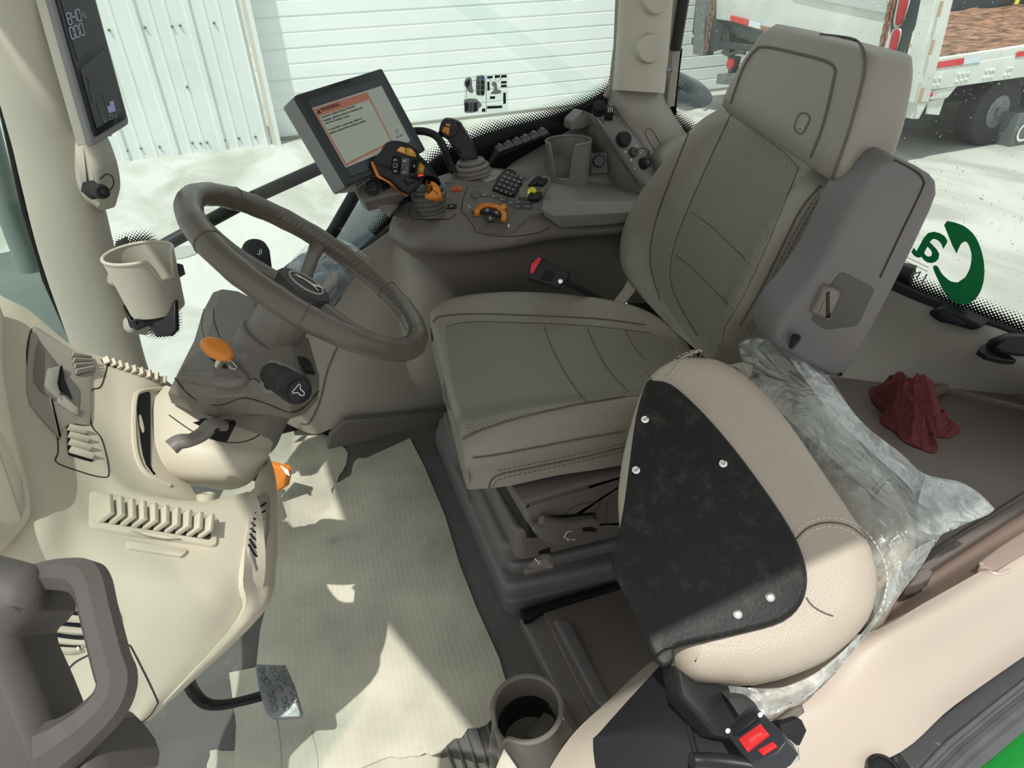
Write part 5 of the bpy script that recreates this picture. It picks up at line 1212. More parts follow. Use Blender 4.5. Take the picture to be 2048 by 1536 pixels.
# near door pull, close to the eye
hdm = mat('handle_grey', (.075, .068, .064), .55, ('noise', 700, .2, .0006), spec=.3)
dh = thing('door_pull', 'large dark grey grab handle in the lower left foreground', 'handle', P(60, 1500, d=.42))
slab('door_trim', PD([(-220, 1120, 0.332), (0, 1122, 0.340), (62, 1140, 0.340), (72, 1222, 0.332), (34, 1262, 0.332), (34, 1300, 0.332), (100, 1460, 0.324), (120, 1620, 0.316), (-220, 1620, 0.300)]), .05, hdm, dh, r=.012, sm=2)
tube('grip', PD([(40, 1164, 0.363), (100, 1152, 0.356), (160, 1152, 0.348), (184, 1172, 0.340), (198, 1225, 0.332), (222, 1320, 0.324), (234, 1362, 0.320), (220, 1405, 0.316), (180, 1448, 0.312), (140, 1480, 0.308), (110, 1500, 0.308)]), [.0085, .0095, .010, .0095, .009, .009, .0095, .010, .0105, .012, .014], hdm, dh, 8, sm=5, flat=.85)
slab('grip_foot', PD([(104, 1438, 0.316), (128, 1442, 0.312), (176, 1500, 0.308), (180, 1560, 0.300), (110, 1600, 0.300), (96, 1480, 0.316)]), .04, hdm, dh, r=.01, sm=2)
# ------------------------------------------------------------------ right-hand control console
YC = 1.45
def c5(x, y): return (740+x/5.689, 220+y/5.689)
def c6(x, y): return (900+x/4.096, 100+y/4.096)
con = thing('control_console', 'grey-brown armrest console with levers, keypad and orange throttle dial beyond the seat cushion', 'console', P(980, 600, y=1.5))
BR = M_['brown']
def PY(l, y): return [P(a, b, y=y+(c if len(q) > 2 else 0)) for q in l for a, b, c in [(q+(0,))[:3]]]
cs = patch('console_side', [
    [P(786, 432, y=1.52), P(840, 446, y=1.48), P(915, 458, y=1.48), P(990, 462, y=1.47), P(1040, 442, y=1.47), P(1088, 425, y=1.47), P(1180, 420, y=1.47), P(1310, 412, y=1.47)],
    [P(779, 452, y=1.52), P(828, 468, y=YC), P(900, 476, y=YC), P(985, 478, y=YC), P(1040, 462, y=YC), P(1095, 446, y=YC), P(1190, 450, y=YC), P(1310, 440, y=YC)],
    [P(780, 474, y=1.52), P(820, 495, y=1.44), P(885, 503, y=1.44), P(975, 500, y=1.44), P(1040, 490, y=1.44), P(1110, 475, y=1.44), P(1200, 468, y=1.44), P(1310, 460, y=1.44)],
    [P(796, 492, y=1.52), P(836, 514, y=1.47), P(900, 518, y=1.47), P(980, 510, y=1.47), P(1040, 502, y=1.47), P(1110, 492, y=1.47), P(1200, 486, y=1.47), P(1310, 478, y=1.47)],
    [P(850, 530, y=1.52), P(876, 548, y=1.48), P(930, 556, y=1.48), P(1000, 560, y=1.48), P(1060, 560, y=1.48), P(1130, 560, y=1.48), P(1210, 555, y=1.48), P(1310, 550, y=1.48)],
    [P(890, 580, y=1.55), P(905, 592, y=1.50), P(950, 598, y=1.50), P(1010, 604, y=1.50), P(1070, 608, y=1.50), P(1150, 608, y=1.50), P(1220, 606, y=1.50), P(1310, 606, y=1.50)]], BR, con, thick=.015)
ct = patch('console_top', [
    [P(838, 368, y=1.64), P(884, 350, y=1.64), P(935, 338, y=1.64), P(990, 336, y=1.64), P(1045, 345, y=1.64), P(1100, 358, y=1.64)],
    [P(812, 388, y=1.60), P(860, 376, y=1.59), P(925, 362, y=1.58), P(995, 358, y=1.58), P(1050, 365, y=1.58), P(1100, 372, y=1.58)],
    [P(794, 412, y=1.56), P(845, 410, y=1.54), P(920, 404, y=1.53), P(1000, 400, y=1.53), P(1055, 395, y=1.53), P(1095, 392, y=1.53)],
    [P(786, 432, y=1.52), P(840, 446, y=1.48), P(915, 458, y=1.48), P(990, 462, y=1.47), P(1040, 442, y=1.47), P(1092, 422, y=1.47)]], BR, con, thick=.015)
CC = [cs, ct]
pad = patch('armrest_pad', [
    [P(1106, 362, y=1.64), P(1128, 352, y=1.66), P(1210, 362, y=1.66), P(1310, 376, y=1.66)],
    [P(1102, 356, y=1.63), P(1122, 345, y=1.64), P(1210, 356, y=1.64), P(1310, 372, y=1.64)],
    [P(1092, 378, y=1.54), P(1112, 374, y=1.54), P(1200, 380, y=1.54), P(1310, 388, y=1.54)],
    [P(1086, 398, y=1.46), P(1104, 402, y=1.45), P(1195, 403, y=1.45), P(1310, 404, y=1.45)],
    [P(1083, 418, y=1.44), P(1108, 432, y=1.43), P(1200, 428, y=1.43), P(1310, 422, y=1.43)],
    [P(1090, 432, y=1.44), P(1122, 455, y=1.435), P(1205, 450, y=1.435), P(1310, 438, y=1.435)],
    [P(1094, 434, y=1.47), P(1124, 457, y=1.46), P(1206, 452, y=1.46), P(1310, 440, y=1.46)]], mat('pad_plastic', (.205, .195, .178), .42, ('leather', 300, .35, .0015)), con, s=1, thick=.01)
bv = pad.modifiers.new('b', 'BEVEL'); bv.width = .009; bv.segments = 4; bv.limit_method = 'ANGLE'; bv.angle_limit = radians(12)
def C5(l): return [c5(*p) for p in l]
def C6(l): return [c6(*p) for p in l]
seam('joint', CC, C5([(1110, 880), (1075, 960), (1050, 1060), (1042, 1170), (1090, 1200), (1180, 1330), (1240, 1400), (1560, 1440), (1900, 1400), (2040, 1330)]), .0011, M_['line'], con)
seam('ridge', CC, C5([(1075, 1170), (1140, 1180), (1270, 1380), (1590, 1390), (1640, 1370), (1800, 1230), (2000, 1210)]), .003, BR, con)
seam('joint', CC, C5([(540, 940), (470, 1060), (445, 1160), (480, 1230), (560, 1245), (830, 1245), (910, 1235), (980, 1190)]), .0011, M_['line'], con)
# grey upper deck plate and keypad
GK = M_['grey2']
plate_on('deck_plate', CC, C5([(880, 740), (930, 722), (1180, 760), (1300, 820), (1310, 840), (1270, 880), (1080, 850), (850, 835)]), .006, M_['grey'], con, off=.004, r=.003)
plate_on('deck_plate', CC, C5([(1200, 750), (1400, 690), (1520, 700), (1420, 800), (1340, 830), (1300, 815)]), .006, GK, con, off=.004, r=.002)
kpd = plate_on('keypad', CC, C5([(1540, 700), (1620, 720), (1700, 800), (1725, 870), (1640, 1000), (1560, 985), (1390, 920), (1440, 800), (1500, 730)]), .012, M_['black'], con, off=.012, r=.004)
kk = mat('key_grey', (.06, .062, .065), .4)
for i in range(5):
    for j in range(4):
        a0, b0 = 1412+j*52+i*30, 900-i*44+j*20; a1 = a0+44
        ky_ = plate_on('key', kpd, C5([(a0, b0), (a0+42, b0+14), (a0+62, b0-16), (a0+22, b0-30)]), .003, kk, con, off=.0025, r=.001)
        seam('key_mark', ky_, C5([(a0+24, b0-8), (a0+38, b0-4)]), .0005, M_['white'], ky_, sm=1, off=.0003)
# strip of keys
for q in ([(1250, 940), (1330, 950), (1350, 990), (1255, 985)], [(1362, 955), (1440, 985), (1445, 1010), (1370, 995)], [(1450, 990), (1540, 1005), (1545, 1060), (1470, 1030)], [(1556, 1010), (1632, 1030), (1628, 1100), (1575, 1075)], [(1646, 1032), (1740, 1038), (1738, 1075), (1642, 1072)], [(1750, 1036), (1862, 1038), (1858, 1072), (1748, 1076)], [(1642, 1084), (1732, 1084), (1730, 1122), (1640, 1120)], [(1746, 1086), (1846, 1082), (1840, 1130), (1744, 1124)]):
    ky_ = plate_on('key', CC, C5(q), .004, mat('key_dark_grey', (.09, .092, .095), .4) if 'kd' not in globals() else kd, con, off=.003, r=.001); kd = ky_.data.materials[0]
    a = sum(p[0] for p in q)/4; b = sum(p[1] for p in q)/4
    seam('key_mark', ky_, C5([(a-16, b), (a-4, b-8), (a+14, b+2)]), .0005, M_['white'], ky_, sm=1, off=.0003)
def disc_on(name, o, u, v, r, h, mt, par_, off=0, seg=24, tilt=None):
    c, n_ = on(o, u, v, off); return lathe(name, [(r, -.003), (r, h*.7), (r*.85, h), (0, h)], c, tilt or n_, mt, par_, seg), c, n_
disc_on('round_button', CC, *c5(1192, 968), .0105, .004, kd, con, off=.001)
# throttle dial
dc_, dn_ = on(cs, *c5(1368, 1215), .004); e1 = (P(*c5(1560, 1215), y=YC)-P(*c5(1368, 1215), y=YC)); e1 = (e1-dn_*e1.dot(dn_)).normalized(); e2 = dn_.cross(e1)
def arc3(r0, r1, a0, a1, off=0, n=24):
    A = [a0+(a1-a0)*i/n for i in range(n+1)]
    return [dc_+(e1*cos(a)+e2*sin(a))*r1+dn_*off for a in A]+[dc_+(e1*cos(a)+e2*sin(a))*r0+dn_*off for a in reversed(A)]
slab('dial_shroud', arc3(.038, .050, radians(15), radians(150), .002), .006, M_['grey'], con, r=.002, n=dn_)
dial = slab('throttle_dial', arc3(.0275, .0405, radians(-38), radians(168), .008), .012, M_['orange'], con, r=.003, n=dn_)
slab('dial_tab', [dc_+(e1*x+e2*y)*.001+dn_*.012 for x, y in ((29, 17), (37, 26), (45, 24), (43, 10), (35, 5), (29, 8))], .014, M_['orange'], dial, r=.002, n=dn_)
for k in range(11):
    a = radians(58+k*9.2); dd = e1*cos(a)+e2*sin(a); tube('dial_groove', [dc_+dd*.0305+dn_*.0084, dc_+dd*.0390+dn_*.0084], .0007, mat('groove_orange', (.30, .09, .01), .5) if k == 0 else gro, dial, 4)
    if k == 0: gro = bpy.data.objects[[o.name for o in dial.children if o.name.startswith('dial_groove')][0]].data.materials[0]
for a0, a1 in ((62, 146), (-22, 56)):
    w = slab('speed_button', arc3(.007, .0262, radians(a0), radians(a1), .004, 10), .004, M_['black'], con, r=.001, n=dn_)
    am = radians((a0+a1)/2); c = dc_+(e1*cos(am)+e2*sin(am))*.0175+dn_*.0045
    tube('printed_mark', [c+e1*.003*cos(t)+e2*.003*sin(t) for t in [k*pi/4 for k in range(8)]], .0005, M_['white'], w, 4, closed=True); tube('printed_mark', [c-e1*.003-e2*.0042, c+e1*.003-e2*.0042], .0004, M_['white'], w, 4)
c = dc_-e2*.015-e1*.006+dn_*.003; w = lathe('speed_button', [(.0125, -.002), (.0125, .001), (.0117, .002), (0, .002)], c, dn_, M_['black'], con, 24)
c = c+dn_*.0026; tube('printed_mark', [c+e1*.003*cos(t)+e2*.003*sin(t) for t in [k*pi/4 for k in range(8)]], .0005, M_['white'], w, 4, closed=True); tube('printed_mark', [c-e1*.003-e2*.0042, c+e1*.003-e2*.0042], .0004, M_['white'], w, 4)
plate_on('printed_rabbit', cs, C5([(1565, 1320), (1575, 1298), (1584, 1300), (1592, 1315), (1584, 1325), (1580, 1338)]), .0005, M_['white'], con, off=.0008, r=0)
tube('printed_mark', onpts(cs, C5([(1112, 1082), (1124, 1100), (1152, 1110)]), .0006), .0006, M_['white'], con, 4)
# small lit and lettered keys near the big lever
for q, mt in (([(930, 885), (1045, 878), (1052, 905), (1040, 925), (925, 928)], mat('red_orange', (.45, .09, .02), .4)), ([(725, 1188), (825, 1188), (800, 1232), (708, 1228)], M_['orange']), ([(885, 1078), (992, 1078), (975, 1124), (872, 1126)], M_['black'])):
    k_ = plate_on('function_key', CC, C5(q), .004, mt, con, off=.004, r=.001)
    a = sum(p[0] for p in q)/len(q); b = sum(p[1] for p in q)/len(q)
    seam('key_mark', k_, C5([(a-22, b+8), (a-10, b-9), (a+10, b-9), (a+18, b+6)]), .0005, M_['white'] if mt is M_['black'] else M_['line'], k_, sm=1, off=.0003)
plate_on('scale_plate', CC, C5([(575, 1160), (700, 1165), (720, 1185), (700, 1235), (560, 1228)]), .001, M_['slate'], con, off=.001, r=0)
for q in ([(570, 1195), (690, 1200)], [(630, 1175), (626, 1225)], [(590, 1190), (592, 1205)], [(665, 1190), (666, 1206)]): seam('printed_mark', CC, C5(q), .0006, M_['greyp'], con, sm=1, off=.0028)
# big lever
def boot(name, u, v, d, ax, radii, mt, par_, h=.012):
    """folded rubber bellows"""
    c = P(u, v, d=d); pr_ = []; z = 0
    for r in radii: pr_ += [(r*.93, z), (r, z+h*.35), (r, z+h*.65), (r*.9, z+h)]; z += h
    pr_.append((radii[-1]*.5, z)); return lathe(name, [(radii[0], -.004)]+pr_, c, ax, mt, par_, 30)
lup = (UPZ*.95-REAR*.1+CR*.02).normalized()
boot('bellows', *c5(705, 1165), 1.565, lup, [.034, .038, .041, .043, .036], GK if False else mat('bellows_grey', (.085, .078, .072), .5), con, h=.0125)
lever = thing('multi_button_joystick', 'large black multi-button joystick with an orange lower edge in front of the monitor', 'joystick', P(*c5(720, 1000), d=1.52))
Q_ = C5([(265, 345), (330, 345), (420, 365), (500, 400), (545, 450), (575, 510), (640, 570), (710, 650), (780, 750), (815, 820), (835, 870), (830, 950), (800, 972), (780, 900), (740, 830), (670, 800), (600, 830), (590, 850), (520, 925), (430, 962), (320, 890), (210, 800), (140, 775), (75, 745), (30, 650), (5, 590), (80, 525), (150, 460), (190, 390), (225, 355)])
def dL(p): return 1.435+.09*max(0, (p[0]-830)/60)+.03*(p[1]-280)/110
hd = slab('lever_head', smooth([P(a, b, d=dL((a, b))) for a, b in Q_], 3, True), .035, M_['black'], lever, r=.008, seg=4)
og = C5([(5, 590), (30, 585), (60, 650), (100, 740), (150, 775), (220, 812), (320, 905), (425, 972), (415, 985), (310, 915), (200, 825), (95, 775), (70, 755), (20, 640)])
slab('orange_edge', [P(a, b, d=dL((a, b))-.004) for a, b in og], .012, M_['orange'], lever, r=.002)
slab('thumb_grip', smooth([P(a, b, d=1.492) for a, b in C5([(612, 812), (660, 800), (730, 812), (785, 870), (808, 950), (805, 985), (740, 1005), (650, 1000), (615, 975), (625, 935), (668, 905), (672, 880), (650, 840)])], 3, True), .03, M_['orange'], lever, r=.008)
hb3 = M_['amber']
for q, mt in (([(300, 465), (345, 415), (405, 430), (410, 505)], hb3), ([(415, 430), (470, 438), (510, 475), (530, 535), (415, 507)], hb3), ([(265, 520), (345, 530), (325, 745), (255, 725), (246, 640)], M_['navy']), ([(365, 545), (445, 550), (435, 750), (345, 735), (352, 640)], mat('key_mid_grey', (.14, .145, .15), .4)), ([(485, 565), (538, 572), (515, 712), (455, 706)], M_['navy']), ([(565, 590), (620, 640), (610, 710), (545, 735), (540, 700)], hb3), ([(380, 800), (505, 770), (510, 830), (420, 865)], M_['navy'])):
    k_ = plate_on('lever_button', hd, C5(q), .004, mt, lever, off=.0025, r=.0012, rc=.0018)
    a = sum(p[0] for p in q)/len(q); b = sum(p[1] for p in q)/len(q); h = (max(p[1] for p in q)-min(p[1] for p in q))
    if h > 180:
        for dy in (-62, 52): seam('printed_mark', k_, C5([(a-18, b+dy+6), (a, b+dy-(8 if dy < 0 else -14)), (a+18, b+dy+6)]), .0008, M_['white'], k_, sm=3, off=.0004)
        seam('printed_mark', k_, C5([(a-20, b-22), (a+20, b-22), (a+20, b+18), (a-20, b+18)]), .0005, M_['white'], k_, sm=1, off=.0004, closed=True)
    elif mt is hb3 or h > 100: seam('printed_mark', k_, C5([(a-14, b-10), (a+6, b-12), (a+14, b+4), (a-4, b+14)]), .0006, M_['white'], k_, sm=2, off=.0004)
seam('led_strip', hd, C5([(548, 752), (604, 738)]), .0014, mat_emit('led_red', (1, .03, .02), 2.5), lever, sm=1, off=.001)
tube('lever_neck', [P(*c5(790, 900), d=1.53), P(*c5(770, 960), d=1.54), P(*c5(720, 1020), d=1.56)], [.012, .013, .014], M_['black'], lever, 14, sm=3)
# tall joystick
js = thing('loader_joystick', 'tall black joystick with orange thumb switch behind the keypad', 'joystick', P(*c5(1140, 690), d=1.66))
boot('bellows', *c5(1165, 712), 1.665, lup, [.048, .046, .036], mat('bellows_taupe', (.17, .155, .14), .5), js, h=.011)
Q_ = C5([(850, 92), (890, 92), (940, 100), (1020, 140), (1050, 185), (1110, 275), (1165, 370), (1200, 470), (1228, 560), (1232, 625), (1140, 645), (1045, 638), (1030, 600), (1020, 550), (985, 490), (930, 420), (870, 335), (800, 300), (775, 298), (785, 200), (812, 125)])
jb = slab('grip', smooth([P(a, b, d=1.60+.045*(b-236)/95) for a, b in Q_], 3, True), .045, M_['black'], js, r=.010, seg=5, back_r=.010)
seam('head_edge', jb, C5([(1026, 160), (1020, 215), (980, 270), (930, 306), (860, 308), (790, 296)]), .0012, M_['navy'], js)
plate_on('thumb_switch', jb, C5([(835, 190), (908, 198), (900, 285), (870, 282), (860, 262), (820, 255)]), .006, M_['orange'], js, off=.004, r=.002)
plate_on('thumb_light', jb, C5([(862, 152), (915, 162), (912, 190), (860, 178)]), .002, M_['orange'], js, off=.002, r=.001)
for q in (c5(892, 125), c5(955, 150), c5(985, 425), c5(1048, 495)):
    q = V3((q[0], q[1], 0)); b_ = [(q.x-4, q.y-2.6), (q.x+3.4, q.y-2.4), (q.x+4.2, q.y+2.6), (q.x-3.4, q.y+2.8)]
    k_ = plate_on('grip_button', jb, b_, .002, M_['navy'], js, off=.001, r=.0005); seam('printed_mark', k_, b_, .00045, M_['greyp'], k_, sm=1, closed=True, off=.0003)
# yellow wheel and small levers in the well beside the pad
yk = thing('fingertip_levers', 'cluster of small black fingertip levers with one yellow knob before the armrest pad', 'lever', P(*c6(700, 1150), d=1.58))
well = slab('well', PD([(a, b, 1.59) for a, b in C6([(570, 1130), (680, 1030), (790, 1030), (830, 1045), (800, 1130), (760, 1200), (700, 1225), (560, 1200)])]), .03, M_['grey'], yk, r=.004)
for q, mt, d_ in (([(640, 1100), (700, 1030), (735, 1025), (755, 1045), (700, 1110)], M_['black'], 1.575), ([(690, 1080), (740, 1040), (790, 1042), (805, 1060), (760, 1110)], M_['black'], 1.575), ([(640, 1200), (645, 1165), (700, 1155), (760, 1160), (730, 1225), (650, 1222)], M_['black'], 1.56)):
    slab('fingertip_lever', smooth([P(*c6(a, b), d=d_) for a, b in q], 2, True), .025, mt, yk, r=.006)
a_ = P(*c6(650, 1180), d=1.56); b_ = P(*c6(668, 1125), d=1.55)
yw = slab('yellow_knob', smooth([P(*c6(a, b), d=1.553) for a, b in ((636, 1175), (640, 1135), (672, 1115), (700, 1128), (710, 1155), (690, 1165), (665, 1158), (645, 1180))], 3, True), .02, M_['yellow'], yk, r=.006)
for k in range(6): seam('knob_groove', yw, [c6(648+k*9, 1148-k*1.5), c6(654+k*9, 1128-k*1)], .0008, mat('yellow_dark', (.45, .42, .02), .5), yw, sm=1)
for a, b in ((740, 1070), (770, 1060)): plate_on('lever_icon', well, [c6(a-8, b), c6(a+8, b), c6(a+8, b+10), c6(a-8, b+10)], .001, M_['greyp'], yk, r=0)
# row of grey rocker switches against the black wall
rs = thing('switch_bank', 'row of small grey rocker switches on a black rail below the right window', 'switch', P(1045, 300, y=1.69))
slab('rail', [P(*c6(a, b), y=1.685) for a, b in ((400, 850), (820, 680), (840, 700), (400, 880), (310, 985), (290, 985), (385, 820))], .02, M_['black'], rs, r=.003)
slab('guard', [P(*c6(a, b), y=1.66) for a, b in ((385, 815), (410, 850), (330, 970), (300, 975), (350, 880))], .02, M_['black'], rs, r=.004)
for k in range(6):
    x, y = 425+k*70, 805-k*26.5
    s_ = slab('rocker_switch', [P(*c6(x+a, y+b), y=1.67) for a, b in ((-36, 28), (-30, -4), (8, -22), (34, -6), (36, 14), (-24, 40))], .025, mat('rocker_grey', (.12, .125, .13), .4) if k == 0 else rgm, rs, r=.003); rgm = s_.data.materials[0]
    slab('switch_catch', [P(*c6(x+a, y+b), y=1.665) for a, b in ((-18, -10), (-14, -26), (4, -32), (10, -18))], .02, rgm, s_, r=.002)

# ------------------------------------------------------------------ monitor
def c7(x, y): return (560+x/5.486, 120+y/5.486)
mo = thing('touch_monitor', 'square grey touch monitor on an arm showing an orange warning page', 'monitor', P(740, 380, d=1.5))
MQ = par([(590, 190), (764, 136), (852, 300), (696, 372)], 1.46)
mn = (MQ[1]-MQ[0]).cross(MQ[3]-MQ[0]).normalized(); mn = mn if mn.dot(EYE-MQ[0]) > 0 else -mn
mx_, my_ = (MQ[1]-MQ[0]).normalized(), -(MQ[3]-MQ[0]); my_ = (my_-mx_*my_.dot(mx_)).normalized()
def MP(x, y, off=0): u, v = c7(x, y); return PL(u, v, MQ[0]+mn*off, mn)
def MPx(u, v, off=0): return PL(u, v, MQ[0]+mn*off, mn)
mc = sum(MQ, V3())/4
slab('housing', [mc+(p-mc)*1.0-mn*.010-(mx_*.004) for p in rcorner(MQ, .008)], .042, M_['silver'], mo, r=.006, n=mn)
slab('housing_flank', PD([(573, 207, 1.50), (591, 190, 1.47), (697, 374, 1.44), (696, 384, 1.45), (678, 387, 1.47)]), .02, M_['grey2'], mo, r=.003)
bz2 = slab('bezel', rcorner(MQ, .006), .012, M_['bezel'], mo, r=.003, n=mn)
slab('screen_recess', [MP(*p, .0006) for p in ((300, 440), (1095, 205), (1515, 960), (795, 1290))], .001, mat('recess_dark', (.022, .025, .032), .25), mo, r=0, n=mn)
scr_ = slab('screen', [MP(*p, .0012) for p in ((352, 528), (1112, 283), (1432, 890), (722, 1180))], .001, mat_emit('screen_grey', (.33, .37, .30), .55), mo, r=0, n=mn)
slab('page_frame', [MP(*p, .0016) for p in ((360, 540), (958, 350), (1235, 905), (722, 1165))], .0006, mat_emit('page_orange', (.38, .13, .07), .55), scr_, r=0, n=mn)
slab('page', [MP(*p, .0022) for p in ((428, 618), (978, 436), (1215, 890), (728, 1132))], .0006, mat_emit('page_green_grey', (.35, .40, .31), .55), scr_, r=0, n=mn)
slab('accept_key', [MP(*p, .0018) for p in ((1192, 770), (1320, 718), (1400, 850), (1270, 905))], .0006, mat_emit('key_pale', (.36, .38, .33), .55), scr_, r=0, n=mn)
ik = mat('screen_ink', (.012, .013, .012), .5); ik2 = mat('screen_ink_soft', (.10, .11, .10), .5)
tx = (MP(650, 486)-MP(455, 548)).normalized(); ty = my_
sc = (MP(650, 486)-MP(455, 548)).length
text('warning_title', 'WARNING', MP(462, 566, .003), tx, ty, sc/4.6, ik, scr_, bold=.00004)
tri = [MP(*p, .0028) for p in ((410, 592), (458, 580), (420, 540))]; slab('warning_sign', tri, .0004, ik, scr_, r=0, n=mn)
LS = [(458, 640, 'Automatic Guidance System Detected.', 865, 490), (478, 676, 'Engaging a guidance system on roadways may', 965, 500), (497, 706, 'cause loss of machine control.', 824, 590), (532, 778, 'To avoid death or serious injury, disable the', 995, 605), (552, 812, 'guidance system before entering roadways.', 1010, 640)]
for x, y, s, x2, y2 in LS:
    a, b = MP(x, y, .003), MP(x2, y2+10, .003); e = (b-a)
    t_ = text('message', s, a, e, my_, e.length/(len(s)*.50), ik, scr_)
a, b = MP(1278, 862, .003), MP(1360, 828, .003); text('key_text', 'ACCEPT', a, b-a, my_, (b-a).length/4.0, ik2, scr_)
tube('key_icon', [MP(*p, .003) for p in ((1262, 790), (1280, 755), (1305, 775), (1290, 808))], .0006, ik2, scr_, 4, closed=True)
a, b = MP(572, 306, .0006), MP(822, 226, .0006); text('maker_lettering', 'JOHN DEERE', a, b-a, my_, (b-a).length/6.6, mat('deboss_black', (.008, .009, .01), .3), mo)
slab('bezel_slot', [MP(*p, .0008) for p in ((780, 1275), (1010, 1195), (1012, 1203), (784, 1286))], .0006, M_['navy'], mo, r=0, n=mn)  # thin dark strip along the lower edge of the screen recess
# arm, knob box
ka_ = slab('knob_box', PD([(709, 382, 1.50), (716, 396, 1.50), (728, 404, 1.50), (760, 396, 1.50), (800, 388, 1.50), (812, 376, 1.50), (790, 350, 1.51), (745, 352, 1.51), (712, 372, 1.50)]), .05, BR, mo, r=.006)
kz = (EYE-P(749, 372, d=1.48)+CR*.4).normalized(); kc_ = P(744, 376, d=1.49)
lathe('rotary_knob', [(.0165, -.01), (.0165, .008), (.0145, .012), (.0, .013)], kc_, kz, M_['blackm'], mo, 24)
tube('printed_mark', [kc_+kz*.0135+CR*a+CU*b for a, b in ((-.004, -.004), (.004, -.004), (.004, .004), (-.004, .004))], .0005, M_['greyp'], mo, 4, closed=True)
for q in ([(762, 372), (776, 366), (780, 376), (766, 383)], [(782, 366), (796, 362), (800, 371), (786, 376)], [(760, 362), (772, 358), (775, 364), (762, 369)]): plate_on('knob_box_key', ka_, q, .003, M_['black'], mo, off=.003, r=.001)
slab('arm', PD([(740, 402, 1.53), (800, 384, 1.53), (835, 385, 1.55), (800, 412, 1.55), (780, 436, 1.54)]), .04, BR, mo, r=.006)
slab('arm_plate', PD([(797, 408, 1.52), (805, 398, 1.53), (825, 380, 1.55), (840, 382, 1.55), (826, 396, 1.54)]), .01, M_['black'], mo, r=.002)
gb = tube('grab_loop', PD([(828, 262, 1.60), (850, 263, 1.60), (872, 272, 1.60), (886, 292, 1.60), (896, 318, 1.62), (908, 345, 1.64)]), .0095, M_['black'], None, 12, sm=4)
tag(gb, 'curved black grab bar rising between the monitor and the tall joystick', 'grab bar')
# ------------------------------------------------------------------ right rear corner: tray, cup holder, sockets
ry = thing('rear_corner_tray', 'grey-brown moulded tray with an open cup holder below the rear pillar', 'tray', P(1120, 360, y=1.62))
GR = mat('tray_plastic', (.155, .142, .132), .45, ('noise', 500, .12, .001), (5, .05))
patch('tray', [
    [P(1030, 322, y=1.68), P(1090, 288, y=1.695), P(1145, 258, y=1.695), P(1190, 250, y=1.68)],
    [P(1010, 340, y=1.64), P(1080, 318, y=1.65), P(1160, 300, y=1.66), P(1225, 300, y=1.64)],
    [P(1000, 360, y=1.62), P(1080, 345, y=1.61), P(1170, 340, y=1.61), P(1260, 350, y=1.60)],
    [P(1010, 400, y=1.60), P(1080, 385, y=1.585), P(1180, 380, y=1.585), P(1290, 390, y=1.585)]], GR, ry, thick=.012)
slab('corner_box', PS([(1144, 262), (1144, 243), (1166, 222), (1186, 228), (1190, 244), (1168, 258)], y=1.64), .05, GR, ry, r=.006, rc=.006)
ct_ = P(1137, 281, y=1.60)
ct2 = V3((ct_.x, ct_.y, ct_.z)); cb2 = V3((ct_.x, ct_.y, ct_.z-.12))
cupshell('cup_body', ct2, cb2, .061, .054, (-CR*.35-CF*.9-CU*.2), .50, .72, GR, ry)
lathe('cup_floor', [(.052, 0), (.052, .004), (0, .004)], cb2+V3((0, 0, .01)), UPZ, GR, ry, 30)
tw = patch('socket_panel', [
    [P(1168, 236, y=1.66), P(1184, 226, y=1.62), P(1206, 214, y=1.62), P(1234, 210, y=1.65)],
    [P(1192, 262, y=1.62), P(1206, 256, y=1.58), P(1232, 246, y=1.57), P(1262, 246, y=1.60)],
    [P(1214, 300, y=1.59), P(1230, 292, y=1.55), P(1256, 284, y=1.54), P(1290, 288, y=1.57)],
    [P(1240, 340, y=1.57), P(1254, 332, y=1.53), P(1280, 326, y=1.52), P(1312, 330, y=1.55)],
    [P(1266, 380, y=1.55), P(1280, 372, y=1.51), P(1304, 366, y=1.50), P(1336, 370, y=1.53)]], GR, ry, thick=.012)
patch('panel_flank', [
    [P(1160, 246, y=1.69), P(1172, 240, y=1.66), P(1184, 228, y=1.625)], [P(1178, 290, y=1.66), P(1192, 275, y=1.62), P(1206, 258, y=1.585)],
    [P(1200, 340, y=1.64), P(1214, 320, y=1.59), P(1230, 294, y=1.555)], [P(1220, 385, y=1.60), P(1240, 365, y=1.56), P(1254, 334, y=1.535)], [P(1250, 410, y=1.57), P(1266, 395, y=1.54), P(1280, 374, y=1.515)]], GR, ry, thick=.01)
seam('panel_joint', tw, C6([(1190, 545), (1230, 500), (1350, 488), (1390, 540), (1560, 760), (1705, 985), (1690, 1010)]), .001, M_['line'], ry); seam('panel_joint', tw, C6([(1190, 560), (1290, 720), (1440, 950), (1540, 1085)]), .001, M_['line'], ry)
sk = thing('socket_row', 'row of black round sockets with caps on the sloping panel at the rear pillar foot', 'socket', P(1250, 290, d=1.62))
def cap(u, v, r, h, mt, nm, par_=None, ribs=0, o=None):
    c, n_ = on(o or tw, u, v, -.002)
    b_ = lathe(nm, [(r*1.18, 0), (r*1.18, .004), (r, .005), (r, h*.6), (r*1.05, h*.62), (r*1.05, h), (r*.9, h+.001), (0, h+.001)], c, n_, mt, par_ or sk, 24); return b_, c+n_*(h+.001), n_
b1, t1, n1 = cap(1198, 222, .016, .022, M_['blackm'], 'screw_cap')
tube('cap_strap', PS([(1205, 200), (1214, 196), (1216, 212)], y=1.57), .0014, M_['black'], b1, 6, sm=4)
tube('loose_wire', PS([(1186, 208), (1172, 212), (1166, 222), (1164, 232)], y=1.62), .0012, M_['black'], sk, 6, sm=4)
plate_on('plug_base', tw, [(1198, 238), (1228, 226), (1238, 236), (1208, 248)], .004, M_['blackm'], sk, off=.002)
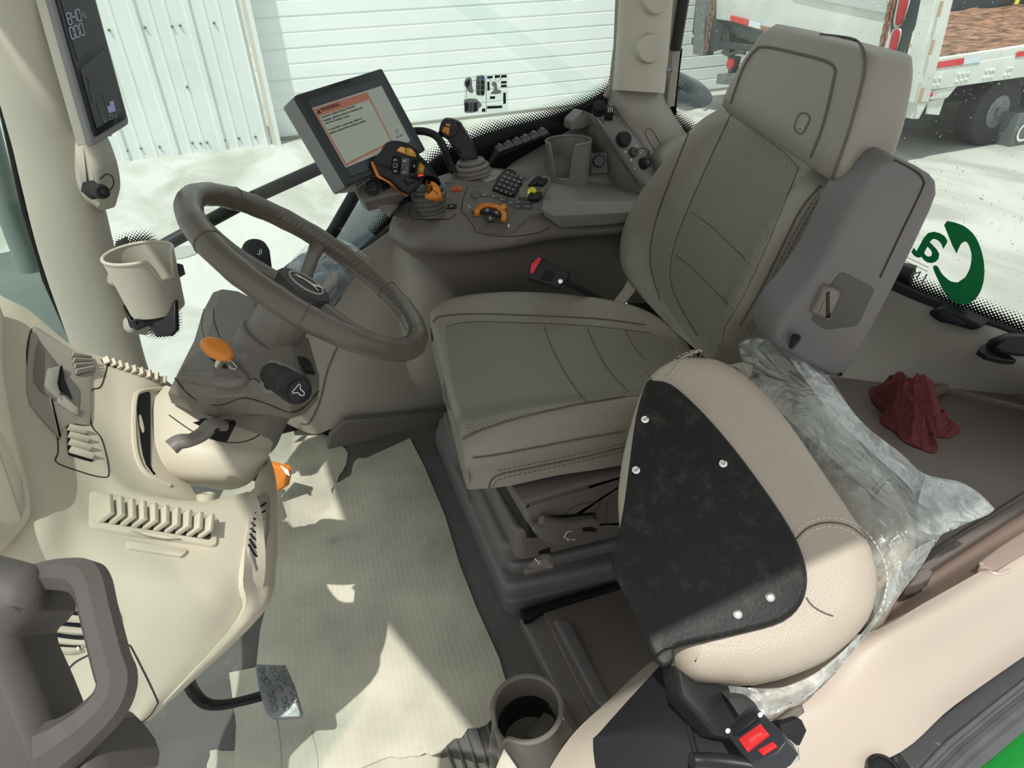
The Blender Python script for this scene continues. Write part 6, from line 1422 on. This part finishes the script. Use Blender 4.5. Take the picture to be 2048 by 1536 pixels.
c, n_ = on(tw, 1216, 236, 0); pl_ = box('plug', c+n_*.015, CR*.010, CU*.009, n_*.015, M_['blackm'], sk, r=.002)
for k in (-1, 0, 1): box('plug_slot', c+n_*.0305+CR*.005*k, CR*.0012, CU*.006, n_*.0005, M_['greyp'], pl_)
plate_on('blank_plate', tw, [(1213, 252), (1240, 240), (1252, 256), (1226, 268)], .003, M_['blackm'], sk, off=.0015)
b2, t2, n2 = cap(1246, 280, .0155, .020, M_['blackm'], 'power_socket'); lathe('socket_ring', [(.021, 0), (.021, .003), (.0165, .0035), (.0165, 0)], on(tw, 1246, 280, 0)[0], on(tw, 1246, 280, 0)[1], M_['black'], b2, 24)
b3, t3, n3 = cap(1266, 305, .0115, .010, mat('socket_green_black', (.02, .035, .025), .5), 'round_connector')
b4, t4, n4 = cap(1286, 328, .014, .018, M_['blackm'], 'round_connector'); lathe('centre_pin', [(.004, 0), (.004, .0012), (.002, .0012), (.002, 0)], t4, n4, M_['greyp'], b4, 14)
for a, b in ((1251, 304), (1262, 320), (1281, 307), (1272, 293), (1270, 337), (1296, 324)):
    c, n_ = on(tw, a, b, 0); lathe('rivet', [(.0026, 0), (.0022, .0015), (0, .002)], c, n_, M_['chrome'], sk, 10)
tube('cap_tether', [t3, P(1285, 296, y=1.51), P(1298, 302, y=1.52), P(1294, 312, y=1.53)], .0012, M_['black'], b3, 6, sm=4); tube('cap_tether', [t4, P(1298, 318, y=1.49), P(1308, 322, y=1.50), P(1296, 327, y=1.51)], .0012, M_['black'], b4, 6, sm=4)
fk = thing('lighter_socket', 'navy capped socket low beside the rear cup holder', 'socket', P(1198, 325, d=1.62))
slab('plate', PS([(1182, 308), (1214, 305), (1216, 345), (1182, 348)], y=1.585), .01, GR, fk, r=.002)
lathe('cap', [(.0165, 0), (.0165, .008), (.013, .012), (0, .012)], P(1198, 323, y=1.575), EYE-P(1198, 323, d=1.6)+CU*.2, mat('cap_navy', (.02, .026, .04), .4), fk, 24)
slab('cap_tab', PS([(1194, 310), (1201, 306), (1203, 314), (1195, 315)], y=1.57), .004, mat('cap_navy2', (.02, .026, .04), .4), fk, r=.001)
seam('oval_joint', ft, C6([(1600, 665), (1625, 645), (1660, 660), (1720, 770), (1730, 810), (1700, 830), (1670, 815), (1610, 710)]), .0009, M_['line'], ft, closed=True, sm=3)

# ------------------------------------------------------------------ rear shelf and rear wall
ZS = .32
wr_ = patch('wall_rear', [
    [PR(1420, 300, .012), PR(1640, 466, .012), PR(1790, 566, .012), PR(1910, 616, .012), PR(2040, 668, .012), PR(2300, 792, .012)],
    [PR(1400, 400, .03), PR(1620, 560, .03), PR(1770, 650, .04), PR(1900, 700, .05), PR(2040, 730, .06), PR(2300, 850, .06)],
    [P(1420, 720, z=ZS), P(1600, 745, z=ZS), P(1740, 762, z=ZS), P(1870, 782, z=ZS), P(2048, 800, z=ZS), P(2300, 862, z=ZS)]], mat('rear_wall_plastic', (.28, .27, .235), .45, ('noise', 600, .1, .001), (4, .04)), thick=.015); struct(wr_)
SHB = mat('shelf_brown', (.13, .108, .095), .38, ('noise', 500, .12, .001), (4, .08))
rsf = thing('rear_shelf', 'dark brown shelf panel with a raised lid below the rear window', 'shelf', P(1900, 900, z=0))
top_ = slab('shelf_top', [P(a, b, z=ZS) for a, b in ((1400, 700), (1870, 772), (2300, 862), (2300, 870), (2048, 985), (1862, 1102), (1800, 1160), (1700, 1240), (1420, 1240))], .05, SHB, rsf, r=.006, n=UPZ)
slab('lid', [P(a, b, z=ZS+.012) for a, b in ((1896, 776), (1953, 757), (2100, 790), (2200, 830), (2190, 838), (2048, 812))], .012, SHB, rsf, r=.003, n=UPZ)
seam('lid_slot', top_, [(1893, 780), (1960, 796), (2048, 818), (2120, 836)], .0018, M_['line'], rsf, sm=1)
tube('roller', [P(1832, 800, z=ZS+.012), P(1888, 776, z=ZS+.012)], .012, SHB, rsf, 14)
tube('hinge_bar', [P(1984, 762, z=ZS+.02), P(2048, 792, z=ZS+.02), P(2120, 826, z=ZS+.02)], .010, SHB, rsf, 8, flat=1.4)
tube('moulding', [P(1880, 768, z=ZS+.004), P(1905, 758, z=ZS+.02), P(1930, 757, z=ZS+.02), P(1955, 756, z=ZS+.02), P(1995, 755, z=ZS+.02), P(2010, 752, z=ZS+.03), P(2050, 736, z=ZS+.03)], .004, SHB, rsf, 8, sm=4)
# edge ledges on the door side
slab('edge_ledge', [P(a, b, z=c) for a, b, c in ((1838, 1134, .335), (1868, 1106, .335), (2048, 992, .335), (2200, 900, .335), (2200, 925, .335), (2048, 1018, .335), (1862, 1138, .335), (1848, 1150, .335))], .02, SHB, rsf, r=.004)
# latch and wiper cover on the rear glass
lt = slab('window_latch', [PR(*p, .05) for p in ((1857, 626), (1864, 620), (1885, 618), (1940, 640), (1962, 652), (1950, 660), (1935, 659), (1905, 650), (1880, 645), (1862, 634))], .04, M_['black'], None, r=.004, n=RN, sm=2)
tag(lt, 'low black latch housing at the bottom edge of the rear window', 'latch')
plate_on('latch_lid', lt, [(1878, 626), (1886, 624), (1932, 644), (1930, 650), (1916, 650), (1884, 636)], .002, M_['bezel'], lt, off=.001, r=.0005)
wc = thing('wiper_motor_cover', 'black humped cover at the lower right corner of the rear window', 'cover', P(2010, 690, d=1.35))
slab('base_flange', [P(a, b, z=c) for a, b, c in ((1957, 700, .47), (1962, 692, .47), (1984, 680, .475), (2100, 690, .475), (2100, 722, .46), (2010, 720, .46), (1975, 712, .465))], .012, M_['black'], wc, r=.003)
slab('hump', [P(a, b, z=c) for a, b, c in ((1982, 696, .475), (1986, 686, .49), (2008, 678, .505), (2032, 672, .51), (2110, 682, .51), (2110, 712, .48), (2040, 714, .475), (1996, 708, .47))], .03, M_['black'], wc, r=.008, sm=2)

# ------------------------------------------------------------------ red cloth
def cloth():
    rows = []
    nx, ny = 90, 76
    cen = P(1822, 838, z=ZS); ex = (P(1906, 872, z=ZS)-P(1745, 828, z=ZS))*.5; ey = (P(1802, 800, z=ZS)-P(1828, 884, z=ZS))*.62
    rnd = random.Random(4)
    for j in range(ny+1):
        r = []
        for i in range(nx+1):
            a, b = i/nx*2-1, j/ny*2-1
            rr = sqrt(a*a+b*b)
            if rr > 0: k = max(abs(a), abs(b))/rr; x, y = a*k, b*k
            else: x = y = 0
            th = atan2(y, x); R_ = sqrt(x*x+y*y)
            lim = 1+.16*sin(3*th+.6)+.10*sin(5*th+2)+.05*sin(9*th)
            x, y = x*lim, y*lim
            h = (1-R_**2.2)
            hh = .060*max(0, 1-((x+.35)**2*1.5+(y-.05)**2*1.0))+.022*max(0, 1-((x-.25)**2*4+(y+.1)**2*3))
            f1 = .018*(1-abs(sin(4.1*x+2.2*y+1.2*sin(3*y))))+.014*(1-abs(sin(5.3*y-3.1*x+1.5*sin(2.4*x))))+.010*(1-abs(sin(7.5*x+5*y+2*sin(4*x+1))))**2+.006*(1-abs(sin(13*y-9*x+2.5*sin(5*x))))**2
            z = (hh+f1)*min(1, h*2.2)+.002
            p = cen+ex*x+ey*y+UPZ*z+(ex.normalized()*.012*sin(6*y+3*x)+ey.normalized()*.012*cos(5*x))*h
            r.append(p)
        rows.append(r)
    return rows
mr = mat('terry_red', (.165, .035, .036), .95, ('noise', 420, 1.0, .004), (60, .18))
v, f = g_sheet(cloth(), .003); rc_ = mesh('cleaning_cloth', v, f, mr, None, sharp=180)
tag(rc_, 'crumpled dark red terry cloth lying on the brown rear shelf', 'cloth')

# ------------------------------------------------------------------ lettering and stickers on the glass
GD = M_['greend']
lg_ = thing('window_lettering', 'large green lettering with the end of a second line stuck on the rear window', 'lettering', PR(1900, 560, .004))
Cp = [(1894, 442), (1912, 446), (1932, 455), (1950, 473), (1962, 500), (1968, 530), (1967, 562), (1957, 590), (1940, 606), (1922, 609), (1903, 602), (1888, 584), (1876, 560), (1866, 535), (1874, 532), (1884, 548), (1900, 562), (1915, 565), (1930, 555), (1939, 538), (1943, 515), (1940, 497), (1933, 484), (1924, 486), (1918, 495), (1913, 507), (1905, 492), (1888, 450)]
Cq = smooth([PR(a, b, .004) for a, b in Cp[:18]], 4)+smooth([PR(a, b, .004) for a, b in Cp[19-1:26]], 4)[0:]+[PR(a, b, .004) for a, b in Cp[26:]]
slab('letter', Cq, .001, GD, lg_, r=0, n=RN)
def txt_px(s, u0, v0, u1, v1, uh, vh, k, mt, par_, nm='letter', bold=0):
    """mirrored lettering: start at u0,v0 reading towards u1,v1 with the caps rising towards uh,vh"""
    a, b, c = PR(u0, v0, .0035), PR(u1, v1, .0035), PR(uh, vh, .0035)
    return text(nm, s, a, b-a, c-a, (c-a).length*k, mt, par_, bold=bold)
t_ = txt_px('a', 1872, 530, 1828, 509, 1880, 470, 2.1, GD, lg_, bold=.0016)
gm = mat('letter_grey', (.08, .09, .09), .5)
txt_px('I', 1848, 566, 1820, 552, 1856, 549, 1.45, gm, lg_); txt_px('M', 1836, 558, 1808, 543, 1843, 541, 1.25, gm, lg_)
for q in ([(1857, 535), (1800, 508)], [(1855, 543), (1798, 516)]): tube('rule', [PR(*p, .004) for p in q], .0007, mat('rule_brown', (.22, .15, .09), .6), lg_, 4)
st_ = thing('control_diagram_sticker', 'clear sticker printed with black and grey lever diagrams on the right window', 'sticker', P(970, 190, y=YR-.005))
YS = YR-.005
def S6(l, dy=0): return [P(*c6(*p), y=YS-dy) for p in l]
filmw = mat_glass('sticker_film', (.93, .95, .94), .06, .3)
slab('sheet', S6([(112, 228), (478, 192), (478, 505), (112, 520)]), .0004, filmw, st_, r=0, n=ns)
gy = mat('print_mid_grey', (.30, .32, .33), .6); bk2 = mat('print_black', (.012, .012, .013), .6); gnp = mat('print_green', (.10, .28, .10), .6); blp = mat('print_blue', (.06, .14, .42), .6)
def blk(l, mt, dy=.001): slab('printed_shape', smooth(S6(l, dy), 2, True) if len(l) > 5 else S6(l, dy), .0004, mt, st_, r=0, n=ns)
blk([(118, 265), (135, 230), (165, 225), (182, 250), (180, 285), (192, 345), (175, 352), (155, 345), (120, 290)], gy); blk([(128, 262), (158, 240), (165, 275), (145, 310), (128, 290)], bk2, .0015)
blk([(216, 220), (240, 210), (284, 215), (284, 365), (250, 372), (214, 360)], gy)
blk([(218, 222), (246, 220), (246, 242), (218, 244)], gnp, .0015); blk([(252, 220), (282, 218), (282, 240), (252, 242)], blp, .0015)
for x in (220, 254):
    for y in (250, 290, 332): blk([(x, y), (x+26, y-1), (x+26, y+32), (x, y+33)], bk2 if x > 230 else mat('print_dark_grey', (.1, .11, .12), .6) if y == 250 else gy2, .0015); gy2 = bpy.data.materials['print_dark_grey']
blk([(120, 405), (205, 398), (225, 410), (262, 450), (235, 480), (225, 505), (130, 515), (118, 470)], gy)
for x in (122, 158, 194): blk([(x, 432), (x+30, 430), (x+30, 495), (x, 508)], bk2 if x != 158 else gy2, .0015)
blk([(345, 265), (370, 258), (385, 285), (388, 320), (415, 330), (415, 355), (350, 362), (332, 355), (360, 325), (358, 300), (342, 290)], gy)
for q in ([(304, 216), (350, 212), (350, 232), (304, 235)], [(366, 208), (410, 205), (410, 228), (366, 230)], [(418, 206), (464, 203), (464, 226), (418, 228)], [(418, 256), (464, 253), (464, 274), (418, 276)], [(418, 286), (464, 283), (464, 304), (418, 306)], [(305, 260), (324, 259), (326, 332), (307, 334)], [(327, 380), (370, 378), (370, 400), (327, 402)], [(436, 350), (458, 348), (458, 440), (436, 442)], [(304, 460), (428, 454), (428, 476), (304, 482)], [(262, 480), (290, 478), (290, 506), (262, 508)]): blk(q, bk2)
for q in ([(135, 300), (135, 395)], [(190, 250), (215, 250)], [(296, 220), (298, 510)], [(322, 236), (345, 260)], [(380, 232), (370, 250)], [(425, 230), (385, 262)]): tube('printed_line', S6(q, .001), .0006, bk2, st_, 4)
# ------------------------------------------------------------------ cardboard, floor mats, step box
def torn(pts, a=.004, seed=1, closed=False):
    rnd = random.Random(seed); out = []; m = len(pts)
    for i in range(m if closed else m-1):
        p, r = pts[i], pts[(i+1) % m]; k_ = max(1, int((r-p).length/.012))
        for k in range(k_):
            b = 0 if (i == 0 and k == 0 and not closed) else a
            out.append(p.lerp(r, k/k_)+V3((rnd.uniform(-b, b), rnd.uniform(-b, b), 0)))
    return out if closed else out+[pts[-1]]
CD = M_['card']
main_px = [(820, 876), (850, 935), (890, 1030), (920, 1130), (952, 1212), (998, 1315), (1012, 1362)]
main_torn = [(985, 1435), (975, 1448), (940, 1456), (925, 1472), (905, 1478), (880, 1502), (862, 1512), (850, 1506), (820, 1512), (780, 1512), (740, 1530), (700, 1545)]
main2 = [(466, 1560), (472, 1450), (458, 1345), (512, 1334), (520, 1260), (540, 1180), (548, 1120), (545, 1068)]
main_t2 = [(580, 1055), (612, 1052), (640, 1028), (664, 1012), (668, 970), (700, 952), (708, 925), (718, 916), (732, 916)]
def Z(l, z): return [P(a, b, z=z) for a, b in l]
q = Z(main_px, .009)+torn(Z(main_torn, .009), .0025, 3)+Z(main2, .009)+torn(Z(main_t2, .009), .002, 5)
cbm = slab('cardboard_sheet', q, .004, CD, None, r=.0006, n=UPZ)
tag(cbm, 'large worn cardboard sheet covering the cab floor before the seat', 'cardboard', 'cardboard sheets on the cab floor')
q = Z([(430, 1010), (470, 940), (520, 880), (560, 850), (606, 838)], .004)+torn(Z([(640, 862), (690, 896), (697, 906), (692, 928), (680, 950), (672, 966), (664, 980), (672, 1010), (680, 1060)], .004), .002, 8)+Z([(560, 1120), (440, 1120)], .004)
cb2_ = slab('cardboard_sheet', q, .003, CD, None, r=.0005, n=UPZ)
tag(cb2_, 'torn cardboard piece under the orange pedal, farther from the door', 'cardboard', 'cardboard sheets on the cab floor')
q = torn(Z([(420, 1500), (700, 1500), (870, 1512), (1000, 1530), (1010, 1620), (400, 1640)], .0035), .003, 9, True)
cb3 = slab('cardboard_sheet', q, .003, CD, None, r=.0005, n=UPZ)
tag(cb3, 'strip of torn cardboard at the bottom edge nearest the door', 'cardboard', 'cardboard sheets on the cab floor')
for k, (a, b) in enumerate(((598, 1262), (735, 1165), (850, 1165), (865, 1170), (825, 1232))):
    pass
for q in ([(552, 1436), (560, 1490), (562, 1540)], [(622, 1464), (632, 1500), (636, 1540)]): seam('crease', cbm, q, .0012, CD, cbm, sm=3, off=.0003)
sc_ = slab('cardboard_scrap', [P(990, 1540, z=.16), P(1008, 1498, z=.19), P(1030, 1530, z=.17), P(1060, 1580, z=.15), P(980, 1580, z=.15)], .003, CD, None, r=.0005)
tag(sc_, 'small folded cardboard scrap leaning on the floor cup holder', 'cardboard scrap')
# ribbed rubber strip between cardboard and step box
fm = thing('floor_mat', 'dark grey ribbed rubber floor mat showing past the torn cardboard edge', 'mat', P(930, 1500, z=0))
mb = slab('mat_sheet', Z([(860, 880), (1060, 1230), (1130, 1420), (1180, 1560), (860, 1640), (800, 1500), (700, 1000)], .0025), .0025, M_['floor'], fm, r=0, n=UPZ)
for k in range(6):
    a0, b0 = 880+k*22, 1478-k*12
    tube('rib', [P(a0-14, b0-50, z=.004), P(a0+38, 1560, z=.004)], .0035, M_['floor'], fm, 6, flat=1)
# compartment lids beside the seat base
ld = thing('floor_compartment', 'dark brown compartment lid with a raised grip beside the seat base', 'compartment', P(1200, 1300, z=0))
DB = M_['brown']
slab('frame', Z([(1040, 1236), (1090, 1208), (1240, 1160), (1400, 1200), (1330, 1400), (1170, 1470), (1148, 1452)], .035), .03, DB, ld, r=.006, n=UPZ)
slab('lid', Z([(1086, 1224), (1108, 1214), (1240, 1170), (1380, 1200), (1330, 1340), (1195, 1440), (1186, 1432)], .042), .01, SHB, ld, r=.003, n=UPZ)
slab('grip', Z([(1108, 1238), (1132, 1236), (1144, 1246), (1216, 1390), (1214, 1402), (1202, 1412), (1192, 1404)], .058), .018, M_['slate'], ld, r=.006, n=UPZ)
slab('dark_slot', Z([(1040, 1218), (1240, 1160), (1242, 1172), (1080, 1222), (1062, 1236), (1048, 1238)], .052), .02, M_['navy'], ld, r=.002, n=UPZ)
# cup holder on the floor
fc = thing('floor_cup_holder', 'round grey-brown cup holder with a black liner beside the floor cardboard', 'cup holder', P(1055, 1500, z=0))
ct3 = P(1054, 1416, z=.20); cb4 = V3((ct3.x+.004, ct3.y, .05))
cupshell('cup_body', ct3, cb4, .0555, .050, (-CR*.75-CF*.55), .38, .16, M_['grey'], fc, th=.006, rimr=.0045)
lathe('liner', [(.0432, .006), (.0468, .105), (.0455, .105), (.042, .012), (0, .012)], cb4, UPZ, M_['black'], fc, 32)
slab('skirt', Z([(975, 1500), (985, 1430), (1130, 1390), (1150, 1440), (1180, 1480), (1100, 1580), (990, 1600)], .06), .06, M_['grey'], fc, r=.01, n=UPZ)
tube('skirt_wall', [V3((ct3.x, ct3.y, .02)), V3((ct3.x, ct3.y, .1))], .052, M_['grey'], fc, 28)
slab('side_bracket', [P(1128, 1420, z=.13), P(1142, 1452, z=.10), P(1152, 1462, z=.08), P(1095, 1530, z=.10), P(1075, 1520, z=.12), P(1080, 1480, z=.14)], .03, M_['grey'], fc, r=.006)
c = P(1122, 1438, z=.165); lathe('screw', [(.004, 0), (.004, .002), (0, .0022)], c, EYE-c, M_['chrome'], fc, 12)
# beige side panel and step box
bx2 = thing('door_side_panel', 'light beige moulded side panel running beside the door sill', 'panel', P(1700, 1400, z=0))
BE = mat('beige_side_plastic', (.42, .365, .31), .42, ('noise', 500, .25, .0012), (4, .03))
sp_ = patch('panel', [
    [P(1345, 1318, z=.06), P(1420, 1300, z=.20), P(1560, 1290, z=.28), P(1745, 1262, z=.37), P(1850, 1205, z=.38), P(2048, 1094, z=.39), P(2220, 1000, z=.39)],
    [P(1305, 1322, z=.16), P(1400, 1330, z=.28), P(1560, 1335, z=.32), P(1740, 1290, z=.375), P(1855, 1240, z=.385), P(2060, 1125, z=.39), P(2220, 1040, z=.39)],
    [P(1220, 1398, z=.20), P(1330, 1400, z=.29), P(1560, 1410, z=.33), P(1740, 1370, z=.35), P(1880, 1300, z=.355), P(2070, 1190, z=.36), P(2220, 1100, z=.36)],
    [P(1140, 1475, z=.20), P(1260, 1480, z=.27), P(1520, 1490, z=.31), P(1740, 1450, z=.325), P(1890, 1370, z=.33), P(2080, 1250, z=.33), P(2220, 1160, z=.33)],
    [P(1080, 1570, z=.18), P(1220, 1580, z=.24), P(1480, 1590, z=.28), P(1770, 1520, z=.30), P(1910, 1410, z=.305), P(2090, 1285, z=.305), P(2230, 1200, z=.305)]], BE, bx2, thick=.03)
# brown inner trim between the shelf and the beige panel
it = patch('inner_trim', [
    [P(1640, 1330, z=.30), P(1745, 1228, z=.32), P(1850, 1145, z=.33), P(2048, 1015, z=.33), P(2220, 910, z=.33)],
    [P(1660, 1330, z=.27), P(1750, 1245, z=.30), P(1850, 1175, z=.31), P(2048, 1055, z=.31), P(2220, 955, z=.31)],
    [P(1680, 1320, z=.33), P(1752, 1262, z=.37), P(1850, 1206, z=.38), P(2048, 1096, z=.39), P(2220, 1000, z=.39)]], mat('trim_brown', (.21, .16, .135), .42, ('noise', 500, .15, .001)), bx2, thick=.01)
slab('arm_cap', [P(a, b, z=.395) for a, b in ((1958, 1122), (2060, 1052), (2220, 960), (2220, 1010), (2048, 1108), (2010, 1130), (1994, 1140), (1976, 1136))], .012, mat('cap_brown', (.24, .185, .155), .5, ('noise', 400, .3, .001)), bx2, r=.004, n=UPZ, sm=2)
seam('groove', sp_, [(1962, 1128), (1976, 1142), (1998, 1148), (2020, 1140)], .003, BE, bx2)
slab('belt_guide', [P(a, b, z=.36) for a, b in ((1814, 1172), (1836, 1140), (1850, 1134), (1868, 1142), (1862, 1154), (1842, 1166), (1826, 1170))], .02, M_['brown'], bx2, r=.004, n=UPZ)
lathe('round_cap', [(.018, -.01), (.018, .004), (.013, .006), (.012, .003), (0, .003)], P(1766, 1540, z=.31), UPZ, M_['black'], bx2, 20)
# black footwell mat on the step box, with its bar
bm_ = thing('black_step_mat', 'black speckled rubber mat on the step box under the folded seat', 'mat', P(1350, 1450, z=.28))
def onZ(l, off): return [on(sp_, a, b, off)[0] for a, b in l]
gm_ = patch('mat_sheet', [[P(1322, 1328, z=.27), P(1400, 1320, z=.31), P(1500, 1345, z=.335)], [P(1205, 1458, z=.27), P(1330, 1430, z=.315), P(1500, 1450, z=.335)], [P(1186, 1488, z=.265), P(1320, 1490, z=.31), P(1490, 1510, z=.33)], [P(1200, 1590, z=.25), P(1330, 1590, z=.285), P(1500, 1600, z=.31)]], M_['matblk'], bm_, thick=.006)
tube('mat_fold', onpts(gm_, [(1365, 1385), (1375, 1440), (1390, 1500), (1400, 1540)], .001), .004, M_['matblk'], bm_, 8, sm=3)
fr2 = tube('floor_bar', PD([(1385, 1520, .72), (1395, 1520, .72), (1440, 1522, .71), (1500, 1530, .70), (1560, 1545, .69)]), .008, M_['black'], None, 12, sm=2)
tag(fr2, 'short black bar lying on the speckled mat at the bottom edge', 'bar')
# seat belt buckle with red button
sbk = thing('seat_belt_buckle', 'black seat belt buckle with a large red PRESS button on the step box', 'buckle', P(1500, 1500, d=.76))
BQ = par([(1447, 1462), (1508, 1410), (1566, 1468), (1500, 1524)], .715)
bn = (BQ[1]-BQ[0]).cross(BQ[3]-BQ[0]).normalized(); bn = bn if bn.dot(EYE-BQ[0]) > 0 else -bn
def BPx(u, v, off=0): return PL(u, v, BQ[0]+bn*off, bn)
bod = slab('buckle_body', [BPx(*p) for p in ((1447, 1462), (1452, 1452), (1496, 1412), (1510, 1411), (1562, 1462), (1572, 1482), (1556, 1504), (1520, 1523), (1500, 1524), (1482, 1508))], .022, M_['bezel'], sbk, r=.003, n=bn)
slab('raised_pad', [BPx(*p, .003) for p in ((1460, 1452), (1482, 1432), (1506, 1420), (1514, 1430), (1512, 1438), (1478, 1466), (1464, 1468))], .004, M_['black'], bod, r=.001, n=bn)
rbn = slab('release_button', [BPx(*p, .004) for p in ((1475, 1478), (1520, 1446), (1536, 1466), (1492, 1500))], .008, M_['red'], sbk, r=.0015, n=bn)
slab('release_button', [BPx(*p, .003) for p in ((1514, 1500), (1545, 1482), (1552, 1490), (1524, 1508))], .008, M_['red'], sbk, r=.001, n=bn)
a, b = BPx(1522, 1462, .0045), BPx(1484, 1489, .0045); text('press_lettering', 'PRESS', a, b-a, BPx(1530, 1475, .0045)-a, (b-a).length/3.9, mat('red_emboss', (.75, .12, .12), .4), rbn)
for p in ((1456, 1462), (1521, 1430)): lathe('rivet', [(.0032, 0), (.0028, .001), (0, .0014)], BPx(*p, .0005), bn, M_['white'], sbk, 12)
bw = tube('belt_webbing', [BPx(1500, 1428, -.01), P(1480, 1400, d=.76), P(1462, 1385, d=.80)], .014, mat('webbing_black', (.03, .03, .032), .8), sbk, 10, flat=.2, sm=2)
tg_ = thing('belt_anchor', 'black belt anchor bracket with a chromed bolt beside the red-buttoned buckle', 'bracket', P(1580, 1490, d=.76))
slab('bracket', PD([(1560, 1446, .77), (1596, 1434, .77), (1606, 1440, .77), (1616, 1462, .77), (1602, 1492, .76), (1580, 1490, .76), (1560, 1470, .76)]), .02, M_['black'], tg_, r=.004)
lathe('bolt_head', [(.013, 0), (.013, .008), (.010, .011), (0, .011)], P(1572, 1504, d=.735), EYE-P(1572, 1504, d=.74)+CR*.4, M_['chrome'], tg_, 6)
bc = slab('belt_cover', PD([(1556, 1438, .78), (1592, 1412, .79), (1606, 1408, .79), (1612, 1424, .79), (1596, 1436, .78), (1572, 1444, .78)]), .02, M_['grey'], None, r=.004); tag(bc, 'small grey-brown cover piece above the belt anchor', 'cover')
# sill
sr = slab('trim_15', [P(a, b, z=.30) for a, b in ((1790, 1494), (1900, 1418), (2060, 1290), (2200, 1190), (2220, 1222), (2060, 1346), (1890, 1480), (1830, 1545))], .02, mat('sill_rubber', (.035, .036, .039), .6, ('noise', 200, .4, .001), dust=((.34, .30, .24), 20, .60, .6)), None, r=.003, n=UPZ); struct(sr)
sm_ = mat('sill_plastic', (.075, .078, .085), .4, None, (20, .15))
for k, (du, dv, w) in enumerate(((0, 0, .006), (10, 7, .004), (20, 14, .004), (34, 24, .009), (52, 36, .009))):
    t2_ = tube('trim_%d' % (16+k), [P(1826+du, 1560+dv, z=.285), P(1895+du, 1487+dv, z=.285), P(2062+du, 1352+dv, z=.285), P(2220+du, 1232+dv, z=.285)], w, sm_, None, 8, sm=2); struct(t2_)
gs2 = slab('body_panel', [P(a, b, z=.20) for a, b in ((1900, 1590), (1960, 1526), (2080, 1424), (2300, 1250), (2400, 1500), (2100, 1700))], .3, M_['greenp'], None, r=.01, n=UPZ)
tag(gs2, 'glossy green painted body panel outside the door sill', 'body panel')
yl = tube('trim_21', [P(1896, 1584, z=.205), P(1960, 1516, z=.205), P(2080, 1414, z=.205), P(2300, 1240, z=.205)], .003, mat('yellow_seal', (.5, .42, .2), .7), None, 6); struct(yl)
# bag behind the wheel
pb_ = thing('plastic_bag', 'clear plastic bag holding a dark booklet behind the steering wheel spokes', 'bag', P(640, 590, d=1.62))
slab('booklet', PD([(548, 560, 1.66), (600, 505, 1.66), (680, 490, 1.66), (716, 520, 1.66), (690, 560, 1.64), (646, 618, 1.60), (580, 600, 1.60)]), .03, mat('booklet_blue', (.055, .075, .12), .35, None, (14, .7)), pb_, r=.008, sm=2)
slab('booklet_patch', PD([(650, 560, 1.60), (672, 545, 1.60), (680, 556, 1.59), (648, 590, 1.585), (634, 590, 1.58)]), .004, mat('booklet_rose', (.22, .12, .09), .5), pb_, r=.001)
sheet('film', [[(556, 560, 1.60), (610, 492, 1.62), (680, 478, 1.62), (742, 516, 1.62)], [(556, 590, 1.58), (620, 540, 1.56), (680, 530, 1.56), (722, 545, 1.60)], [(580, 615, 1.56), (620, 600, 1.54), (660, 590, 1.54), (700, 572, 1.60)], [(620, 636, 1.56), (635, 640, 1.55), (655, 626, 1.56), (676, 600, 1.60)]], 8, .006, 70, M_['film'], pb_, 12)
